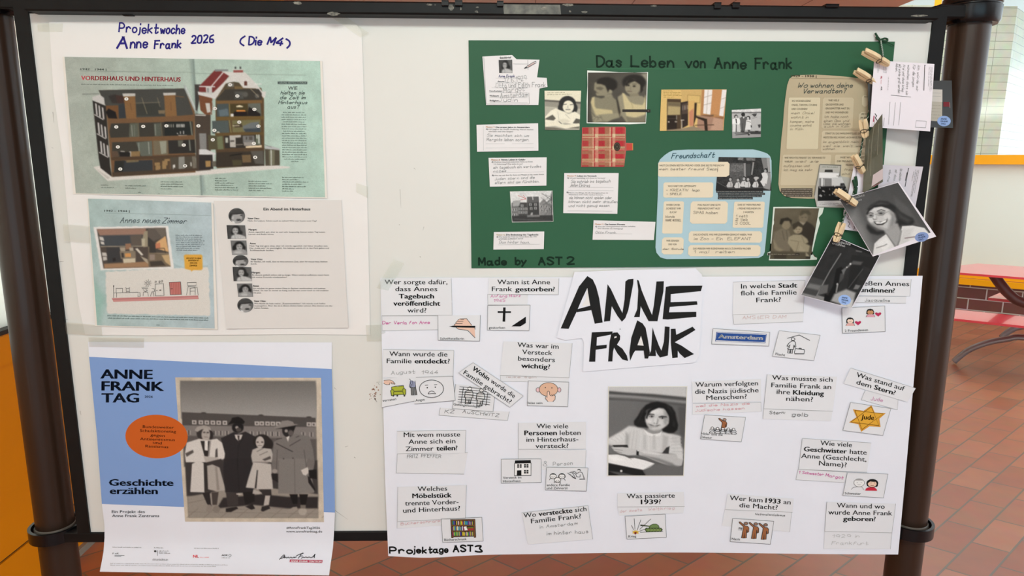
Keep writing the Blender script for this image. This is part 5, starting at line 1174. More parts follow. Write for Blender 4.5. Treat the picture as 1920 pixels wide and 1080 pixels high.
for i in range(9): o.append(('l', H6(f'{1270 + i*8},{690 - i} {1270 + i*8},{740 - i*2}'), .8, ('#8a7f74', '#4a5a66', '#7a4a3a', '#a39a86')[i % 4]))
o += [('p', H6('1335,630 1410,625 1405,900 1335,920'), '#c9a468', 1.2), ('p', H6('1345,760 1400,720 1400,930 1350,930'), '#b87e62', 2), ('p', H6('1412,655 1440,655 1430,830 1400,930'), '#33281f', 1), ('l', H6('1260,860 1262,985'), 1.4, '#b9b2a6'), ('l', H6('1250,860 1285,858'), 1.3, '#c4bdb0'), ('p', H6('1430,800 1560,840 1570,985 1535,985 1525,870 1430,830'), '#2f241d', 1), ('l', H6('1440,810 1555,840'), 1.2, '#a58a70'), ('l', H6('1400,920 1440,985'), 1, '#2b211b'), ('l', H6('1420,920 1640,915'), 1.4, '#4b382c'), ('p', H6('1085,975 1250,960 1400,930 1540,985 1090,988'), '#8a7c66', 1.5)]
o.append(('b', 1))
picture(shelf, pp('1240,168 1362.5,167.5 1356.5,244.5 1237,245.5'), o, .85)
a = Art(shelf, 'lettering')
for i, w in enumerate((20, 32, 30, 34, 20)): a.micro(1244, 170.5 + i * 2.9, 1244 + w, 170.6 + i * 2.9, .9, '#8a7238')
a.build()

fam = on_green('family_snapshot', 'small black and white snapshot of four people in a row, right of bookcase photograph', 'photograph', pp('1372,206 1427,203.5 1426.5,257 1373,259'), .0008, P_PHOTO)
J = lambda s: pp(s, 1360, 190, 13.5)
o = [('f', 165), ('p', J('160,225 905,180 905,265 165,275'), 205, 1), ('p', J('165,275 905,262 905,300 165,310'), 105, 1.2), ('n', .08, 6), ('p', J('165,310 900,300 900,560 170,580'), 170, 2), ('n', .06, 3), ('p', J('170,770 900,740 900,930 175,930'), 145, 1.5), ('p', J('240,800 640,770 640,800 240,815'), 60, 1.2), ('p', J('260,840 600,800 600,830 260,860'), 70, 1.2), ('p', J('620,760 900,760 900,830 640,830'), 62, 1.5),
     ('e', 1380, 219, 3.4, 4.2, 60, 1), ('e', 1380.5, 220, 2.2, 3, 175, .8), ('p', J('180,460 240,425 340,425 390,500 350,590 180,580'), 222, .9), ('p', J('255,440 285,440 295,560 270,560'), 60, .8), ('p', J('195,570 270,560 260,770 190,770'), 205, .9), ('p', J('285,580 360,590 380,780 290,760'), 190, .9), ('p', J('265,580 285,580 285,780 262,780'), 70, .8),
     ('e', 1393.5, 215, 3.4, 4, 45, 1), ('p', J('400,310 490,305 500,330 400,340'), 48, .8), ('p', J('370,420 450,370 540,400 520,560 490,770 400,770 380,600'), 88, 1), ('p', J('440,390 490,390 465,440'), 205, .7), ('l', J('440,560 430,770'), .7, 50), ('p', J('385,740 480,745 480,780 390,775'), 55, .8),
     ('e', 1403, 221.5, 4, 4, 50, 1), ('e', 1402.5, 222, 2.3, 3, 180, .8), ('p', J('530,480 600,460 650,480 650,700 640,720 500,720 520,600'), 208, .9), ('l', J('540,500 640,530'), .8, 90), ('p', J('560,720 630,720 620,800 590,800'), 80, .8), ('e', 1404, 252.5, 2, 1.5, 50, .8),
     ('p', J('660,335 720,310 800,310 790,340 700,350'), 60, .8), ('e', 1415, 216, 3, 3, 70, 1), ('p', J('660,430 760,380 860,400 880,560 880,740 690,740 680,560'), 172, 1), ('l', J('690,430 800,400'), .8, 110), ('p', J('820,590 890,580 890,640 850,680'), 60, 1), ('p', J('640,600 670,620 665,660 645,660'), 50, .8), ('p', J('750,745 840,745 830,800 760,800'), 55, .8)]
picture(fam, pp('1372,206 1427,203.5 1426.5,257 1373,259'), o, .6)

def note(label, pts, lines, hand, base=None, off=.0009):
    s = on_green('question_note', label, 'paper note', pts, off)
    a = Art(s, 'lettering')
    for k, *r in lines:
        if k == 'm': a.micro(*r)
        elif k == 'l': a.line([(r[0], r[1]), (r[2], r[3])], .5, 175)
        else: a.text(*r)
    a.build()
    a = Art(s, 'handwriting')
    for t, x0, y0, x1, y1, h in hand: a.hand(t, x0, y0, x1, y1, h, .62, 135, .45, .2)
    a.build()
    return s
OR = '#d59a6e'
note('white note about the first years in Amsterdam, below the profile card', pp('893.5,234 1009,231 1009.5,282.5 894.5,284.5'),
     [('t', 'Mission 7:', 911, 239.3, 928, 239.3, 2.6, OR, True), ('t', 'Die ersten Jahre in Amsterdam', 929.5, 240, 993, 240, 2.8, 45, True), ('t', 'A)', 911, 243.2, 915, 243.2, 2.6, 60, True), ('t', '1939 beginnt der Zweite Weltkrieg. Warum machen', 916, 243.4, 1000, 244, 2.3, 120), ('t', 'sich Edith und Otto Sorgen?', 916, 247.6, 962, 247.8, 2.3, 120), ('l', 911, 269.5, 1000, 269), ('l', 911, 277.5, 1001, 277), ('l', 906, 236, 906.5, 282)],
     [('Sie machten sich um', 913, 256, 992, 257, 5.2), ('Margots leben sorgen.', 912, 264, 993, 264.5, 5.6)])
note('white note about life in danger with four pencilled lines, above the house photograph', pp('916,296 1025,295 1024.5,348 918.5,350'),
     [('t', 'Mission 8:', 921, 301, 938, 301, 2.6, OR, True), ('t', 'Annes Leben in Gefahr', 939.5, 300.8, 985.5, 300.6, 2.8, 45, True), ('t', 'A)', 921.5, 305, 925, 305, 2.6, 60, True), ('t', 'Welches Geschenk bekommt Anne zu ihrem', 926, 305, 999, 304.2, 2.3, 120), ('t', '13. Geburtstag? Was sieht sie aus?', 926, 309, 980, 308.4, 2.3, 120), ('t', 'B)', 922.5, 330, 926, 330, 2.6, 60, True), ('t', 'Was war seit dem für Anne und Margot an der neuen Schule', 927, 330, 1020, 328, 2.3, 120), ('l', 925, 324, 1020, 322)],
     [('ein tagebuch ein wertvolles', 925, 316.5, 1015, 314, 5), ('rotes', 925, 323, 950, 322, 4), ('Juden stern und die', 927, 338, 1003, 334.5, 5), ('eltern sind am fürchten.', 928, 345, 1012, 342, 5)])
hid = note('tallest white note, about life in the hiding place, below the red plaid cut-out', pp('1058,324.5 1160,324.5 1157.5,401 1056,399.5'),
     [('t', 'Mission 9:', 1063.5, 331, 1080.5, 331, 2.6, OR, True), ('t', 'Leben im Versteck', 1082, 331.2, 1119, 331.2, 2.8, 45, True), ('t', 'A)', 1063.5, 335, 1067, 335, 2.6, 60, True), ('t', 'Womit beschäftigt sich Anne im Versteck?', 1068.5, 335, 1135, 335, 2.3, 120), ('t', 'B)', 1062.5, 362, 1066, 362, 2.6, 60, True), ('t', 'Nenne drei Dinge, die die Untergetauchten im', 1067, 362.5, 1140, 362.8, 2.3, 120), ('t', 'Hinterhaus nicht mehr machen konnten.', 1066.5, 366, 1131, 366.4, 2.3, 120), ('l', 1066, 351, 1150, 351.5), ('l', 1065, 357, 1150, 357.5), ('l', 1064, 395, 1148, 396)],
     [('Sie schrieb ins tagebuch', 1071, 343, 1145, 342, 5.5), ('Jeden Eintrag', 1069, 349.5, 1106, 350, 5.5), ('sie können nicht spielen oder', 1067, 373, 1147, 373, 5), ('können nicht mehr draußen', 1066, 380.5, 1158, 380.5, 5), ('und nicht genug essen', 1066, 388, 1143, 387.5, 5)])
note('white note about the last months, wide strip below the hiding place note', pp('1113,413 1229,416 1226,450 1111,449.5'),
     [('t', 'Mission 11:', 1116, 421.5, 1132.5, 421.5, 2.6, OR, True), ('t', 'Die letzten Monate', 1134, 422, 1172, 422, 2.8, 45, True), ('t', 'A)', 1116, 426, 1119.5, 426, 2.6, 60, True), ('t', 'Was den Untergetauchten wurden verhaftet.', 1121, 426, 1192, 425.5, 2.3, 120), ('t', 'Wer überlebt die Verfolgung?', 1120.5, 429.5, 1168, 430, 2.3, 120), ('l', 1117, 437.5, 1185, 438.5)],
     [('Otto Frank.', 1116.5, 437.5, 1157, 438, 4.2)])
note('smallest white note, about the meaning of the diary, above the handwriting bottom left', pp('926,435 1020.5,434 1019.5,467 925,468'),
     [('t', 'Mission 12:', 930.5, 441.5, 947.5, 441.5, 2.6, '#c9b68a', True), ('t', 'Die Bedeutung des Tagebuchs', 949, 441.5, 1009.5, 441.3, 2.8, 45, True), ('t', 'A)', 931, 445.3, 934, 445.3, 2.6, 60, True), ('t', 'Wie lautet der Titel von Annes Buch, das 1947', 935, 445.3, 1007, 444.8, 2.3, 120), ('t', 'erstmals publiziert wird?', 935, 449, 981, 448.6, 2.3, 120), ('l', 934, 459, 1012, 458)],
     [('Das hinter haus.', 936, 456.5, 994, 456.5, 5)])

house = on_green('house_photograph', 'black and white photograph of canal houses with a red pencil arrow', 'photograph', pp('956,359 1036,357.5 1037.5,415.5 960,417'), .0008, P_PHOTO)
H7 = lambda s: pp(s, 870, 350, 6.75)
o = [('f', 205), ('n', .04, 10), ('p', H7('600,210 640,180 720,200 780,200 790,380 600,380'), 110, 1), ('n', .05, 3), ('p', H7('800,130 945,125 955,375 805,380'), 62, .8), ('p', H7('800,130 945,128 940,200 795,205'), 92, 1), ('l', H7('868,130 872,165'), 1.6, 190), ('p', H7('690,205 800,200 805,375 695,370'), 70, .8), ('p', H7('955,210 1010,150 1060,210 1120,230 1120,390 960,390'), 128, 1), ('p', H7('615,180 720,170 700,240 620,250'), 155, 1)]
rr = random.Random(4)
for x, y in ((735, 240), (710, 280), (745, 280), (785, 280), (710, 325), (745, 325), (785, 325), (840, 225), (905, 225), (850, 275), (905, 272), (625, 290), (655, 290), (625, 355), (655, 355), (980, 250), (1040, 250), (985, 300), (1050, 300), (1080, 280)):
    o += [('p', H7(f'{x-15},{y-15} {x+15},{y-15} {x+15},{y+17} {x-15},{y+17}'), 178, .8), ('p', H7(f'{x-6},{y-11} {x+6},{y-11} {x+6},{y+14} {x-6},{y+14}'), 55, .8)]
o += [('p', H7('850,330 870,325 870,370 835,370'), 160, 1), ('p', H7('600,370 1130,360 1130,440 610,445'), 58, 2), ('p', H7('800,360 960,355 955,380 800,385'), 120, 2), ('l', H7('640,410 1100,430'), 1, 95)]
for i in range(30):
    x, y = rr.uniform(960, 1115), rr.uniform(60, 380); o.append(('l', H7(f'{1118},{rr.uniform(80,330)} {x},{y}'), .45, 90, .8))
o += [('l', H7('1115,60 1110,380'), 1.3, 50), ('n', .06, 2)]
o.append(('b', 1))
picture(house, pp('956.5,359.5 1035.5,358 1037,415 960.5,416.5'), o, .75)
a = Art(house, 'red_arrow')
for s_ in ('680,112 745,135 785,155', '750,108 785,155 718,168'): a.line(H7(s_), .7, '#b8403e')
a.build()

diary = on_green('plaid_diary_cutout', 'red plaid book cover cut-out with a black button and strap', 'paper cut-out', pp('1091.5,239 1130,237.6 1171,237.5 1173.5,239.5 1173.5,267.8 1187,268.3 1187,282 1173.8,282.4 1173,290 1170.5,311.5 1168,313 1130,313 1089.5,313 1090.5,275'), .0009, mat('red cloth print', tuple(v / GAIN for v in lin('#a9534a')), .6))
o = [('f', '#a8413f')]
for x0, x1, c in ((1091, 1103.5, '#a03a3a'), (1103.5, 1111, '#9c6a55'), (1122.5, 1134, '#9f2f35'), (1134, 1143, '#97664f'), (1154, 1168, '#a93038')): o.append(('p', pp(f'{x0},236 {x1},236 {x1},314 {x0},314'), c, 2))
for y0, y1, c in ((251, 257, '#a98a6e'), (259.5, 264, '#9a6a53'), (274.5, 280, '#a98a6c'), (283, 289, '#98634e'), (297.5, 303, '#a98868'), (305, 310, '#9a6850')): o.append(('p', pp(f'1089,{y0} 1175,{y0} 1175,{y1} 1089,{y1}'), c, 1.2))
for x, w, c in ((1112, 2, '#c09a80'), (1115, 2, '#a33c3c'), (1119, 6, '#b87868'), (1144, 2.2, '#c2a084'), (1147, 2, '#a33c3c'), (1151, 5, '#b8806c')): o.append(('l', pp(f'{x},236 {x},314'), w, c, 1))
for y in (257.8, 281, 303.7): o += [('l', pp(f'1089,{y} 1175,{y}'), .9, '#c6ab8c', .7), ('l', pp(f'1089,{y - 1.8} 1175,{y - 1.8}'), .9, '#a23a39', .7)]
for x in (1118.5, 1151):
    for y in (254, 277, 300): o.append(('p', pp(f'{x-3},{y-3} {x+3},{y-3} {x+3},{y+3} {x-3},{y+3}'), '#c4b08e', 1))
o += [('n', .05, 2), ('l', pp('1172.8,239 1172,312'), 1, '#c29a88', .8)]
picture(diary, pp('1092.5,239.5 1172.5,238.5 1170.5,312 1091,312.3'), o, .8, 'plaid_print')
a = Art(diary, 'strap'); a.poly(pp('1174.5,269.5 1186,269.5 1186,281 1175,281'), '#b9473f'); a.line(pp('1186,269 1186.3,281.5'), .8, '#c9a84a'); a.build()
a = Art(diary, 'button'); a.ell(1157, 275, 6.3, 8.2, '#3b342c', 24); a.ring(1157, 275, 4.5, 6, .7, '#5d5446'); a.ell(1157, 275, 1.2, 1.5, '#5a5145', 10); a.build()

# friendship questionnaire
fr_ = on_green('questionnaire_page', 'pale blue rounded questionnaire page about friendship, lower centre of the green poster', 'magazine page',
    pp('1234,306 1237.5,299 1246,291 1254,285.5 1262,282 1290,280.4 1412,280 1425,283 1438,287.5 1444,293 1446.5,301 1447,330 1443,380 1437,440 1434,472 1431,479 1423,483.5 1380,485 1250,486 1238,482.5 1231,474 1229,464 1231,420 1233.5,360'), .0009,
    mat('pale blue page', tuple(v / GAIN for v in lin('#a3bfc9')), .5, spec=.3, noise=.10, nscale=7), wav=.0001)
a = Art(fr_, 'answer_boxes')
CR = '#d7cbb4'
def rbox(a, x0, y0, x1, y1, r, col, sk=0.):
    a.poly([(x0 + r, y0), (x1 - r, y0), (x1, y0 + r), (x1 - sk, y1 - r), (x1 - r - sk, y1), (x0 + r - sk, y1), (x0 - sk, y1 - r), (x0, y0 + r)], col)
rbox(a, 1234.5, 303.5, 1368, 331.5, 2.5, CR, .5); rbox(a, 1244, 342, 1337.5, 370.5, 2.5, CR, .5); rbox(a, 1244.5, 377.5, 1282.5, 438, 2, CR, 3); rbox(a, 1295, 377.5, 1365, 419.5, 4, CR, 1.5); rbox(a, 1376.5, 378, 1434, 427, 2, CR, 3)
rbox(a, 1291.5, 433.5, 1429, 455, 4, CR, .5); rbox(a, 1241.5, 445, 1282, 477, 4, CR, 1); rbox(a, 1290.5, 459.5, 1426, 480.5, 4, CR, .5)
a.build()
F8 = lambda s: pp(s, 1220, 270, 8.)
o = [('f', 52), ('n', .12, 8), ('p', F8('1190,280 1400,290 1400,600 1190,600'), 82, 1.5), ('p', F8('1195,300 1390,310 1390,420 1195,420'), 98, 1.5), ('p', F8('1310,205 1390,200 1390,245 1310,240'), 120, 1), ('p', F8('1425,205 1570,205 1570,250 1440,250'), 110, 1.5), ('n', .2, 2), ('p', F8('1395,290 1425,285 1430,500 1400,495'), 135, .8), ('p', F8('1530,270 1555,275 1525,465 1505,460'), 135, .8), ('p', F8('1655,200 1780,210 1740,400 1700,400'), 118, 1), ('p', F8('1740,205 1800,210 1810,420 1760,420'), 150, 1), ('p', F8('1430,300 1500,300 1500,480 1440,480'), 70, 1.5),
     ('p', F8('1700,420 1815,430 1790,690 1690,660'), 135, 1.5), ('p', F8('970,570 1080,600 1180,660 1690,655 1690,720 980,715'), 40, 1), ('l', F8('1000,575 1170,665 1690,655'), .8, 95)]
for x, y in ((1195, 570), (1310, 580), (1400, 560), (1460, 570), (1580, 570)):
    o += [('e', 1220 + (x + 5) / 8, 270 + (y - 50) / 8, 3.2, 3, 45, .9), ('e', 1220 + x / 8, 270 + (y - 38) / 8, 2.4, 2.8, 165, .8), ('p', F8(f'{x-60},{y+60} {x-30},{y} {x+20},{y-10} {x+40},{y+40} {x+30},{y+80} {x-40},{y+82}'), 190 if x != 1195 else 175, .9), ('l', F8(f'{x+5},{y+10} {x+10},{y+75}'), .8, 90)]
o += [('b', 0), ('e', 1220 + 1585 / 8, 270 + 510 / 8, 5, 2.5, 170, .9), ('p', F8('1640,560 1700,520 1720,620 1690,640'), 195, 1), ('e', 1220 + 1728 / 8, 270 + 385 / 8, 3.2, 2.8, 40, .9), ('e', 1220 + 1720 / 8, 270 + 405 / 8, 2.3, 3, 160, .8), ('p', F8('1660,440 1700,425 1750,440 1760,490 1740,600 1650,570 1680,500'), 200, .9)]
picture(fr_, F8('1020,195 1785,208 1812,700 975,700'), o, .7, 'boat_photograph')
a = Art(fr_, 'caption_strips')
for i, (x0, x1) in enumerate(((1343, 1431), (1346, 1434.5), (1346.5, 1428.5), (1346, 1411.5))): a.rect(x0, 357.5 + i * 4.1, x1, 361.3 + i * 4.1, '#353636'); a.micro(x0 + 2, 359.5 + i * 4.1, x1 - 2, 359.6 + i * 4.1, .9, '#8d8f8d')
a.poly(F8('1010,268 1155,268 1185,300 1180,465 1135,492 985,492 985,470 1010,400'), CR)
a.build()
a = Art(fr_, 'lettering')
a.hand('Freundschaft', 1259, 297, 1341, 295, 9.5, 1.25, '#2f4a55', .12, .3)
QC = '#6f675c'
for t, x0, x1, y in (('HAST DU EINEN BESTEN FREUND ODER EINE BESTE FREUNDIN?', 1236.5, 1358, 311.8), ('WAS HABT IHR GEMEINSAM?', 1252, 1305, 350.5), ('WORIN UNTER-', 1249, 1275.5, 385.8), ('SCHEIDET IHR', 1249, 1276.5, 392.5), ('EUCH?', 1256, 1268.5, 399.5), ('WAS MACHT EINE GUTE', 1307.5, 1351, 385.8), ('FREUNDSCHAFT AUS?', 1308.5, 1350, 392.5), ('DAS IST MEIN FREUND', 1383.5, 1426, 385.5), ('/ MEINE FREUNDIN IN', 1383, 1426, 392.5), ('3 WORTEN', 1393.5, 1413, 399.5), ('DAS SCHÖNSTE, WAS WIR ZUSAMMEN GEMACHT HABEN, WAR', 1300, 1410, 441.5), ('WIR KENNEN', 1249, 1273, 453), ('UNS VON', 1253, 1268.5, 459.7), ('DAS WERDEN WIR IRGENDWANN NOCH ZUSAMMEN MACHEN', 1299.5, 1407.5, 467.8)): a.text(t, x0, y, x1, y, 3.4, QC, False, .1)
a.build()
a = Art(fr_, 'handwriting')
for t, x0, x1, y, h in (('mein bester freund Sepp', 1236, 1345, 319, 4.5), ('- KREATIV  lego', 1249, 1312, 358.5, 4.5), ('- SPIELE', 1250, 1278, 365.5, 4), ('blonde', 1248, 1265, 408, 4), ('HAARE WUSCHEL', 1248, 1277, 415, 4), ('SPAß haben', 1300, 1346, 401, 5), ('1 nett', 1380, 1402, 407, 4.5), ('2 lieb', 1379, 1402, 413.5, 4.5), ('3 COOL', 1379, 1408, 420.5, 4.5), ('im Zoo - Ein  ELEFANT', 1301, 1408, 450, 5), ('der Schule', 1243, 1282, 468.5, 3.5), ('1 mal  reiten', 1301, 1378, 474.5, 5)): a.hand(t, x0, y, x1, y, h, .7, '#8a8174', .4, .1)
a.build()

rel = on_green('relatives_page', 'tan magazine page about relatives, partly under the postcards on the green poster', 'magazine page',
    pp('1468,235 1470,205 1473,180 1476,160 1480,148 1487,142.5 1500,140.8 1530,140 1575,142.5 1612,147 1626,152 1627.5,165 1628,240 1625,320 1618,371.5 1575,372 1515,372.5 1484,371 1470,367 1462,358 1459.5,345 1462,300 1465,260'), .0010,
    mat('tan page', tuple(v / GAIN for v in lin('#b0a286')), .5, spec=.3, noise=.12, nscale=6), wav=.0001)
a = Art(rel, 'answer_boxes')
LT = '#bdb197'
rbox(a, 1479, 183, 1538, 279.5, 1.5, '#c4ba9f', 4.5); rbox(a, 1543, 183, 1601, 241, 3, '#b9ad93', 2.5); rbox(a, 1541, 245, 1627, 286, 3, LT, 2); rbox(a, 1468, 290, 1558.5, 347.5, 2, LT, 5); rbox(a, 1566, 290, 1627, 371, 2, LT, 4); rbox(a, 1616, 178, 1627.5, 200, 4, LT, 0); rbox(a, 1610, 210, 1627.5, 238, 5, LT, 0)
a.build()
a = Art(rel, 'lettering')
TC = '#5b5040'
a.text('1929 -', 1483.5, 144.3, 1506, 144.3, 3.6, TC, True); a.text('1938 |', 1510, 144.5, 1531, 144.7, 3.6, TC, True); a.line(pp('1483,147 1532,147.2 1605,148'), .5, '#8f826a')
for t, x0, x1, y, y1 in (('Wo', 1495, 1516, 164, 164), ('wohnen', 1519, 1564, 164, 164), ('deine', 1569, 1600, 164, 164), ('Verwandten?', 1505, 1587, 175, 174.5)): a.hand(t, x0, y, x1, y1, 8.6, 1.1, '#35413f', .12, .28)
for t, x0, x1, y in (('WO WOHNEN DEINE', 1484.5, 1520, 191), ('ONKEL, TANTEN, COUSINS', 1484, 1532, 198.5), ('UND COUSINEN?', 1484, 1514, 206), ('WIE VIELE', 1553, 1573, 190), ('GROSSVÄTER UND', 1548, 1582, 197.8), ('GROSSMÜTTER HAST DU', 1547.5, 1593.5, 205), ('UND WO WOHNEN SIE?', 1547.5, 1590.5, 212.5), ('STEHST DU DAS FAMILIENMITGLIED, DAS AM', 1547, 1622, 252), ('WEITESTEN WEG WOHNT, AUCH AM SELTENSTEN?', 1543.5, 1624, 259.5), ('WIE WICHTIG FINDEST DU VERWANDTE?', 1471, 1547.5, 297.5), ('WARUM?', 1471, 1486, 304.7), ('WIE WICHTIG IST', 1575, 1621, 297), ('DIR FREUNDINNEN ODER', 1569.5, 1624, 304), ('FREUNDE? WARUM?', 1586, 1622, 311), ('WO', 1620, 1627, 183.5), ('UND WO', 1614.5, 1627, 215.5), ('IM NA', 1613.5, 1627, 222.5)): a.text(t, x0, y, x1, y, 3.5, '#6a604f', False, .1)
for i, (x0, x1) in enumerate(((1464.5, 1523.5), (1464, 1523.5), (1468.5, 1523.5), (1474, 1523))): a.rect(x0, 353 + i * 4.1, x1, 356.9 + i * 4.1, '#524b42'); a.micro(x0 + 2, 355 + i * 4.1, x1 - 2, 355.1 + i * 4.1, .8, '#a0978a')
a.build()
a = Art(rel, 'handwriting')
for t, x0, x1, y, h in (('mein Onkel', 1483, 1527, 214, 4.5), ('wohnt in', 1482, 1517, 222, 5), ('kempen, meine', 1481.5, 1527, 230, 4.5), ('cousine wohnt', 1481.5, 1522, 237, 4.5), ('in Köln', 1481.5, 1507, 244, 4.5), ('Ich habe noch', 1546, 1591, 221, 4.5), ('einen Opa und', 1544.5, 1592, 228.5, 4.5), ('Oma sie wohnen', 1544, 1595, 234, 4.5), ('auch in Köln', 1545, 1593, 239, 4), ('im augenblick nein', 1543, 1610, 268, 4.5), ('weil sie weit weg', 1542, 1622, 275.5, 4.5), ('wohnen', 1542, 1566, 281, 4), ('weil sie', 1490, 1536, 304.5, 4.5), ('aufpassen und', 1469.5, 1518, 313, 4.5), ('ich mag sie sehr', 1469.5, 1524, 320.5, 4.5), ('freunde', 1583, 1610, 320, 4.5), ('sind lieb', 1578, 1610, 328, 4.5)): a.hand(t, x0, y, x1, y, h, .55, '#877d6c', .4, .25)
a.build()

crowd = on_green('crowd_photograph', 'black and white clipping of a crowd before a shop, below the tan page', 'photograph', pp('1537,307.5 1577.5,309 1575.5,330.5 1592.5,333 1600,350 1600,390 1531,388 1526,366'), .0012, mat('clipping paper', tuple(v / GAIN for v in lin('#a9a7a0')), .5, noise=.04), base=green, wav=.0001)
crowd.h = lambda x, y: .0024
for v_ in crowd.o.data.vertices: v_.co.y -= .0012
L7 = lambda s: pp(s, 1440, 240, 7.2)
o = [('f', 160), ('p', L7('690,600 960,610 940,680 690,680'), 215, .8), ('p', L7('695,675 860,680 860,790 690,790'), 120, 1), ('p', L7('860,670 1100,660 1100,800 860,800'), 190, 1), ('p', L7('980,745 1090,740 1090,780 970,780'), 60, 1), ('p', L7('720,680 740,680 740,790 720,790'), 220, .8), ('p', L7('750,690 760,690 760,790 750,790'), 200, .8)]
o += [('p', L7('670,790 1180,780 1180,980 670,990'), 28, 2)]
for i in range(60):
    x, y = rr.uniform(690, 1120), rr.uniform(770, 920); o.append(('e', 1440 + x / 7.2, 240 + y / 7.2, rr.uniform(.8, 1.7), rr.uniform(.8, 1.7), rr.choice((150, 190, 60, 20, 110)), .8))
o += [('p', L7('660,985 1200,975 1200,1080 655,1060'), 190, .8)]
o.append(('b', 1))
picture(crowd, pp('1536,323 1574.5,323.5 1600,384 1532,387.5'), o, .8)
a = Art(crowd, 'newspaper_border')
a.line(pp('1537.5,308.5 1576.5,310 1574.5,330 1569,330'), 1.6, '#6c6a62'); a.line(pp('1537.5,308.5 1527,366'), 1.6, '#7d7b74'); a.poly(pp('1547,318 1561,318 1561.5,323 1546,322.5'), '#3a3936'); a.micro(1541, 313, 1571, 313.5, 1, '#6f7a6c'); a.poly(pp('1537,325 1568.5,326.5 1567.5,332 1536.5,332'), 215)
a.micro(1536, 380.5, 1590, 382, .9, 120); a.micro(1536, 383.5, 1590, 385, .9, 120)
a.build()

tri = on_green('old_portrait_print', 'dim old photograph of two grown-ups and a child on a lap, torn white edge', 'photograph',
    pp('1450,388 1498,387.6 1545,389 1542,400 1535,408 1537.5,418 1531,440 1525,465 1522.5,480 1532,483.5 1531.5,487 1490,488.3 1441.5,488 1443,479 1438.5,478.5 1439,473.5 1443,473 1446,440'), .0009, mat('torn white edge', tuple(v / GAIN for v in lin('#c9d2c8')), .5, noise=.02))
T7 = lambda s: pp(s, 1420, 370, 7.71)
o = [('g', 1450, 390, '#5f5849', 1540, 480, '#4d4739'), ('n', .06, 14), ('p', T7('590,350 720,350 800,400 870,500 850,700 760,700 600,560 500,400'), '#332e27', 2.5), ('p', T7('600,345 700,360 660,410'), '#8a8271', 1.2), ('e', 1420 + 665 / 7.71, 370 + 290 / 7.71, 8.5, 10, '#6d6453', 2), ('p', T7('610,250 640,190 740,185 775,240 760,260 690,230 620,270'), '#4a4437', 2), ('l', T7('640,290 660,292'), 1, '#473f34'), ('l', T7('690,290 710,290'), 1, '#473f34'),
     ('p', T7('250,500 350,450 460,480 500,620 470,780 260,780 230,620'), '#6a6253', 2.5), ('e', 1420 + 415 / 7.71, 370 + 390 / 7.71, 8.5, 9.5, '#7a705c', 2), ('p', T7('320,380 340,310 440,290 500,330 490,400 460,340 390,340 350,400'), '#2d2922', 2), ('l', T7('360,480 390,620'), .9, '#4a4438'), ('l', T7('420,480 440,620'), .9, '#4a4438'), ('p', T7('230,600 300,720 380,760 320,790 240,740'), '#7d7460', 2),
     ('e', 1420 + 585 / 7.71, 370 + 460 / 7.71, 8.5, 8.5, '#8c826c', 1.8), ('p', T7('510,450 520,380 600,360 660,400 655,440 590,415 530,470'), '#3a342a', 1.8), ('l', T7('560,460 575,462'), 1, '#4e4538'), ('l', T7('600,462 620,462'), 1, '#4e4538'), ('l', T7('580,500 605,500'), .9, '#5c4a3e'),
     ('p', T7('450,580 520,540 640,540 720,600 740,650 690,670 760,700 740,790 540,800 440,660'), '#8f866f', 1.8), ('l', T7('480,620 600,640 560,790'), 1, '#6d6553'), ('l', T7('640,560 680,660'), 1, '#6d6553'), ('p', T7('620,690 700,790 760,860 710,880 600,790'), '#978d76', 1.5), ('p', T7('690,850 780,860 780,880 700,885'), '#2b2721', 1.2), ('p', T7('180,780 700,790 700,900 170,890'), '#4b4538', 3), ('p', T7('240,830 420,820 420,890 240,890'), '#38332a', 2.5)]
o.append(('b', 2))
picture(tri, pp('1453,390.5 1536,390.5 1519,486 1443.5,485.5'), o, .85)
a = Art(tri, 'caption_strip'); a.poly(pp('1439.5,474.5 1499,475 1499,479 1439.5,478.5'), '#2f2b25'); a.micro(1441, 476.8, 1497, 477.2, .8, '#8b8475'); a.build()

# ================================================================== pasted on the white question sheet
GQ, GA, GP = 'question slips', 'answer slips', 'picture cards'
def quad_line(a, pts, sides, w=.7, c=95):
    for i in sides: a.line([pts[i], pts[(i + 1) % 4]], w, c)
def q_slip(label, pts, lines, h=8.6, hand=(), sides=(1, 2), off=.0009, base=None):
    s = Sheet('question_slip', label, 'paper slip', pts, off, P_SLIP, GQ, base=base or qsheet, wav=.0003, nu=10, nv=8)
    a = Art(s, 'cut_outline'); quad_line(a, pts, sides, .55, 150); a.build()
    a = Art(s, 'lettering')
    for t, x0, y0, x1, y1 in lines: a.text(t, x0, y0, x1, y1, h, 22)
    a.build()
    if hand: pen(s, hand)
    return s
def pen(s, hand):
    a = Art(s, 'handwriting')
    for t, x0, y0, x1, y1, h, w, c in hand: a.hand(t, x0, y0, x1, y1, h, w, c, .5, .08)
    a.build()
def a_slip(label, pts, hand, off=.0005, sides=(0, 2, 3), c=165):
    s = Sheet('answer_slip', label, 'paper slip', pts, off, P_SLIP, GA, base=qsheet, wav=.0003, nu=10, nv=6)
    a = Art(s, 'cut_outline'); quad_line(a, pts, sides, .5, c); a.build()
    pen(s, hand); return s
def p_card(label, pts, cap, off=.0016, sides=(0, 1, 2, 3), c=110):
    s = Sheet('picture_card', label, 'picture card', pts, off, P_SLIP, GP, base=qsheet, wav=0., nu=6, nv=6)
    a = Art(s, 'cut_outline'); quad_line(a, pts, sides, .65, c); a.build()
    a = Art(s, 'caption')
    for t, x0, y0, x1, y1 in cap: a.text(t, x0, y0, x1, y1, 4.4, 60)
    a.build()
    return s, Art(s, 'pictogram')
PEN, PINK, PALE = 120, '#c05a96', '#c9a0a4'
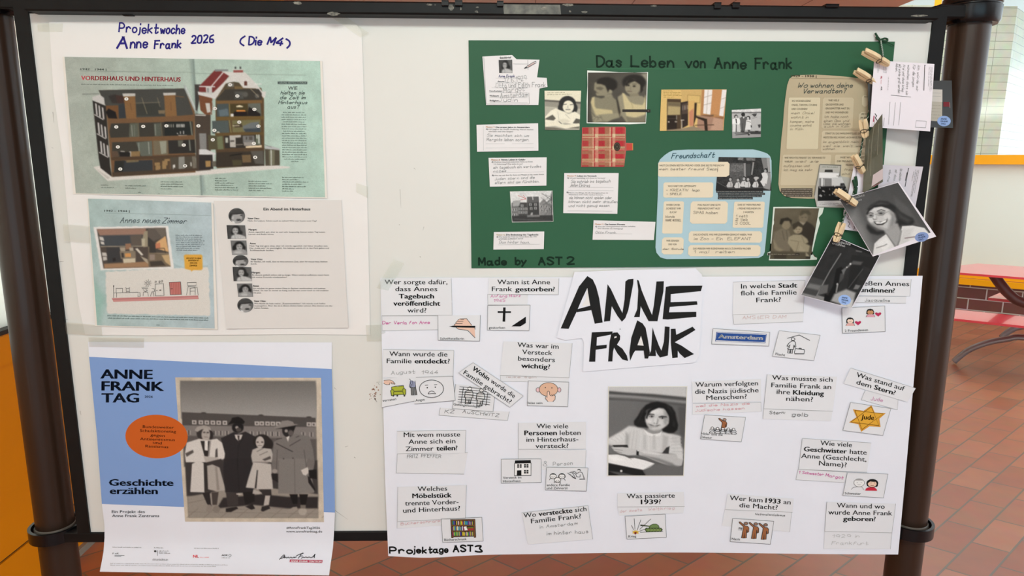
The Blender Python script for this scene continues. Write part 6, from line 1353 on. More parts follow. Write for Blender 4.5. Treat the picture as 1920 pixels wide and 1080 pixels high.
q_slip('question slip on who had the diary published, top left corner of the question sheet', pp('713,521 846,522 848,591 716,592'),
       [('Wer sorgte dafür,', 721, 533, 839, 533), ('dass Annes', 741, 546, 820, 546), ('*Tagebuch*', 747.5, 559.5, 814, 559.5), ('*veröffentlicht*', 737.5, 573, 825.5, 573), ('wird?', 764, 586, 799.5, 586)])
a_slip('answer slip with magenta writing, left of the card with the writing hand', pp('716,592.5 823,592 822,618 717,620'), [('Der Verla', 717, 608, 763, 607.5, 5.5, 1.0, PINK), ('fon Anne', 768, 607.5, 806, 607, 5.5, 1.0, PINK)])
s, a = p_card('picture card of a hand writing with a black pen', pp('821,591.5 900.5,591 899.5,639.5 821.5,638'), [('Schriftstellerin', 825, 637, 870, 637)], sides=(1, 2, 3))
W1 = lambda s: pp(s, 690, 500, 7.2)
SK = '#dcb8a6'
a.poly(W1('1165,790 1180,770 1190,745 1215,720 1240,702 1330,700 1400,790 1440,830 1448,960 1360,860 1210,840 1190,815'), SK)
a.line(W1('1240,705 1330,700 1400,790'), .9, 45); a.line(W1('1250,718 1295,716'), .8, 45); a.line(W1('1240,705 1212,722 1215,738 1285,742'), .8, 45); a.line(W1('1212,735 1185,752 1190,768 1275,768'), .8, 45); a.line(W1('1188,765 1162,785 1170,798'), .8, 45); a.line(W1('1190,820 1215,842 1345,860 1445,960'), .9, 45); a.line(W1('1440,830 1448,845'), .9, 45)
a.poly(W1('1095,808 1150,795 1300,797 1448,798 1448,825 1280,822 1150,818'), 28); a.build()
q_slip('question slip on the year of death, top edge left of the painted name', pp('916,521.5 1048,522 1047,552.5 916,551.5'), [('Wann ist Anne', 932.5, 533, 1031.5, 533), ('Frank *gestorben*?', 922, 546, 1040.5, 546.5)])
a_slip('answer slip with magenta date, above the card with the cross', pp('914.5,551.5 990,553 989,572 915,571.5'), [('Anfang März', 920, 557.5, 976, 556.5, 5, .7, PINK), ('1945', 926, 566, 947, 565.5, 5, .7, PINK)])
s, a = p_card('picture card with a black cross and a black mourning corner', pp('914.5,572.5 994,572 992,620 914,619'), [('gestorben', 916.5, 616.5, 947, 616.5)])
W2 = lambda s: pp(s, 890, 510, 7.2)
a.poly(W2('385,478 418,478 412,670 377,670'), 22); a.poly(W2('310,528 490,530 490,552 310,552'), 22); a.poly(W2('497,733 692,602 690,690 615,735'), 22); a.build()
q_slip('question slip on the city the family fled to, right of the painted name', pp('1375,529 1509.5,525.5 1506,586 1374,590'), [('In welche *Stadt*', 1389.5, 541, 1495, 539), ('floh die Familie', 1389, 554, 1494, 552), ('Frank?', 1418, 567, 1464.5, 565.5)], sides=(0, 1))
a_slip('answer slip with pale red capitals, above the blue place sign card', pp('1374,590 1506.5,586.5 1505.5,603 1376,608'), [('AMStER DAM', 1392, 598.5, 1474, 596.5, 6, .7, '#c4aaa8')])
s, a = p_card('picture card with a blue place sign', pp('1337,616 1443.5,623 1441.5,649 1334.5,645'), [])
a.poly(pp('1343.5,622 1437.5,626 1435,643.5 1341,640'), '#2c4c8c'); a.line(pp('1344.8,623.3 1436,627.2 1433.8,642.2 1342.4,638.8'), .8, 225, True)
a.text('Amsterdam', 1346.5, 634, 1430.5, 637.3, 7, 238, 2); a.build()
s, a = p_card('picture card of a woman with a suitcase under a roof', pp('1461,620 1538,628.5 1526,676 1448.5,668'), [('Flucht', 1454, 665.5, 1472, 668)], c=140)
W3 = lambda s: pp(s, 1290, 510, 6.354)
for s_ in ('1185,790 1325,750 1450,815', '1240,820 1200,850 1180,885 1195,890 1215,865 1205,905 1185,910 1190,920 1255,925 1265,870 1275,900 1285,895 1280,840 1265,822 1240,820', '1195,920 1190,965 1210,968 1215,925', '1225,925 1222,968 1240,970 1245,925', '1280,912 1385,925 1390,940 1382,975 1270,975 1268,955 1280,912', '1320,915 1325,908 1350,910 1352,920'): a.line(W3(s_), 1.1, 40)
a.ring(1290 + 1252 / 6.354, 510 + 800 / 6.354, 3.4, 2.8, 1.1, 40); a.build()
q_slip('question slip on the names of the girlfriends, half hidden by the lowest postcard', pp('1563,521.5 1708.5,523.5 1706,555.5 1561,553'), [('Wie hießen Annes', 1569, 534.5, 1705, 536.5), ('*Freundinnen*?', 1590, 547, 1678, 549)], sides=(1,))
a_slip('answer slip with one pencilled word, above the card with two girls and hearts', pp('1590,555 1699.5,556.5 1698.5,568.5 1590,567'), [('Jacqueline', 1621, 565, 1669, 566, 5.5, .8, 115)])
s, a = p_card('picture card of two girls with red hearts', pp('1578.5,577.5 1659,573.5 1660,621.5 1580,625'), [('2 Freundinnen', 1584, 622.5, 1627.5, 620.5)])
W4 = lambda s: pp(s, 1540, 500, 6.75)
for dx, dy, sk, tp in ((0, 0, '#e2c9b8', '#d3a5a0'), (255, -110, '#b98a62', '#cf98a6')):
    def Q(s): return [(x + dx / 6.75, y + dy / 6.75) for x, y in W4(s)]
    a.poly(Q('310,748 325,720 345,710 390,710 412,722 423,748'), tp); a.line(Q('310,748 325,720 345,710 390,710 412,722 423,748'), .6, 60)
    a.poly(Q('315,710 318,670 335,648 365,642 395,650 412,675 413,712'), 38); a.ell(1540 + (366 + dx) / 6.75, 500 + (688 + dy) / 6.75, 5.6, 4.2, sk); a.poly(Q('328,680 345,662 366,668 388,662 404,682 402,655 366,645 330,655'), 38)
    a.line(Q('350,698 380,698'), .5, 90); a.poly(Q('465,742 428,712 425,697 440,688 465,698 490,687 505,697 500,714'), '#ae2f55')
a.build()
q_slip('question slip on what mattered in the hiding place, below left of the painted name', pp('944,640 1073,643.5 1067,708.5 938,703.5'), [('Was war im', 970, 650.5, 1047.5, 654), ('Versteck', 979, 664, 1035.5, 666), ('besonders', 971, 676, 1040.5, 679), ('*wichtig*?', 977, 689.5, 1031.5, 692)], sides=(1, 2))
a_slip('answer slip with faint letters, above the card with the hushing face', pp('938,704 1067,708.5 1066,716.5 939,715'), [('leise sein', 950, 708.5, 1006.5, 709.5, 4.5, .7, '#beb2b2')])
s, a = p_card('picture card of a face with a finger on its lips', pp('990.5,714 1066.5,716.5 1064.5,762.5 988.5,760.5'), [('leise sein', 990, 757.5, 1017, 757.8)])
W5 = lambda s: pp(s, 840, 630, 6.354)
for x, r in ((1072, 3.6), (1326, 3.2)): a.ell(840 + x / 6.354, 630 + 642 / 6.354, r, 4.2, '#d9b5ba'); a.ring(840 + x / 6.354, 630 + 642 / 6.354, r, 4.2, .8, 60)
a.ell(1028.5, 730.2, 17.5, 12.8, '#d2ab92', 28); a.ring(1028.5, 730.2, 17.5, 12.8, .9, 50); a.ell(840 + 1160 / 6.354, 630 + 615 / 6.354, 1, 1, 40); a.ell(840 + 1238 / 6.354, 630 + 618 / 6.354, 1, 1, 40)
a.poly(W5('1178,720 1182,665 1195,655 1210,665 1212,700 1275,708 1280,750 1250,782 1190,780 1160,740'), '#dfbfae'); a.line(W5('1165,720 1160,745 1190,780'), .9, 50); a.line(W5('1180,738 1182,665 1195,656 1210,665 1212,702 1232,715 1235,700 1252,715 1255,702 1278,712 1276,755 1250,782'), .9, 50); a.build()
q_slip('question slip on when the family was found out, left edge beside the paint smear', pp('718.5,655.5 851,657 849.5,708.5 717.5,708.5'), [('Wann wurde die', 730, 667.5, 839, 668.5), ('Familie *entdeckt*?', 725, 681, 843.5, 681.5)], hand=[('August', 733, 702.5, 779, 699.5, 6.5, .75, 135), ('1944', 791, 701.5, 822, 701, 6.5, .75, 135)], sides=(0, 1))
s, a = p_card('picture card of a pointing hand and a green armchair', pp('717.5,709.5 786,707 787,750 716,764'), [('verraten', 717.5, 753.5, 743, 750)], .0016, (2,))
W6 = lambda s: pp(s, 690, 640, 6.75)
a.poly(W6('200,495 270,488 310,500 343,540 335,546 300,525 310,545 290,540 275,530 275,545 240,550 200,535'), SK); a.line(W6('200,495 270,488 310,500 343,540 335,546 300,522'), .8, 60); a.line(W6('200,535 240,550 275,545 275,525'), .8, 60); a.line(W6('290,520 308,545'), .8, 60)
GR = '#a3ab3a'
a.poly(W6('298,580 345,565 370,575 450,562 460,600 478,610 480,655 470,680 440,672 330,680 300,690 285,640 290,615 300,612'), GR)
for s_ in ('298,580 345,568 450,562 458,600 440,605 440,630 330,635 322,615 300,612 298,580', '300,612 285,625 298,690 325,685 325,640', '440,605 460,598 478,612 478,670 450,675 442,640', '330,635 440,630', '325,680 450,672'): a.line(W6(s_), 1.1, 45)
for x in (320, 370, 460): a.poly(W6(f'{x-10},680 {x+12},678 {x+10},698 {x-8},700'), 60)
a.poly(W6('530,500 560,495 600,520 605,580 545,585 522,580'), '#8d93ad'); a.poly(W6('545,585 575,582 580,680 550,682'), 110); a.poly(W6('580,582 602,580 620,680 590,682'), 110)
for s_ in ('525,475 545,500 522,580 535,590 550,540', '595,500 605,580 545,585 550,682 578,682 575,590', '585,590 592,682 620,680 605,585', '565,500 568,560'): a.line(W6(s_), .9, 50)
a.build()
s, a = p_card('picture card of a round frightened face', pp('780,707.5 849,705.5 853.5,751 777,757.5'), [('Angst', 779, 753, 796.5, 751)], .0022, (0, 1, 2))
a.ring(809, 729, 22.7, 16.4, 1.1, 40); a.ell(690 + 750 / 6.75, 640 + 587 / 6.75, 1.3, 1.1, 30); a.ell(690 + 852 / 6.75, 640 + 580 / 6.75, 1.3, 1.1, 30); a.line(W6('722,556 760,553'), .9, 40); a.line(W6('838,550 873,546'), .9, 40); a.line(W6('760,665 775,640 805,628 835,637 860,662 810,660 760,665'), 1.0, 40); a.build()
a_slip('answer slip with pencilled capitals under the barbed wire card', pp('825.5,764.5 955,772 951.5,788.5 823,778.5'), [('KZ', 834, 774.5, 852, 775, 6, .8, 110), ('AuSCHWITZ', 867, 774, 935, 782, 6, .8, 110)], sides=(1, 2, 3), c=130)
s, a = p_card('picture card of two striped prisoners behind barbed wire', pp('854.5,720.5 929,727 924.5,772 848,766'), [('Gefangenenlager', 850, 760, 902, 764.5)], .0012, (1, 2, 3))
for x, y in ((260, 640), (398, 665)):
    px, py = 840 + x / 6.354, 630 + y / 6.354
    a.poly(W5(f'{x-55},{y+30} {x-30},{y+8} {x+20},{y+8} {x+38},{y+35} {x+35},{y+95} {x+20},{y+95} {x-5},{y+170} {x-55},{y+170} {x-50},{y+95} {x-62},{y+95}'), 225)
    for i in range(9): a.line(W5(f'{x-58+i*.6},{y+20+i*18} {x+36-i*3},{y+20+i*18}'), .8, 45)
    a.line(W5(f'{x-55},{y+30} {x-62},{y+95} {x-50},{y+95} {x-55},{y+170} {x-20},{y+170} {x-10},{y+110} {x-5},{y+170} {x+5},{y+170} {x+20},{y+95} {x+35},{y+95} {x+38},{y+35} {x+20},{y+8} {x-30},{y+8} {x-55},{y+30}'), 1.1, 40)
    a.ell(px, py - 2.4, 3.6, 3.0, 225); a.ring(px, py - 2.4, 3.6, 3.0, 1, 45)
for i in range(7): a.line(W5(f'{140-i*4},{605+i*30} {250-i*3},{612+i*30} {380-i*2},{625+i*30} {515-i*3},{640+i*30}'), .9, 50)
a.line(W5('183,615 155,805'), 1.1, 45); a.line(W5('475,675 450,830'), 1.1, 45); a.build()
q_slip('slanting question slip on where the family was taken, over the barbed wire card', pp('887,680 981,742.5 956,763.5 860,699'), [('*Wohin* wurde die', 884.5, 693, 963.5, 747), ('Familie gebracht?', 868, 701, 956, 757.5)], h=8.6, sides=(0, 1, 2, 3), off=.0024)

# the portrait photograph
port = Sheet('portrait_photograph', 'large black and white portrait of a dark-haired person at a desk, middle of question sheet', 'photograph', pp('1140,724.5 1289,724 1282.5,893 1138.5,893'), .0010, P_PHOTO, base=qsheet, wav=0.)
picture(port, pp('1142,726 1287.5,725.5 1281,891.5 1140.5,891.5'), portrait_ops(), .75, grain=.02)

q_slip('question slip on why people were persecuted, right of the portrait photograph', pp('1297,715.5 1427,710.5 1427.5,752.5 1299,755.5'), [('Warum verfolgten', 1304, 725.5, 1421.5, 722.5), ('die Nazis jüdische', 1303, 738.5, 1422.5, 735.5), ('Menschen?', 1324.5, 750, 1400.5, 747.5)], sides=())
a_slip('answer slip with two lines of red pencil, above the brown figure and crowd', pp('1299,757 1427,754.5 1427.5,771.5 1298,777.5'), [('weil die Nazis die', 1304, 763.5, 1406, 758.5, 4.6, .8, '#cc98a0'), ('Jüdische hassen', 1303, 772, 1396, 767.5, 4.6, .8, '#cc98a0')], sides=(0, 1))
s, a = p_card('picture card of a brown figure with a raised arm above a crowd', pp('1321.5,778 1398,782.5 1390,828.5 1313.5,823'), [('Hitler und die', 1314.5, 815, 1355, 817.5), ('Dikatur', 1314, 821.5, 1335, 822.8)], c=130)
W7 = lambda s: pp(s, 1280, 690, 7.2)
BRN = '#96603f'
def saluting(a, W, dx=0, dy=0, legs=True):
    def Q(s): return [(x, y) for x, y in W(' '.join(f'{float(p.split(",")[0]) + dx},{float(p.split(",")[1]) + dy}' for p in s.split()))]
    a.poly(Q('815,525 832,528 890,575 905,590 940,592 960,620 955,680 935,685 925,660 920,762 855,762 870,640 878,600 820,545'), BRN)
    a.line(Q('820,545 815,530 832,527 890,575 905,588 940,592 958,615 955,675 935,685 930,640'), 1.1, 50); a.line(Q('820,545 880,600 865,680 852,762 885,765 895,680 890,765 920,762 928,640'), 1.1, 50)
    q = Q('915,552')[0]; a.ell(q[0], q[1], 3.6, 2.6, '#8d6f60'); a.ring(q[0], q[1], 3.6, 2.6, 1, 50)
def W7s(s): return [(1280 + (x - 810) * .95 / 7.2 + 485 / 7.2, 690 + (y - 525) * 1.0 / 7.2 + 678 / 7.2) for x, y in pp(s)]
a.poly(W7('485,680 500,678 545,715 565,705 600,740 595,790 580,805 525,812 530,740 490,695'), BRN); a.line(W7('490,695 485,680 500,678 545,715 580,718 598,745 592,790 580,800 575,760'), 1, 45); a.line(W7('490,695 535,735 522,815 568,812'), 1, 45); a.ell(1280 + 565 / 7.2, 690 + 697 / 7.2, 3.2, 2.4, '#a5897b'); a.ring(1280 + 565 / 7.2, 690 + 697 / 7.2, 3.2, 2.4, .9, 45)
for i in range(5):
    x, y = 400 + i * 72, 812 + i * 4; a.line(W7(f'{x-40},{y+30} {x-20},{y+12} {x+20},{y+12} {x+38},{y+32}'), .9, 40); a.ell(1280 + x / 7.2, 690 + y / 7.2, 2.5, 2.2, 225); a.ring(1280 + x / 7.2, 690 + y / 7.2, 2.5, 2.2, .9, 40)
    a.arc(1280 + (x + 0) / 7.2, 690 + (y + 65) / 7.2, 5.4, 4, 180, 360, .9, 40); a.micro(*W7(f'{x-36},{y+64}')[0], *W7(f'{x+30},{y+67}')[0], 1.4, 90)
    if i < 4: a.ring(1280 + (x + 36) / 7.2, 690 + (y + 22) / 7.2, 2.2, 1.9, .9, 40)
a.build()
q_slip('question slip on what was sewn onto clothes, second from the right below the postcards', pp('1438.5,702 1569.5,706 1561.5,771 1432,766.5'), [('Was musste sich', 1447.5, 712, 1561, 716), ('Familie Frank an', 1446, 726, 1558.5, 729.5), ('ihre *Kleidung*', 1456, 738.5, 1545, 742), ('nähen?', 1474, 751.5, 1524.5, 753)], sides=(2, 3))
a_slip('answer slip with dark pencil reading star and yellow', pp('1432,766.5 1561,771 1558,789.5 1430.5,785.5'), [('Stern:', 1443, 776.5, 1472, 776, 5.5, .9, 85), ('gelb', 1484, 780, 1515, 781, 7, .9, 85)], sides=(0, 3))
s, a = p_card('picture card with a yellow six-pointed star', pp('1595,754.5 1670.5,766 1655.5,816.5 1580.5,807'), [], c=130)
W8 = lambda s: pp(s, 1500, 680, 6.75)
YL = '#d49f3a'
a.poly(W8('905,540 945,630 1085,640 1005,710 1020,815 880,805 775,875 740,780 620,755 715,690 670,590 805,610'), '#c98f35'); a.poly(W8('903,556 936,638 1055,648 988,710 1000,800 872,790 785,845 755,768 645,750 730,690 692,605 812,622'), YL)
a.line(W8('903,556 990,795 695,605 1050,650 785,843 903,556') if False else W8('903,558 998,797 645,752'), .9, '#6b4a1a'); a.line(W8('645,752 903,558'), .9, '#6b4a1a'); a.line(W8('695,605 1052,648 785,845 695,605'), .9, '#6b4a1a')
a.text('Jude', 1500 + 770 / 6.75, 680 + 715 / 6.75, 1500 + 935 / 6.75, 680 + 726 / 6.75, 9, '#3a2812', True, .12); a.build()
a_slip('answer slip with one magenta word, above the yellow star card', pp('1622.5,732 1684.5,745.5 1682.5,768.5 1615,749.5'), [('Jude', 1632, 750, 1655, 753.5, 7, .8, '#b9709c')], sides=(1, 2, 3))
q_slip('slanting question slip on the word on the star, sticking out over the right edge', pp('1595,690 1717,728 1702,754 1582,719'), [('Was stand auf', 1605, 706, 1695, 733), ('dem *Stern*?', 1605, 720, 1678, 741)], sides=(0,), off=.0016)
q_slip('question slip on how many siblings there were, right of centre under the star card', pp('1504.5,822 1633.5,830.5 1625.5,885.5 1497.5,880'), [('Wie viele', 1538, 834.5, 1597.5, 838.5), ('*Geschwister* hatte', 1507, 846, 1625, 852.5), ('Anne (Geschlecht,', 1502, 858.5, 1624.5, 865.5), ('Name)?', 1535.5, 872.5, 1587.5, 876)], sides=(0, 2, 3))
a_slip('answer slip with slanting magenta writing, left of the card with two heads', pp('1496.5,880 1588,885.5 1583,905 1492.5,899.5'), [('1 Schwester', 1498, 887.5, 1544, 892, 5, .9, PINK), ('Margot', 1548, 893, 1581, 898.5, 5.5, .9, PINK)])
s, a = p_card('picture card of a pale head beside a girl in red', pp('1589,886 1665,889 1656.5,933.5 1580.5,929'), [('Schwester', 1584, 927, 1614, 928)], c=130)
W9 = lambda s: pp(s, 1480, 810, 7.385)
a.ell(1480 + 967 / 7.385, 810 + 703 / 7.385, 9.9, 7.5, 220); a.ring(1480 + 967 / 7.385, 810 + 703 / 7.385, 9.9, 7.5, .9, 130); a.poly(W9('905,670 930,650 970,645 1010,652 1030,672'), 150); a.line(W9('860,795 885,768 930,760 1000,760 1022,780 1027,800'), .9, 140)
for x in (940, 995): a.ell(1480 + x / 7.385, 810 + 700 / 7.385, .7, .7, 130)
a.line(W9('945,728 965,733 985,728'), .7, 130)
a.poly(W9('1048,812 1065,780 1100,765 1180,768 1208,790 1216,815'), '#b92c40'); a.ell(1480 + 1150 / 7.385, 810 + 710 / 7.385, 11.2, 8.0, 30); a.poly(W9('1072,700 1075,745 1100,760 1105,700'), 30); a.poly(W9('1230,700 1225,750 1200,765 1195,700'), 30); a.ell(1480 + 1148 / 7.385, 810 + 718 / 7.385, 8.2, 5.9, '#ddbfa9'); a.poly(W9('1090,705 1120,685 1160,690 1205,690 1200,670 1110,668'), 30)
for x in (1130, 1180): a.ell(1480 + x / 7.385, 810 + 706 / 7.385, .8, .7, 50)
a.line(W9('1125,738 1148,744 1170,739'), .8, '#7a4640'); a.build()
q_slip('question slip on sharing a room, left column below the frightened face', pp('744.5,808.5 873.5,807 872,849.5 745,852'), [('Mit wem musste', 757, 819.5, 863, 818.5), ('Anne sich ein', 766, 832.5, 854, 831), ('Zimmer *teilen*?', 760.5, 846, 858, 844)], sides=(0, 1))
a_slip('answer slip with pencilled capitals under the question on sharing a room', pp('745,851 877,848.5 870,889 743,887'), [('FRITZ', 763, 859, 784, 858, 6, .8, 110), ('PFEFFER', 790, 857.5, 827, 858.5, 6, .8, 110)], c=130)
q_slip('question slip on the piece of furniture, bottom of the left column', pp('746,913 874.5,909.5 872.5,972 745,978'), [('Welches', 783, 921, 838.5, 920), ('*Möbelstück*', 773, 934, 847, 932.5), ('trennte Vorder-', 759.5, 948, 860, 945), ('und Hinterhaus?', 756, 961.5, 863, 957)], sides=(1, 2, 3))
a_slip('answer slip with pale red letters, left of the bookcase card', pp('745,978 828.5,972.5 828,985.5 744.5,990.5'), [('Bücherschrank', 752, 984.5, 827, 978.5, 5, .8, '#c9a2a6')], sides=(3,))
s, a = p_card('picture card of a full bookcase', pp('827.5,973 903.5,970 906,1014.5 830,1017'), [('Bücherschrank', 833, 1014.3, 875, 1012.8)])
W10 = lambda s: pp(s, 700, 790, 4.1545)
a.poly(W10('600,765 792,763 798,905 785,905 782,895 625,900 622,908 610,908'), '#6d4a2e'); a.line(W10('600,765 792,763 798,905 785,905 782,895 625,900 622,908 610,908'), .9, 40, True)
for y0, y1 in ((775, 808), (818, 852), (860, 893)):
    a.poly(W10(f'610,{y0} 782,{y0-2} 784,{y1-2} 613,{y1}'), 45); x = 615; r = random.Random(y0)
    while x < 775:
        w = r.choice((5, 6, 7, 8)); h = r.choice((0, 2, 5))
        if y0 == 818 and 705 < x < 725: a.poly(W10('705,822 725,818 735,848 712,850'), 225); x = 735; continue
        if y0 == 818 and x >= 725: a.poly(W10('735,835 782,832 782,848 735,850'), '#9a3434'); a.poly(W10('725,825 780,822 780,832 728,834'), '#6a6a2a'); break
        a.poly(W10(f'{x},{y0+h} {x+w-1},{y0+h} {x+w},{y1-2} {x+1},{y1-2}'), r.choice(('#3a4f9a', '#a03236', '#3f8a4a', '#c9b23a', '#d8d6cf', '#6a3f86', '#3a8a9a', '#2f2f40', '#b0b446'))); x += w
a.build()
q_slip('question slip on how many persons lived in hiding, above the black and white house card', pp('972.5,793 1099,790.5 1098.5,842 972,842.5'), [('Wie viele', 1006, 803, 1065.5, 803), ('*Personen* lebten', 983, 816, 1089, 815.5), ('im Hinterhaus-', 987, 828.5, 1084.5, 827.5), ('versteck?', 1004, 840.5, 1066, 840)], sides=(2, 3))
a_slip('answer slip with a pencilled figure eight and a word, behind the family and dentist card', pp('972,842.5 1099,844 1097,881 971,880'), [('8', 1018, 874, 1026, 874, 9, .8, 140), ('Person', 1037, 873.5, 1074, 871.5, 7, .8, 140)], sides=(1, 3))
s, a = p_card('picture card of a white house with black roof and windows', pp('940,861 1014.5,860.5 1015,904.5 940,906'), [('Versteck im', 943, 898, 977.5, 897), ('Hinterhaus', 943, 904.5, 976, 903.5)])
W11 = lambda s: pp(s, 920, 780, 7.2)
a.poly(W11('330,600 540,595 545,800 320,805'), 225); a.poly(W11('330,600 540,595 546,637 322,642'), 25); a.line(W11('322,642 320,805 545,802 546,637'), 1.1, 40); a.poly(W11('355,735 415,732 415,803 352,803'), 25)
for x, y in ((358, 652), (450, 650), (450, 730)):
    for i in range(2):
        for j in range(2): a.poly(W11(f'{x+i*34},{y+j*26} {x+i*34+26},{y+j*26} {x+i*34+26},{y+j*26+20} {x+i*34},{y+j*26+20}'), 30)
a.build()
s, a = p_card('picture card of a family of three and a dentist', pp('1025,876 1102.5,877.5 1099.5,921 1022.5,918.5'), [('andere Familie', 1025, 911.5, 1068.5, 911.5), ('und Zahnarzt', 1025, 917.3, 1064.5, 917.3)], .0022)
for x, y in ((843, 812), (962, 812), (903, 865)):
    cx, cy = 920 + x / 7.2, 780 + y / 7.2
    a.ell(cx, cy, 6, 4.8, 222); a.ring(cx, cy, 6, 4.8, 1, 45); a.line([(cx - 3, cy + .6), (cx - 1.4, cy + .6)], .6, 90); a.line([(cx + 1.4, cy + .6), (cx + 3, cy + .6)], .6, 90); a.line([(cx - 1.5, cy + 2.3), (cx + 1.5, cy + 2.3)], .6, 90)
    if x != 903: a.poly([(cx - 6, cy - .6), (cx - 5, cy - 3.6), (cx, cy - 5), (cx + 5, cy - 3.6), (cx + 6, cy - .6), (cx + 3.5, cy - 3), (cx - 3.5, cy - 3)], 35)
    if x == 962: a.poly([(cx + 4.6, cy - 3), (cx + 6.6, cy), (cx + 6.3, cy + 3.4), (cx + 5, cy + 2)], 35); a.poly([(cx - 4.6, cy - 3), (cx - 6.6, cy), (cx - 6.3, cy + 3.4), (cx - 5, cy + 2)], 35)
for s_ in ('792,865 805,845 830,842', '985,842 1000,855 1005,870', '855,905 868,888 890,886', '920,886 940,895 945,910'): a.line(W11(s_), .9, 55)
a.ell(920 + 1192 / 7.2, 780 + 735 / 7.2, 3.2, 2.6, 222); a.poly(W11('1168,735 1175,720 1195,715 1215,725 1218,745 1205,735 1190,728'), 35)
for s_ in ('1205,752 1235,765 1255,820 1260,852 1200,852', '1200,755 1150,785 1110,762 1108,750 1125,745 1155,765', '1150,785 1160,820 1200,825', '1210,790 1205,825', '1040,772 1150,848', '1065,770 1090,755 1108,775 1135,820 1148,845', '1075,790 1110,830 1150,848', '1255,820 1275,852 1200,855'): a.line(W11(s_), .9, 50)
a.build()
q_slip('tilted question slip on where the family hid, bottom edge left of centre', pp('978.5,961.5 1102.5,948 1111.5,1011 990,1021'), [('Wo *versteckte* sich', 982, 971, 1100, 958), ('Familie Frank?', 996, 981.5, 1090, 971.5)], hand=[('in Amsterdam', 1012, 991, 1083, 983.5, 5.5, .75, 130), ('im hinter haus', 1025, 1003.5, 1103, 999.5, 6.5, .8, 120)], sides=(0, 1))
q_slip('question slip on what happened in 1939, bottom middle under the portrait', pp('1157.5,925 1282,922 1283.5,949.5 1158,950.5'), [('Was passierte', 1175, 934.5, 1265.5, 933), ('*1939*?', 1201.5, 945.5, 1239.5, 945)], sides=(2,))
a_slip('answer slip with faint red writing, above the tank card', pp('1158,950.5 1283,949.5 1281,962 1161,966.5'), [('der zweite', 1163, 961, 1204, 958, 5, .75, '#cbb0b4'), ('Weltkrieg', 1216, 957, 1265, 954.5, 5, .75, '#cbb0b4')], sides=(0,))
s, a = p_card('picture card of a green tank and an explosion', pp('1172,968 1247.5,964 1249.5,1007.5 1175.5,1011'), [('Krieg', 1178.5, 1008, 1193, 1007.5)])
W12 = lambda s: pp(s, 940, 910, 5.333)
a.poly(W12('1435,440 1445,430 1480,425 1470,412 1390,402 1392,395 1475,405 1490,400 1520,385 1545,385 1570,400 1580,425 1605,432 1612,445 1595,460 1450,465'), '#6a8250'); a.line(W12('1470,412 1390,402 1392,395 1475,405'), .8, 40); a.line(W12('1480,425 1492,400 1520,386 1548,386 1572,402 1580,425'), .9, 45); a.poly(W12('1435,440 1445,428 1600,428 1612,445 1595,462 1450,467'), '#4d6238'); a.line(W12('1435,440 1445,428 1600,428 1612,445 1595,462 1450,467'), .9, 40, True)
for x in range(1465, 1596, 29): a.ring(940 + x / 5.333, 910 + 446 / 5.333, 2.1, 1.8, .7, '#9ab06a')
a.line(W12('1390,470 1615,462'), .8, 60)
for s_ in ('1300,400 1325,445', '1328,332 1336,440', '1395,345 1360,445', '1495,337 1385,440', '1430,440 1380,460'): a.line(W12(s_), .8, 50)
a.poly(W12('1310,480 1320,465 1305,455 1330,458 1335,445 1345,458 1360,448 1360,460 1388,458 1368,470 1375,485 1345,480 1340,495 1330,482'), '#cda63c'); a.poly(W12('1328,472 1345,465 1355,475 1345,492 1332,488'), '#7d2f2a'); a.build()
a_slip('answer slip with small neat pencil writing behind the card with three brown figures', pp('1359,955.5 1484.5,960.5 1480.5,997.5 1353.5,986'), [('Nationalsozialismus', 1416, 965.5, 1472, 968, 3.6, .7, 100)], sides=(1,))
q_slip('question slip on who came to power in 1933, bottom edge right of centre', pp('1364.5,925.5 1488.5,935 1486,960.5 1360,955.5'), [('Wer kam *1933* an', 1368, 937.5, 1482.5, 946), ('die Macht?', 1386, 951, 1458, 956)], sides=(2,))
s, a = p_card('picture card of three brown figures with raised arms', pp('1374,972 1451,977.5 1444.5,1020.5 1369,1015.5'), [('Nazis', 1372, 1012.5, 1387.5, 1013.3)], c=90)
W13 = lambda s: pp(s, 1280, 910, 7.7125)
for dx, dy in ((0, 0), (143, 8), (285, 20)): saluting(a, W13, dx, dy)
a.text('!!!', 1384.5, 994, 1391, 994.5, 5.5, 50, True, .1); a.build()
q_slip('question slip on time and place of birth, bottom right corner', pp('1550.5,941 1679.5,944.5 1672.5,999 1546.5,996.5'), [('Wann und wo', 1569, 951.5, 1659, 954), ('wurde Anne Frank', 1553, 964.5, 1673, 966.5), ('*geboren*?', 1580.5, 976.5, 1642, 977.5)], sides=(1, 2, 3))
a_slip('answer slip with faint pencil in the bottom right corner', pp('1546.5,996.5 1672.5,999 1669.5,1029.5 1544.5,1029'), [('1929 in', 1561, 1008, 1612, 1008, 5.5, .7, 170), ('Frankfurt', 1559, 1021, 1628, 1021.5, 6, .7, 170)], sides=(1,))

